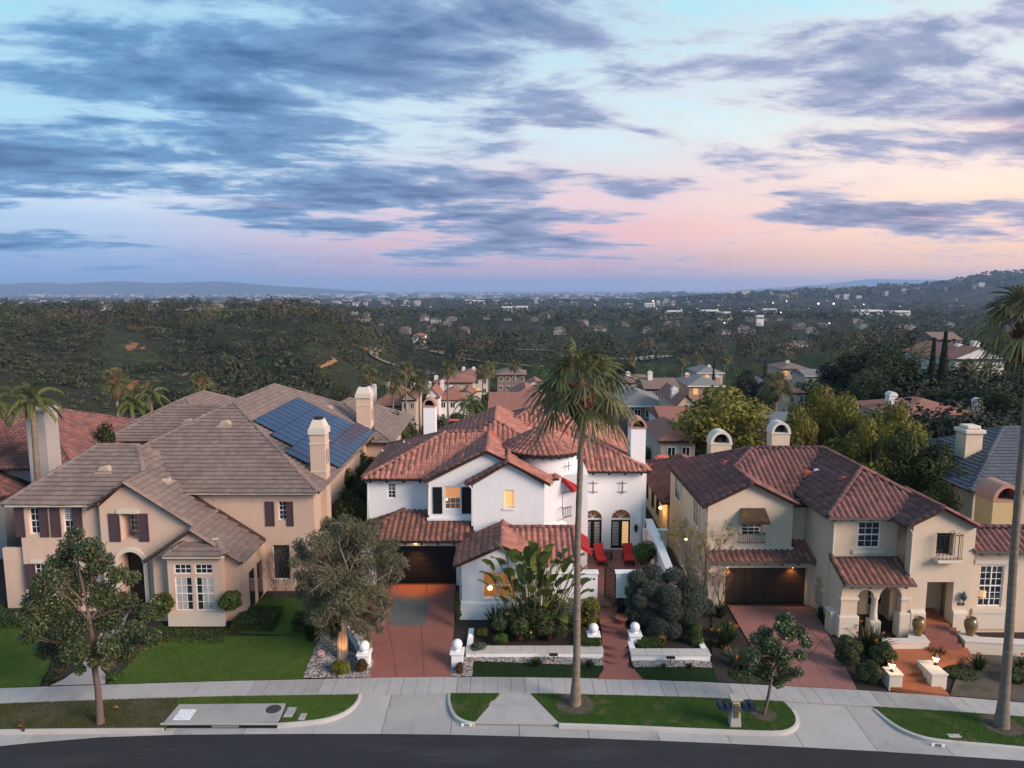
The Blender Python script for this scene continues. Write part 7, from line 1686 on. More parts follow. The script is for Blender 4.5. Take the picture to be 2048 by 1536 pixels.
bg_house('low red roofs just behind the cream house', 1316, 1400, 882, 866, 66, 9, far_tile, far_cream, 'hip', (), 2, 1)
bg_house('slate-grey roof between the two big green trees', 1555, 1632, 862, 826, 74, 10, mat('far_slate', (.13, .14, .155), .8, .15, 1.5, bump=.4, bscale=8), far_brick, 'gx', (), 2)
bg_house('brown-roofed house on the right beyond the fan palm', 1562, 1622, 738, 726, 235, 14, far_brown, far_cream, 'hip', ((1575, 722),), 4)
bg_house('pale house with a flat grey roof and chimney on the right slope', 1610, 1672, 752, 740, 215, 12, far_grey, far_cream, 'gx', ((1663, 730),), 3)
bg_house('small grey-roofed white house behind the fan palm crown', 1512, 1545, 768, 756, 190, 11, far_grey, far_white, 'hip', (), 2)
bg_house('small red-roofed house below the flat grey roof', 1575, 1616, 786, 776, 150, 9, far_tile, far_cream, 'hip', (), 2, 1)
bg_house('white two-chimney house on the right hillside', 1905, 2020, 718, 690, 118, 16, far_tile, far_white, 'gy', ((1917, 690), (1950, 684)), 2)
bg_house('wide dark red roof with chimneys behind the right trees', 1800, 2000, 838, 806, 82, 13, far_tile, far_cream, 'hip', ((1783, 787), (1957, 800)), 4)
bg_house('brick institutional building high on the right slope', 1872, 1928, 680, 664, 320, 18, far_brown, far_peach, 'gx', (), 5)
bg_house('small white valley house among trees right of centre', 1590, 1618, 688, 682, 480, 12, far_grey, far_white, 'gx', (), 3)
bg_house('red-roofed valley house among the trees right of centre', 1570, 1596, 690, 684, 470, 12, far_tile, far_cream, 'hip', (), 3)
bg_house('low orange-roofed house on the left mesa', 455, 505, 673, 668, 390, 14, far_brown, far_brick, 'gx', (), 4, 1)
bg_house('white valley house left of centre', 823, 850, 672, 666, 470, 14, far_tile, far_white, 'hip', (), 4, 1)
# neighbour with the slate roof at the right edge, its tiles laid out
SH = thing('slate_house', 'house with a large slate-grey tiled roof at the right edge', 'house', (38, 56, 1))
Rs = Roof(SH, 'F', slate, limit=120); Rs.hip(33, 54, 50, 63, 5.0, .52); Rs.lay().finish()
box('wall', 33.6, 53.5, 50.5, 62.5, .2, 5.0, far_cream, SH)
c1 = at(1943, 850, 55); cc = box('chimney', c1.x - .65, c1.x + .65, 54.5, 55.8, 3, c1.z - .6, cream_st, SH); box('chimney_crown', c1.x - .8, c1.x + .8, 54.35, 55.95, c1.z - .6, c1.z - .3, trim_c, cc, .05); box('chimney_hood', c1.x - .55, c1.x + .55, 54.6, 55.7, c1.z - .3, c1.z, trim_c, cc, .1)
YH = thing('yellow_outbuilding', 'yellow stucco chimney block with a barrel cap behind the cream house', 'building', (X(2012, 1040, 46), 46, .5))
arch_chimney(YH, X(1985, 1020, 46), X(2040, 1020, 46), 46, 47.8, .3, Z(1003, 46), mat('yellow_stucco', (.55, .40, .2), .9, .1, 2, bump=.2), terr_c)
# neighbour at the left edge
NH = thing('red_roof_house', 'white house with faded red tiles at the left edge behind the queen palm', 'house', (-38, 54, 1))
Rn = Roof(NH, 'S', tile_dk, limit=100); Rn.hip(-52, -30.6, 49, 64, 6.9, .42); Rn.hip(-50, -34, 46.5, 60, 5.6, .42); Rn.lay().finish()
old_st = mat('aged_stucco', (.36, .325, .295), .95, .15, .6, bump=.2)
box('wall', -51, -31.2, 49.6, 63, .3, 6.9, old_st, NH); box('wall', -49, -34.6, 47.1, 59, .3, 5.6, old_st, NH)
old_st = mat('aged_stucco', (.36, .325, .295), .95, .15, .6, bump=.2)
cc = box('chimney', X(52, 850, 47.6), X(90, 850, 47.6), 47.6, 49.0, .3, Z(824, 47.6), old_st, NH); box('chimney_crown', X(49, 850, 47.6), X(93, 850, 47.6), 47.5, 49.3, Z(824, 47.6), Z(824, 47.6) + .2, old_st, cc)

# ---------------------------------------------------------------- dirt road and lower street
def ribbon(name, pix, wd, m, lift=.35):
    P = [hit(a, b) for a, b in pix]; Q = [P[0]]
    for a, b in zip(P, P[1:]):
        for k in range(1, 9): Q.append(a + (b - a) * k / 8)
    for _ in range(3): Q = [Q[0]] + [(Q[i - 1] + Q[i] * 2 + Q[i + 1]) / 4 for i in range(1, len(Q) - 1)] + [Q[-1]]
    vs = []
    for i, p in enumerate(Q):
        d = (Q[min(i + 1, len(Q) - 1)] - Q[max(i - 1, 0)]); d.z = 0; d.normalize(); s = V3(-d.y, d.x, 0)
        for k in (-1, -.33, .33, 1): q = p + s * wd * k; vs.append((q.x, q.y, H_(q.x, q.y) + lift))
    n = len(Q); fs = [[4 * i + k, 4 * i + k + 1, 4 * i + 4 + k + 1, 4 * i + 4 + k] for i in range(n - 1) for k in range(3)]
    return tag(mesh_np(name, np.array(vs), fs, m, None, smooth=True), kind='structure')
pale_road = mat('pale_dirt_road', (.24, .18, .135), .95, .15, .1)
ribbon('dirt_road', [(768, 692), (752, 703), (745, 713), (760, 722), (790, 732), (830, 742), (880, 751), (950, 758)], 2.2, pale_road, .8)
ribbon('dirt_road', [(845, 700), (880, 708), (930, 720), (1000, 731), (1080, 735), (1130, 738)], 2.0, pale_road, .8)
ribbon('terrace_road', [(850, 695), (930, 697.5), (1000, 700), (1060, 701), (1120, 703)], 2.6, pale_road, .8)
ribbon('lower_street', [(905, 880), (912, 860), (925, 835), (918, 812), (890, 800)], 3.4, mat('street_asphalt', (.14, .11, .105), .9, .1, .3), .5)
ribbon('parking_lot', [(1255, 722), (1310, 716), (1330, 713)], 6, mat('far_concrete', (.30, .29, .28), .9, .1, .2), .8)
ribbon('footpath', [(640, 737), (660, 728), (672, 722), (664, 716)], .6, mat('orange_earth', (.30, .15, .07), .95, .3, .3), .25)
def near_house(x, y, k=1.0): return any((x - a) ** 2 + (y - b) ** 2 < (r * k) ** 2 for a, b, r in HOUSES)
# ---------------------------------------------------------------- single background trees
def tree_data(seed, kind):
    """unit-height tree: crown mesh and trunk mesh"""
    random.seed(seed); global rng; rng = np.random.default_rng(seed)
    m = {'green': tree_g, 'gold': tree_y, 'dark': tree_d, 'willow': tree_w}[kind]
    k = {'green': 14, 'gold': 18, 'dark': 20, 'willow': 18}[kind]
    cl = rnd_clumps((0, 0, .62), (.36, .36, .34), k, .15, .85, .5)
    if kind == 'willow': cl = [(a, b, c, r, r2, r3 * 1.5) for a, b, c, r, r2, r3 in cl]
    P, d, ct = clump_cloud(cl, 4600, .35); n = len(P); Nn = unit(d + np.array([0, 0, .4]) + rng.normal(size=(n, 3)) * .6); v, f = leafquads(P, Nn, .0185 * rng.uniform(.7, 1.35, n), .6, .1)
    cm = mesh_np('crown', v, f, m, None, np.repeat(np.clip(ct * .6 + rng.random(n) * .5 - .05, 0, 1), 4), asobj=False)
    b = MB(); b.tube([(0, 0, -.08), (.01, 0, .15), (0, .01, .36)], [.034, .026, .022], 7)
    for c in cl[:12]: e = Vector(c[:3]); b.tube([(0, .01, .33), (e.x * .5, e.y * .5, .36 + (e.z - .36) * .6), tuple(e)], [.016, .010, .003], 4)
    tm_ = bpy.data.meshes.new('trunk'); tm_.from_pydata([tuple(q) for q in b.v], [], b.f); tm_.materials.append(bark); return cm, tm_
TD = {k: [tree_data(s, k) for s in ss] for k, ss in {'green': (21, 22, 23), 'gold': (31, 32), 'dark': (41, 42), 'willow': (51,)}.items()}
def bg_tree(kind, label, base, h, wd=None, name='tree', group=None):
    t = thing(name, label, 'tree', base, group); cm, tm_ = random.choice(TD[kind]); w_ = (wd or h * .85) / .82
    for nm, me in (('crown', cm), ('trunk', tm_)):
        o = link(nm, me, t); o.scale = (w_, w_, h); o.rotation_euler = (0, 0, random.uniform(0, 6.28))
    HOUSES.append((base[0], base[1], 2)); return t
def tree_px(kind, label, px, top, wpx, Y, group=None, drop=0.0):
    """crown top and width in the photo, standing on the terrain at distance Y"""
    x = X(px, top, Y); zt = Z(top - (8 if kind == 'gold' and Y < 80 else 0), Y); zb = H_(x, Y) - drop; return bg_tree(kind, label, (x, Y, zb), zt - zb, wpx * (1.35 if kind == 'gold' else 1.15) / F * Y, group=group)
for kind, px, top, wp, Y, lb in (('gold', 1450, 768, 165, 68, 'large round golden-green tree behind the cream house chimneys'), ('gold', 1648, 765, 90, 66, 'tall golden-green tree left of the pair behind the cream house'), ('gold', 1712, 785, 110, 62, 'golden-green tree in the middle behind the cream house'), ('gold', 1790, 800, 110, 60, 'loose golden tree before the slate roof'), ('green', 1850, 860, 120, 56, 'loose olive tree against the slate roof'), ('green', 1905, 905, 110, 54, 'dark loose shrubby tree below the slate chimney'),
                               ('gold', 1600, 805, 70, 60, 'low golden-green tree between the round tree and the taller pair'), ('gold', 1755, 830, 80, 57, 'low golden tree just behind the cream house ridge'), ('green', 1825, 835, 100, 56, 'leafy green tree hiding the slate roof edge'), ('gold', 1680, 800, 80, 70, 'golden tree rising between the pair behind the cream house'), ('green', 1880, 940, 80, 50, 'green shrub-tree below the slate chimney'), ('green', 690, 975, 85, 46, 'leafy shrub mass low in the gap beside the beige house'), ('green', 715, 845, 60, 62, 'green tree right of the rear beige chimney'), ('green', 735, 1000, 55, 45, 'green shrub low against the white house corner'), ('dark', 1745, 680, 130, 120, 'big black-green oak left of the willowy tree'), ('dark', 1700, 700, 110, 128, 'dark oak mass at the left of the right-hand grove'), ('willow', 1795, 690, 105, 105, 'pale willowy tree in front of the dark oaks'), ('willow', 1745, 735, 80, 100, 'grey-green tree low before the dark oak'), ('dark', 1860, 770, 90, 95, 'dark tree below the cypresses'), ('dark', 1950, 770, 120, 92, 'dark shrubby trees under the white hillside house'), ('green', 2030, 770, 110, 84, 'green tree at the right edge beside the hillside house'), ('green', 2040, 830, 90, 70, 'green tree at the right edge above the slate roof'),
                               ('green', 770, 808, 95, 66, 'round green tree between the beige chimney and the white chimney'), ('green', 720, 880, 80, 55, 'leafy tree filling the gap between beige and white houses'), ('green', 700, 925, 95, 50, 'dark tall shrub in the gap beside the white house'), ('green', 745, 900, 60, 52, 'bright green shrub-tree beside the white house left wall'), ('green', 735, 950, 70, 47.5, 'dark shrub against the left wall of the white house'), ('green', 805, 830, 60, 75, 'smaller green tree right of the round one'), ('green', 185, 825, 85, 55, 'green tree between the left edge house and the beige house'), ('green', 150, 850, 70, 54, 'lower green tree beside the left edge house'), ('dark', 215, 850, 60, 57, 'dark green tree behind the beige left wing'),
                               ('dark', 1475, 745, 50, 170, 'dark tree by the pale grey-roofed house'), ('dark', 1505, 735, 60, 175, 'dark tree cluster left of the fan palm'), ('dark', 1530, 748, 45, 165, 'second dark tree left of the fan palm'), ('green', 1310, 850, 60, 80, 'dark green tree right of the white chimney'), ('green', 1298, 880, 50, 72, 'bright green shrub-tree below the right white chimney'), ('dark', 1330, 815, 50, 100, 'dark tree between bungalow and white gable house'), ('green', 1400, 830, 60, 82, 'green tree left of the round golden tree'), ('dark', 1250, 720, 50, 240, 'dark tree beside the parking lot'), ('green', 1215, 790, 60, 130, 'tree behind the palm fronds'), ('green', 960, 790, 50, 150, 'dark green tree beside the lower street'), ('green', 985, 775, 55, 160, 'second dark green tree beside the lower street'), ('green', 930, 815, 70, 115, 'bushy tree above the white house roof'), ('dark', 870, 830, 60, 120, 'bushy dark tree left of the lower street'), ('green', 820, 845, 60, 100, 'green tree before the cream gabled house'), ('green', 1040, 782, 60, 140, 'tree left of the palm crown'),
                               ('green', 300, 770, 60, 95, 'green tree on the slope behind the beige roof'), ('green', 345, 785, 50, 92, 'bright green tree behind the beige ridge'), ('green', 395, 790, 60, 90, 'green tree behind the rear beige roof'), ('dark', 600, 770, 60, 130, 'dark tree on the slope behind the solar roof'), ('willow', 680, 762, 45, 150, 'bare pinkish tree behind the solar roof'), ('gold', 60, 668, 40, 330, 'yellow-green tree on the left mesa'), ('gold', 95, 668, 45, 335, 'second yellow-green tree on the left mesa'), ('gold', 115, 672, 35, 325, 'third yellow-green tree on the left mesa')):
    tree_px(kind, lb, px, top, wp, Y)
def cypress(label, px, top, Y, wpx, base=None):
    x = X(px, top, Y); zt = Z(top, Y); zb = H_(x, Y); h = zt - zb; r = wpx / F * Y / 2; t = thing('cypress', label, 'tree', (x, Y, zb))
    n = 4200; s = rng.random(n); rr = r * np.clip(np.minimum(s * 5, 1.15 - s) * 1.0, .08, 1) * rng.uniform(.7, 1.08, n); a = rng.uniform(0, 6.283, n); P = np.stack([x + rr * np.cos(a), Y + rr * np.sin(a), zb + .4 + s * (h - .4)], 1); Nn = unit(np.stack([np.cos(a), np.sin(a), np.full(n, .5)], 1) + rng.normal(size=(n, 3)) * .5)
    v, f = leafquads(P, Nn, .17 * rng.uniform(.7, 1.3, n), .4); mesh_np('crown', v, f, tree_d, t, np.repeat(rng.random(n), 4)); MB().tube([(x, Y, zb - .3), (x, Y, zb + h * .9)], [r * .5, r * .1], 8).build('trunk', bark, t)
cypress('taller slim cypress right of the pair before the white hillside house', 1892, 664, 100, 26); cypress('slim cypress left of the pair before the white hillside house', 1869, 676, 102, 20); cypress('slim cypress behind the peach house', 1428, 722, 185, 9); cypress('short cypress beside the fan palm', 1531, 722, 190, 9)
# background palms
def palm_px(label, px, crown_py, Y, Rb, kind='fan', h=None, group=None, name='fan_palm', lean=0.0):
    top = at(px, crown_py, Y); zb = H_(top.x, Y); palm(name, label, (top.x + lean, Y, zb), top, .24, .16, 26 if kind == 'fan' else 16, Rb * .8, Rb, kind, group=group, boots=kind == 'fan', lod=1.0 if Y > 90 else 1.5)
for lb, a, b, Y, rb in (('slim fan palm behind the left neighbour roofs', 230, 760, 82, 1.0), ('fan palm before the green slope behind the beige roof', 400, 762, 92, 1.0), ('fan palm on the slope right of the solar roof', 737, 748, 150, 1.5), ('palm left of the pair before the lower cream house', 785, 768, 140, 1.5), ('tall palm in the middle of the lower street row', 811, 740, 150, 1.4), ('palm right of the tall one on the lower street', 838, 766, 142, 1.5), ('tall palm beside the white lower houses', 895, 738, 155, 1.4), ('first of two palms beside the white red-roofed house', 965, 742, 190, 1.4), ('second of two palms beside the white red-roofed house', 977, 735, 195, 1.4), ('distant palm above the brown house', 1030, 730, 215, 1.2), ('fan palm with a reddish trunk right of the round golden tree', 1553, 768, 88, 1.35), ('distant palm left of the grey-roofed houses', 1260, 715, 240, 1.6), ('distant palm beyond the parking lot', 1365, 718, 260, 1.6), ('distant palm above the peach house', 1395, 716, 270, 1.5), ('distant palm above the pale hip roof', 1450, 716, 270, 1.5), ('palm beside the white hillside house window', 1935, 735, 108, 1.0)):
    palm_px(lb, a, b, Y, rb)
palm_px('arching queen palm behind the left wall of the beige house', 62, 800, 46, 2.2, 'feather', name='queen_palm'); palm_px('queen palm at the far left edge', -20, 808, 50, 2.4, 'feather', name='queen_palm')
palm_px('bright queen palm behind the beige rear roof', 262, 805, 72, 2.2, 'feather', name='queen_palm'); palm_px('second bright queen palm behind the beige rear roof', 300, 790, 76, 2.2, 'feather', name='queen_palm'); palm_px('spreading palm above the white house left ridge', 940, 806, 84, 2.4, 'feather', name='queen_palm')
palm_px('yellow-green queen palm left of the white hillside house', 1840, 712, 112, 2.6, 'feather', name='queen_palm'); palm_px('yellow-green queen palm before the white hillside house', 1975, 738, 100, 2.0, 'feather', name='queen_palm')
# ---------------------------------------------------------------- woods, brush and town that read as one mass
rng = np.random.default_rng(99); random.seed(99)
def mass(name, label, P, Hh, Wd, nq, m, qs, cat='trees', tint=None):
    """a wood as one object: each tree a small cloud of leaf faces"""
    n = len(P); k = np.repeat(np.arange(n), nq); N_ = len(k); d = unit(rng.normal(size=(N_, 3))); d[:, 2] = np.abs(d[:, 2]) * .9 - .15
    lump = 1 + .25 * np.sin(d[:, 0] * 5 + k) * np.cos(d[:, 1] * 4 + k * 1.7)
    Q = P[k] + np.stack([d[:, 0] * Wd[k] * .5 * lump, d[:, 1] * Wd[k] * .5 * lump, Hh[k] * (.42 + .56 * d[:, 2] * lump)], 1)
    Nn = unit(d + np.array([0, 0, .35]) + rng.normal(size=(N_, 3)) * .45); v, f = leafquads(Q, Nn, Wd[k] * qs * rng.uniform(.7, 1.3, N_), .75, .1)
    tb = (rng.random(n) if tint is None else tint)[k]
    return tag(mesh_np(name, v, f, m, None, np.repeat(np.clip(tb * .75 + rng.random(N_) * .35 - .05, 0, 1), 4)), label, cat, kind='stuff')
wood_m = leafm('valley_woods', (.076, .088, .034), (.018, .026, .012), .75, .15); brush_m = leafm('chaparral', (.078, .082, .046), (.020, .024, .014), .8, .1)
def scatter(n, a0, a1, y0, y1, keep=None, pw=1.0):
    out = []
    while len(out) < n:
        a = random.uniform(a0, a1); y = math.exp(random.uniform(math.log(y0), math.log(y1))) if pw == 1 else y0 + (y1 - y0) * random.random() ** pw; x = a * y
        if near_house(x, y, 1.15): continue
        z = H_(x, y)
        if keep and not keep(x, y, z, a): continue
        out.append((x, y, z))
    return np.array(out)
nz = lambda x, y, s: math.sin(x * s + 1.3) * math.sin(y * s * 1.3 + .4) + .6 * math.sin(x * s * 2.3 + y * s * 1.1)
P = scatter(5200, -.82, -.10, 84, 345, lambda x, y, z, a: nz(x, y, .045) + nz(x + 40, y, .11) * .6 + random.uniform(-.45, .45) > .0 and not (a > -.2 and 180 < y < 330 and random.random() < .5)); n = len(P); mass('chaparral', 'dark scrubby brush covering the canyon slope on the left', P, rng.uniform(1.0, 3.0, n), rng.uniform(1.8, 4.2, n), 26, brush_m, .11, 'brush')
P = scatter(620, -.82, -.12, 100, 345, lambda x, y, z, a: nz(x, y, .03) + random.uniform(-.4, .4) > .1); n = len(P); mass('chaparral', 'taller dark oaks and thickets scattered over the canyon slope', P, rng.uniform(2.5, 5.5, n), rng.uniform(3.5, 8, n), 60, brush_m, .075, 'brush')
P = scatter(3600, -.82, -.10, 84, 345); n = len(P); mass('low_scrub', 'low sage scrub and dry grass tufts over the open canyon slopes', P, rng.uniform(.4, 1.2, n), rng.uniform(.8, 2.2, n), 12, leafm('sage_scrub', (.11, .105, .055), (.04, .044, .022), .8, .1), .16, 'brush')
P = scatter(900, -.16, .16, 190, 420, lambda x, y, z, a: nz(x, y, .03) + random.uniform(-1, .6) > -.1); n = len(P); mass('chaparral', 'brush on the slope around the winding dirt road', P, rng.uniform(1.2, 2.8, n), rng.uniform(2, 4.5, n), 24, brush_m, .11, 'brush')
P = scatter(780, -.1, .62, 86, 330); n = len(P); mass('garden_trees', 'dense garden trees between the houses on the lower slope', P, rng.uniform(3.0, 7.0, n), rng.uniform(3.5, 8.0, n), 130, tree_g, .045)
P = scatter(420, .36, .84, 66, 260); n = len(P); mass('garden_trees', 'dense trees over the right-hand hillside', P, rng.uniform(3.0, 7.0, n), rng.uniform(4, 8, n), 190, tree_d, .042)
wood_o = leafm('olive_woods', (.125, .105, .045), (.04, .042, .02), .75, .15); wood_b = leafm('bare_woods', (.135, .098, .078), (.06, .045, .037), .8, .1); wood_d = leafm('dark_woods', (.034, .042, .022), (.011, .015, .009), .75, .12)
P = scatter(2300, -.85, .85, 335, 1000); n = len(P); sc_ = rng.lognormal(-.12, .3, n).clip(.45, 1.5); kd = rng.choice(4, n, p=[.42, .24, .12, .22])
for q, (m_, lb) in enumerate(((wood_m, 'green'), (wood_o, 'olive-brown'), (wood_b, 'bare pinkish'), (wood_d, 'dark evergreen'))):
    u_ = kd == q; mass('woods', lb + ' trees of the wooded suburb across the middle distance', P[u_], 9.5 * sc_[u_] * (1.25 if q == 3 else 1), 10 * sc_[u_] * rng.uniform(.7, 1.2, u_.sum()), 118, m_, .050)
P = scatter(3600, -.85, .85, 950, 2600); n = len(P); sc_ = rng.uniform(.6, 1.4, n); kd = rng.choice(3, n, p=[.5, .25, .25])
for q, (m_, lb) in enumerate(((wood_m, 'green'), (wood_o, 'olive-brown'), (wood_d, 'dark evergreen'))):
    u_ = kd == q; mass('woods', lb + ' trees thinning into the valley haze', P[u_], 12 * sc_[u_], 16 * sc_[u_], 36, m_, .095)
P = scatter(5200, -.85, .85, 2500, 6500); n = len(P); sc_ = rng.uniform(.7, 1.3, n); mass('woods', 'distant tree cover of the valley floor and hills', P, 15 * sc_, 34 * sc_, 12, wood_m, .17)
# valley buildings
def town(name, label, n, a0, a1, y0, y1, w0, w1, h0, h1, m, keep=None):
    P = scatter(n, a0, a1, y0, y1, keep); b = []; bf = np.array([(4, 5, 6, 7), (0, 1, 5, 4), (1, 2, 6, 5), (3, 0, 4, 7)]); base = np.array([(-1, -1, 0), (1, -1, 0), (1, 1, 0), (-1, 1, 0), (-1, -1, 1), (1, -1, 1), (1, 1, 1), (-1, 1, 1)], float)
    for p in P: b.append(base * (random.uniform(w0, w1), random.uniform(w0, w1) * .6, random.uniform(h0, h1)) + p)
    return tag(mesh_np(name, np.concatenate(b), np.concatenate([bf + 8 * i for i in range(n)]), m, None, np.repeat(rng.random(n), 8)), label, 'town', kind='stuff')
town_m = mat('pale_town_walls', (.46, .43, .40), .9, .1, .05, (.16, .14, .13), tint=True)
P = scatter(190, -.6, .78, 640, 1900); wv = []; rv_ = []; wf = []; rf_ = []; wt = []
for i, p in enumerate(P):
    w_, d_, h, rr = random.uniform(3.5, 6.5), random.uniform(3, 5), random.uniform(3.4, 5.6), random.uniform(1.2, 2.2); p = Vector(p)
    wf += [[8 * i + q for q in f] for f in ((0, 1, 5, 4), (1, 2, 6, 5), (3, 0, 4, 7))]; wv += [p + V3(sx * w_, sy * d_, z) for z in (0, h) for sx, sy in ((-1, -1), (1, -1), (1, 1), (-1, 1))]; wt += [random.random()] * 8
    rf_ += [[6 * i + q for q in f] for f in ((0, 1, 5, 4), (2, 3, 4, 5), (1, 2, 5, 5), (3, 0, 4, 4))]; rv_ += [p + V3(sx * (w_ + .4), sy * (d_ + .4), h) for sx, sy in ((-1, -1), (1, -1), (1, 1), (-1, 1))] + [p + V3(-w_ * .5, 0, h + rr), p + V3(w_ * .5, 0, h + rr)]
tag(mesh_np('valley_houses', np.array([v[:] for v in wv]), wf, town_m, None, wt), 'scattered pale house walls among the valley trees', 'town', kind='stuff')
b = MB(); b.v = rv_; b.f = [f[:3] if f[2] == f[3] else f for f in rf_]; tag(b.build('valley_roofs', mat('valley_roof', (.17, .13, .115), .9, .4, .02)), 'scattered brown roofs among the valley trees', 'town', kind='stuff')
town('town', 'pale buildings spread over the far valley', 420, -.75, .75, 2400, 7000, 5, 17, 12, 19, town_m); town('town', 'faint city spread towards the horizon', 900, -.8, .8, 7000, 17500, 10, 40, 10, 22, town_m, lambda x, y, z, a: True)
ORD = 'first second third fourth fifth sixth seventh eighth ninth tenth eleventh twelfth thirteenth fourteenth'.split()
for i, (px, top, wpx, hpx) in enumerate(((848, 597, 16, 8), (858, 595, 7, 10), (900, 599, 14, 6), (962, 599, 20, 6), (990, 597, 16, 8), (1012, 596, 14, 9), (1070, 599, 18, 5), (1098, 598, 14, 7), (1125, 594, 8, 11), (1134, 592, 6, 13), (1148, 597, 12, 8), (1174, 593, 11, 12), (1195, 597, 18, 8), (1245, 603, 26, 4))):
    Yb = 4300 + (i % 5) * 160; a = at(px, top, Yb); zb = H_(a.x, Yb); w_ = wpx / F * Yb / 2; t = thing('office_building', ORD[i] + ' pale block from the left in the distant downtown row', 'building', (a.x, Yb, zb), 'downtown blocks on the horizon')
    zt = max(a.z, zb + 22); box('tower', a.x - w_, a.x + w_, Yb, Yb + w_ * 1.2, zb, zt, far_cream if i % 3 else far_white, t); n = max(2, int((zt - zb) / 9))
    for k in range(n): box('window_band', a.x - w_ * .94, a.x + w_ * .94, Yb - 1.2, Yb + 1, zb + (k + .35) * (zt - zb) / n, zb + (k + .7) * (zt - zb) / n, glass_d, t)
for i, (px, py, w1) in enumerate(((955, 609, 30), (1020, 626, 34), (1045, 624, 22), (1300, 615, 20), (1350, 636, 30), (1420, 634, 34), (1450, 642, 30), (1500, 636, 26), (1520, 652, 14), (1540, 630, 26), (1740, 636, 50), (1800, 638, 40))):
    p = hit(px, py); w_ = w1 / F * p.y / 2; t = thing('white_building', ORD[i] + ' low white building from the left among the valley trees', 'building', p, 'white valley buildings'); box('wall', p.x - w_, p.x + w_, p.y, p.y + w_, p.z, p.z + 12 + p.y * .001, far_white, t); box('window_band', p.x - w_ * .9, p.x + w_ * .9, p.y - .4, p.y + .4, p.z + 9, p.z + 10.5, glass_d, t)
city = mat('city_light', (1, .9, .7), .5, 0, 1, emit=(1, .82, .6), estr=6)
lt = MB()
for px, py, r in [(1305, 612, 1.6), (1633, 620, 2.2), (1663, 620, 2.2), (1543, 618, 1.2), (1570, 614, 1.2), (1555, 648, 1.4), (1645, 682, 1.5), (1723, 622, 1.2), (1440, 680, 1.4)] + [(random.uniform(620, 1990), random.uniform(604, 640), random.uniform(.35, .7)) for _ in range(38)] + [(random.uniform(0, 900), random.uniform(592, 602), random.uniform(.3, .6)) for _ in range(26)]:
    p = hit(px, py, 300); q = V3(p.x, p.y - 10, p.z + 13 + p.y * .002); rr = r / F * p.y * .55; lt.ball(q, rr, 6)
tag(lt.build('city_lights', city), 'tiny lit lamps scattered over the valley', 'lights', kind='stuff')
# far ranges
def range_(name, prof, Yc, dep, m):
    P = [at(a, b, Yc) for a, b in prof]; xs2 = np.linspace(P[0].x, P[-1].x, 120); zs2 = np.interp(xs2, [p.x for p in P], [p.z for p in P]) + (np.sin(xs2 * .002) + .6 * np.sin(xs2 * .0051)) * 7; rows = [(-1, .0), (-.7, .22), (-.4, .5), (-.18, .8), (0, 1), (.4, .5), (1, 0)]; vs = []
    for k, (o, h) in enumerate(rows):
        for i, x in enumerate(xs2): vs.append((x, Yc + o * dep, -100 + (zs2[i] + 100) * h * (1 + (.10 * math.sin(i * .7 + k * 2) if 0 < h < 1 else 0))))
    n = 120; fs = [[k * n + i, k * n + i + 1, (k + 1) * n + i + 1, (k + 1) * n + i] for k in range(6) for i in range(n - 1)]
    tag(mesh_np(name, np.array(vs), fs, m, None, smooth=True), kind='structure')
mtn = mat('mountain_brush', (.05, .055, .045), .95, .3, .002)
range_('mountain', [(-700, 572), (-300, 564), (0, 569), (90, 565), (140, 567), (210, 563), (260, 562.5), (330, 567), (390, 565), (430, 562.5), (480, 566), (560, 571), (620, 575), (665, 579), (720, 582)], 12500, 2600, mtn)
range_('mountain', [(1480, 580), (1560, 574), (1640, 570), (1700, 563), (1740, 558.5), (1790, 558), (1850, 559), (1920, 561), (2000, 562), (2150, 560), (2500, 566)], 15500, 3000, mtn)
# ---------------------------------------------------------------- the air
hz = box('haze', -32000, 32000, -400, 19300, -140, 215, mat('dummy_air', (1, 1, 1)), None); tag(hz, 'thin blue evening haze', 'haze', kind='stuff')
hm = bpy.data.materials.new('evening_haze'); hm.use_nodes = True; hm.node_tree.nodes.clear(); g = G(hm.node_tree); pv = g.n('ShaderNodeVolumePrincipled'); pv.inputs['Color'].default_value = (.47, .66, 1.0, 1); pv.inputs['Density'].default_value = HAZE; pv.inputs['Anisotropy'].default_value = .1
ho = g.n('ShaderNodeOutputMaterial'); g.link(pv.outputs[0], ho.inputs['Volume']); hz.data.materials.clear(); hz.data.materials.append(hm)

# ================================================================ street furniture and small things
mb = gp(1469, 1449, .17)
t = thing('mailbox_post', 'grey concrete post carrying four dark blue mailboxes', 'mailbox', mb, None)
pm_ = mat('post_concrete', (.38, .35, .31), .9, .15, 3, bump=.3)
MB().add([(mb.x - .24, mb.y - .2, mb.z), (mb.x + .24, mb.y - .2, mb.z), (mb.x + .24, mb.y + .2, mb.z), (mb.x - .24, mb.y + .2, mb.z), (mb.x - .15, mb.y - .15, mb.z + 1.25), (mb.x + .15, mb.y - .15, mb.z + 1.25), (mb.x + .15, mb.y + .15, mb.z + 1.25), (mb.x - .15, mb.y + .15, mb.z + 1.25)], [(0, 1, 5, 4), (1, 2, 6, 5), (2, 3, 7, 6), (3, 0, 4, 7), (4, 5, 6, 7)]).build('post', pm_, t)
box('cap', mb.x - .27, mb.x + .27, mb.y - .24, mb.y + .24, mb.z + 1.25, mb.z + 1.33, pm_, t, .02)
pl_ = box('number_plate', mb.x - .09, mb.x + .09, mb.y - .235, mb.y - .19, mb.z + .45, mb.z + 1.1, mat('brass_plate', (.16, .12, .06), .5, .2, 3), t)
for k in range(4): box('number_line', mb.x - .06, mb.x + .06, mb.y - .243, mb.y - .234, mb.z + .55 + k * .13, mb.z + .6 + k * .13, iron, pl_)
blue = mat('navy_mailbox', (.016, .026, .05), .35, .15, 3, spec=.5)
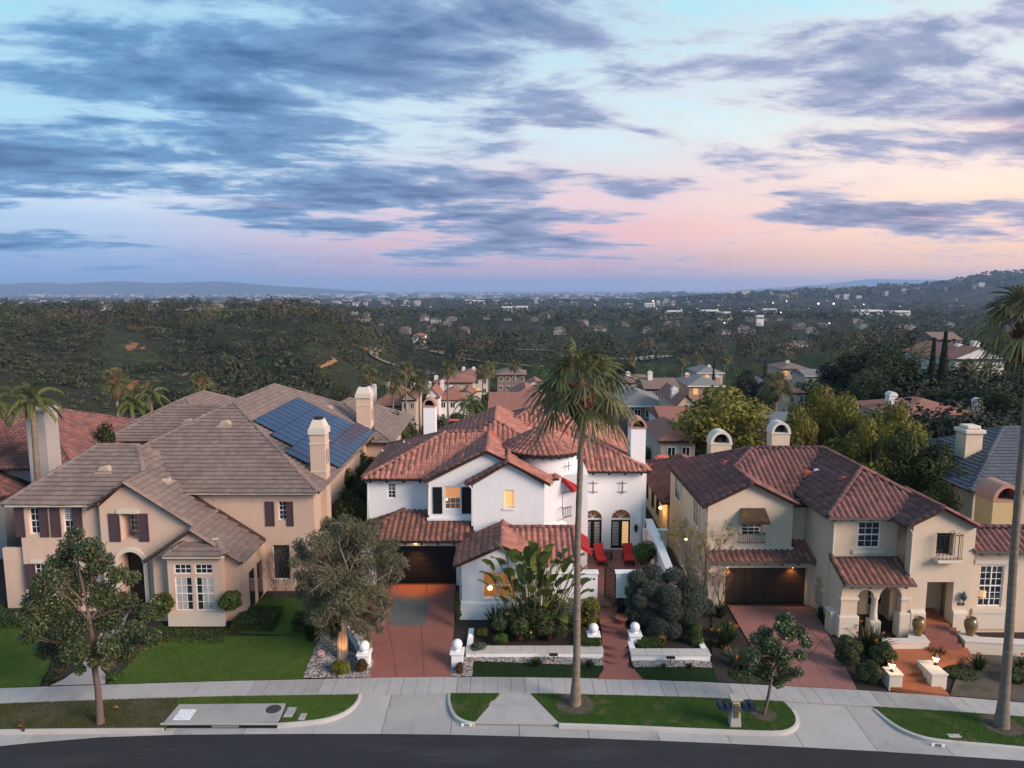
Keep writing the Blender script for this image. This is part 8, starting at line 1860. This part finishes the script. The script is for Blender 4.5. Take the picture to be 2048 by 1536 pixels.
for i, dx_ in enumerate((-.68, -.40, .40, .68)):
    x = mb.x + dx_; r = .115; pr = [(r * math.cos(q), .95 + mb.z + r * .2 + r * math.sin(q)) for q in np.linspace(0, math.pi, 11)] + [(-r, mb.z + .82), (r, mb.z + .82)]
    o = MB().prism([(x + a, b) for a, b in pr], mb.y - .32, mb.y + .22).build('mailbox', blue, t, True)
    MB().prism([(x + a * 1.05, b + .004) for a, b in pr], mb.y - .335, mb.y - .315).build('door', blue, o); MB().box(x - .02, x + .02, mb.y - .35, mb.y - .335, mb.z + 1.0, mb.z + 1.04).build('latch', iron, o); MB().box(x + r, x + r + .015, mb.y - .2, mb.y - .05, mb.z + 1.0, mb.z + 1.1).build('flag', iron, o)
MB().box(mb.x - .8, mb.x + .8, mb.y - .05, mb.y + .05, mb.z + .76, mb.z + .82).build('cross_arm', pm_, t)
# kerb house numbers
nw = mat('sign_white', (.78, .78, .77), .7, .05, 4)
for txt, px, py, lb in (('820', 934, 1449, 'white painted kerb number 820 by the white house apron'), ('828', 1876, 1489, 'white painted kerb number 828 by the right lawn')):
    p = gp(px, py, .1); ang = -.06 if px < 1000 else -.17; t = thing('kerb_number', lb, 'house number', (p.x, p.y - .02, .09)); t.rotation_euler = (0, 0, ang)
    b = MB().box(-.26, .26, -.012, .0, -.07, .075); o = link('plate', bpy.data.meshes.new('plate'), t); o.data.from_pydata([tuple(v) for v in b.v], [], b.f); o.data.materials.append(nw)
    d = digits('number', txt, (0, 0, 0), .17, iron); d.parent = t; d.location = (0, -.016, -.055)
# storm drain with its lid, and the painted notice
P = [gp(a, b, .2) for a, b in ((326, 1447), (556, 1444), (571, 1407), (358, 1409))]
t = thing('storm_drain', 'concrete storm drain slab with a dark kerb inlet on the left parkway', 'storm drain', (P[0].x, P[0].y, 0))
MB().prism([(P[0].x, P[0].y + .25), (P[1].x, P[1].y + .25), (P[2].x, P[2].y), (P[3].x, P[3].y)], .02, .214, 'z').build('slab', concrete, t)
MB().prism([(P[0].x, P[0].y), (P[1].x, P[1].y), (P[1].x, P[1].y + .252), (P[0].x, P[0].y + .252)], .19, .213, 'z').build('slab_edge', concrete, t)
y0, y1 = P[0].y, P[1].y; x0, x1 = P[0].x, P[1].x
MB().box(x0 + .1, x1 - .05, min(y0, y1) - .06, min(y0, y1) + .06, .015, .185).build('inlet', black_p, t); MB().box(x0 - .1, x1 + .1, min(y0, y1) - .09, min(y0, y1) + .05, .185, .212).build('lip', concrete2, t)  # inlet is a solid black strip, darkness of the opening put into colour
MB().box(x0 + 2.2, x0 + 3.4, min(y0, y1) - .075, min(y0, y1) - .05, .05, .15).build('inlet_plate', mat('galvanised', (.3, .33, .35), .4, .1, 3, metal=.6), t)
mh = gp(547, 1418, .217); MB().lathe(mh.x, mh.y, [(.001, .225), (.33, .225), (.35, .215)], 24).build('manhole_cover', mat('cast_iron', (.05, .05, .05), .7, .3, 6, bump=.5, bscale=25), t)
nt_ = [gp(a, b, .22) for a, b in ((345, 1440), (379, 1440), (393, 1419), (361, 1419))]
t = thing('drain_notice', 'white square drain notice with a round blue emblem', 'sign', (nt_[0].x, nt_[0].y, .22))
MB().prism([(p.x, p.y) for p in nt_], .217, .224, 'z').build('sheet', nw, t); c_ = sum(nt_, V3(0, 0, 0)) / 4
em = mat('emblem_blue', (.25, .33, .55), .7, .1, 3); rg = MB()
for r0, r1 in ((.30, .325), (.19, .205)): rg.lathe(c_.x, c_.y, [(r0, .2255), (r1, .2255)], 28)
rg.build('emblem', em, t); MB().tube([(c_.x - .12 + .03 * i, c_.y + .07 * math.sin(i * .9), .226) for i in range(9)], .012, 4).build('emblem_wave', em, t)
for a, b, w_, d_, lb in ((580, 1424, .42, .78, 'larger pale concrete utility lid beside the storm drain'), (605, 1433, .30, .5, 'smaller pale utility lid near the kerb')):
    p = gp(a, b, .19); t = thing('utility_box', lb, 'utility lid', p); box('rim', p.x - w_ / 2 - .04, p.x + w_ / 2 + .04, p.y - d_ / 2 - .04, p.y + d_ / 2 + .04, .12, .185, drysoil, t); box('lid', p.x - w_ / 2, p.x + w_ / 2, p.y - d_ / 2, p.y + d_ / 2, .15, .198, concrete2, t, .02)
    for sx in (-.12, .12): MB().lathe(p.x + sx * w_ * 2, p.y, [(.001, .2), (.02, .2)], 8).build('lid_bolt', iron, t)
p = gp(1697, 1470, .19); t = thing('utility_box', 'small pale lid set in the right lawn', 'utility lid', gp(1908, 1471, .19)); q = gp(1908, 1471, .19); box('lid', q.x - .28, q.x + .28, q.y - .12, q.y + .12, .15, .2, concrete2, t, .02)
# alarm sign, stake, cones, spotlight
p = gpt(643, 1318); t = thing('yard_sign', 'red octagonal alarm sign on a stake in the pebbles', 'sign', p)
MB().lathe(p.x, p.y, [(.012, p.z), (.012, p.z + .25)], 6).build('stake', iron, t)
oc = [(p.x + .17 * math.cos(R(22.5 + 45 * i)), p.z + .32 + .17 * math.sin(R(22.5 + 45 * i))) for i in range(8)]; MB().prism(oc, p.y - .02, p.y - .005).build('border', nw, t)
sg_ = MB().prism([(p.x + (a - p.x) * .86, p.z + .32 + (b - p.z - .32) * .86) for a, b in oc], p.y - .027, p.y - .019).build('face', mat('sign_red', (.55, .02, .04), .6, .05, 3), t)
for k, w_ in ((.05, .09), (0, .11), (-.05, .09)): MB().box(p.x - w_, p.x + w_, p.y - .032, p.y - .027, p.z + .31 + k, p.z + .33 + k).build('lettering', nw, sg_)
p = gp(47, 1462, .17); t = thing('wooden_stake', 'short weathered wooden stake at the kerb on the left', 'stake', p); MB().tube([p, p + V3(-.05, .02, .55)], [.06, .05], 6).build('post', brown_wood, t); MB().tube([p + V3(-.04, .02, .5), p + V3(-.05, .02, .58)], [.055, .02], 6).build('split_top', bark, t)
for a, b, lb in ((38, 1455, 'fallen orange leaf beside the wooden stake'), (231, 1417, 'fallen orange leaf on the thin lawn right of the magnolia')):
    p = gp(a, b, .19); t = thing('fallen_leaf', lb, 'leaf'); t.location = p; MB().add([p + V3(-.16, 0, .0), p + V3(0, -.09, .10), p + V3(.16, .02, .03), p + V3(.0, .12, .09)], [(0, 1, 2), (0, 2, 3)]).build('blade', mat('orange_leaf', (.42, .13, .04), .8, .2, 5), t)
p = gpt(941, 1276); p.z = .72; t = thing('bed_spotlight', 'lit spotlight in the front bed near the driveway', 'garden light', p); MB().lathe(p.x, p.y, [(.05, p.z), (.06, p.z + .12)], 8).build('housing', iron, t); MB().ball((p.x, p.y - .02, p.z + .13), .05, 8).build('bulb', lampglow, t)
p = gpt(1063, 1262); lamp('bed_uplight', 'SPOT', (p.x, p.y - .6, .8), 35, (1, .5, .12), .05, (R(165), 0, 0), 70); lamp('wall_uplight', 'SPOT', (X(1150, 1200, 38.3), 38.3, .75), 55, (1, .55, .16), .05, (R(172), 0, 0), 100)
p = at(1372, 1078, 42.5); t = thing('wall_light', 'small lit lantern between the white and cream houses', 'lamp', p); MB().ball(p, .08, 8).build('bulb', lampglow, t); MB().lathe(p.x, p.y, [(.1, p.z + .08), (.02, p.z + .16)], 8).build('hood', iron, t)
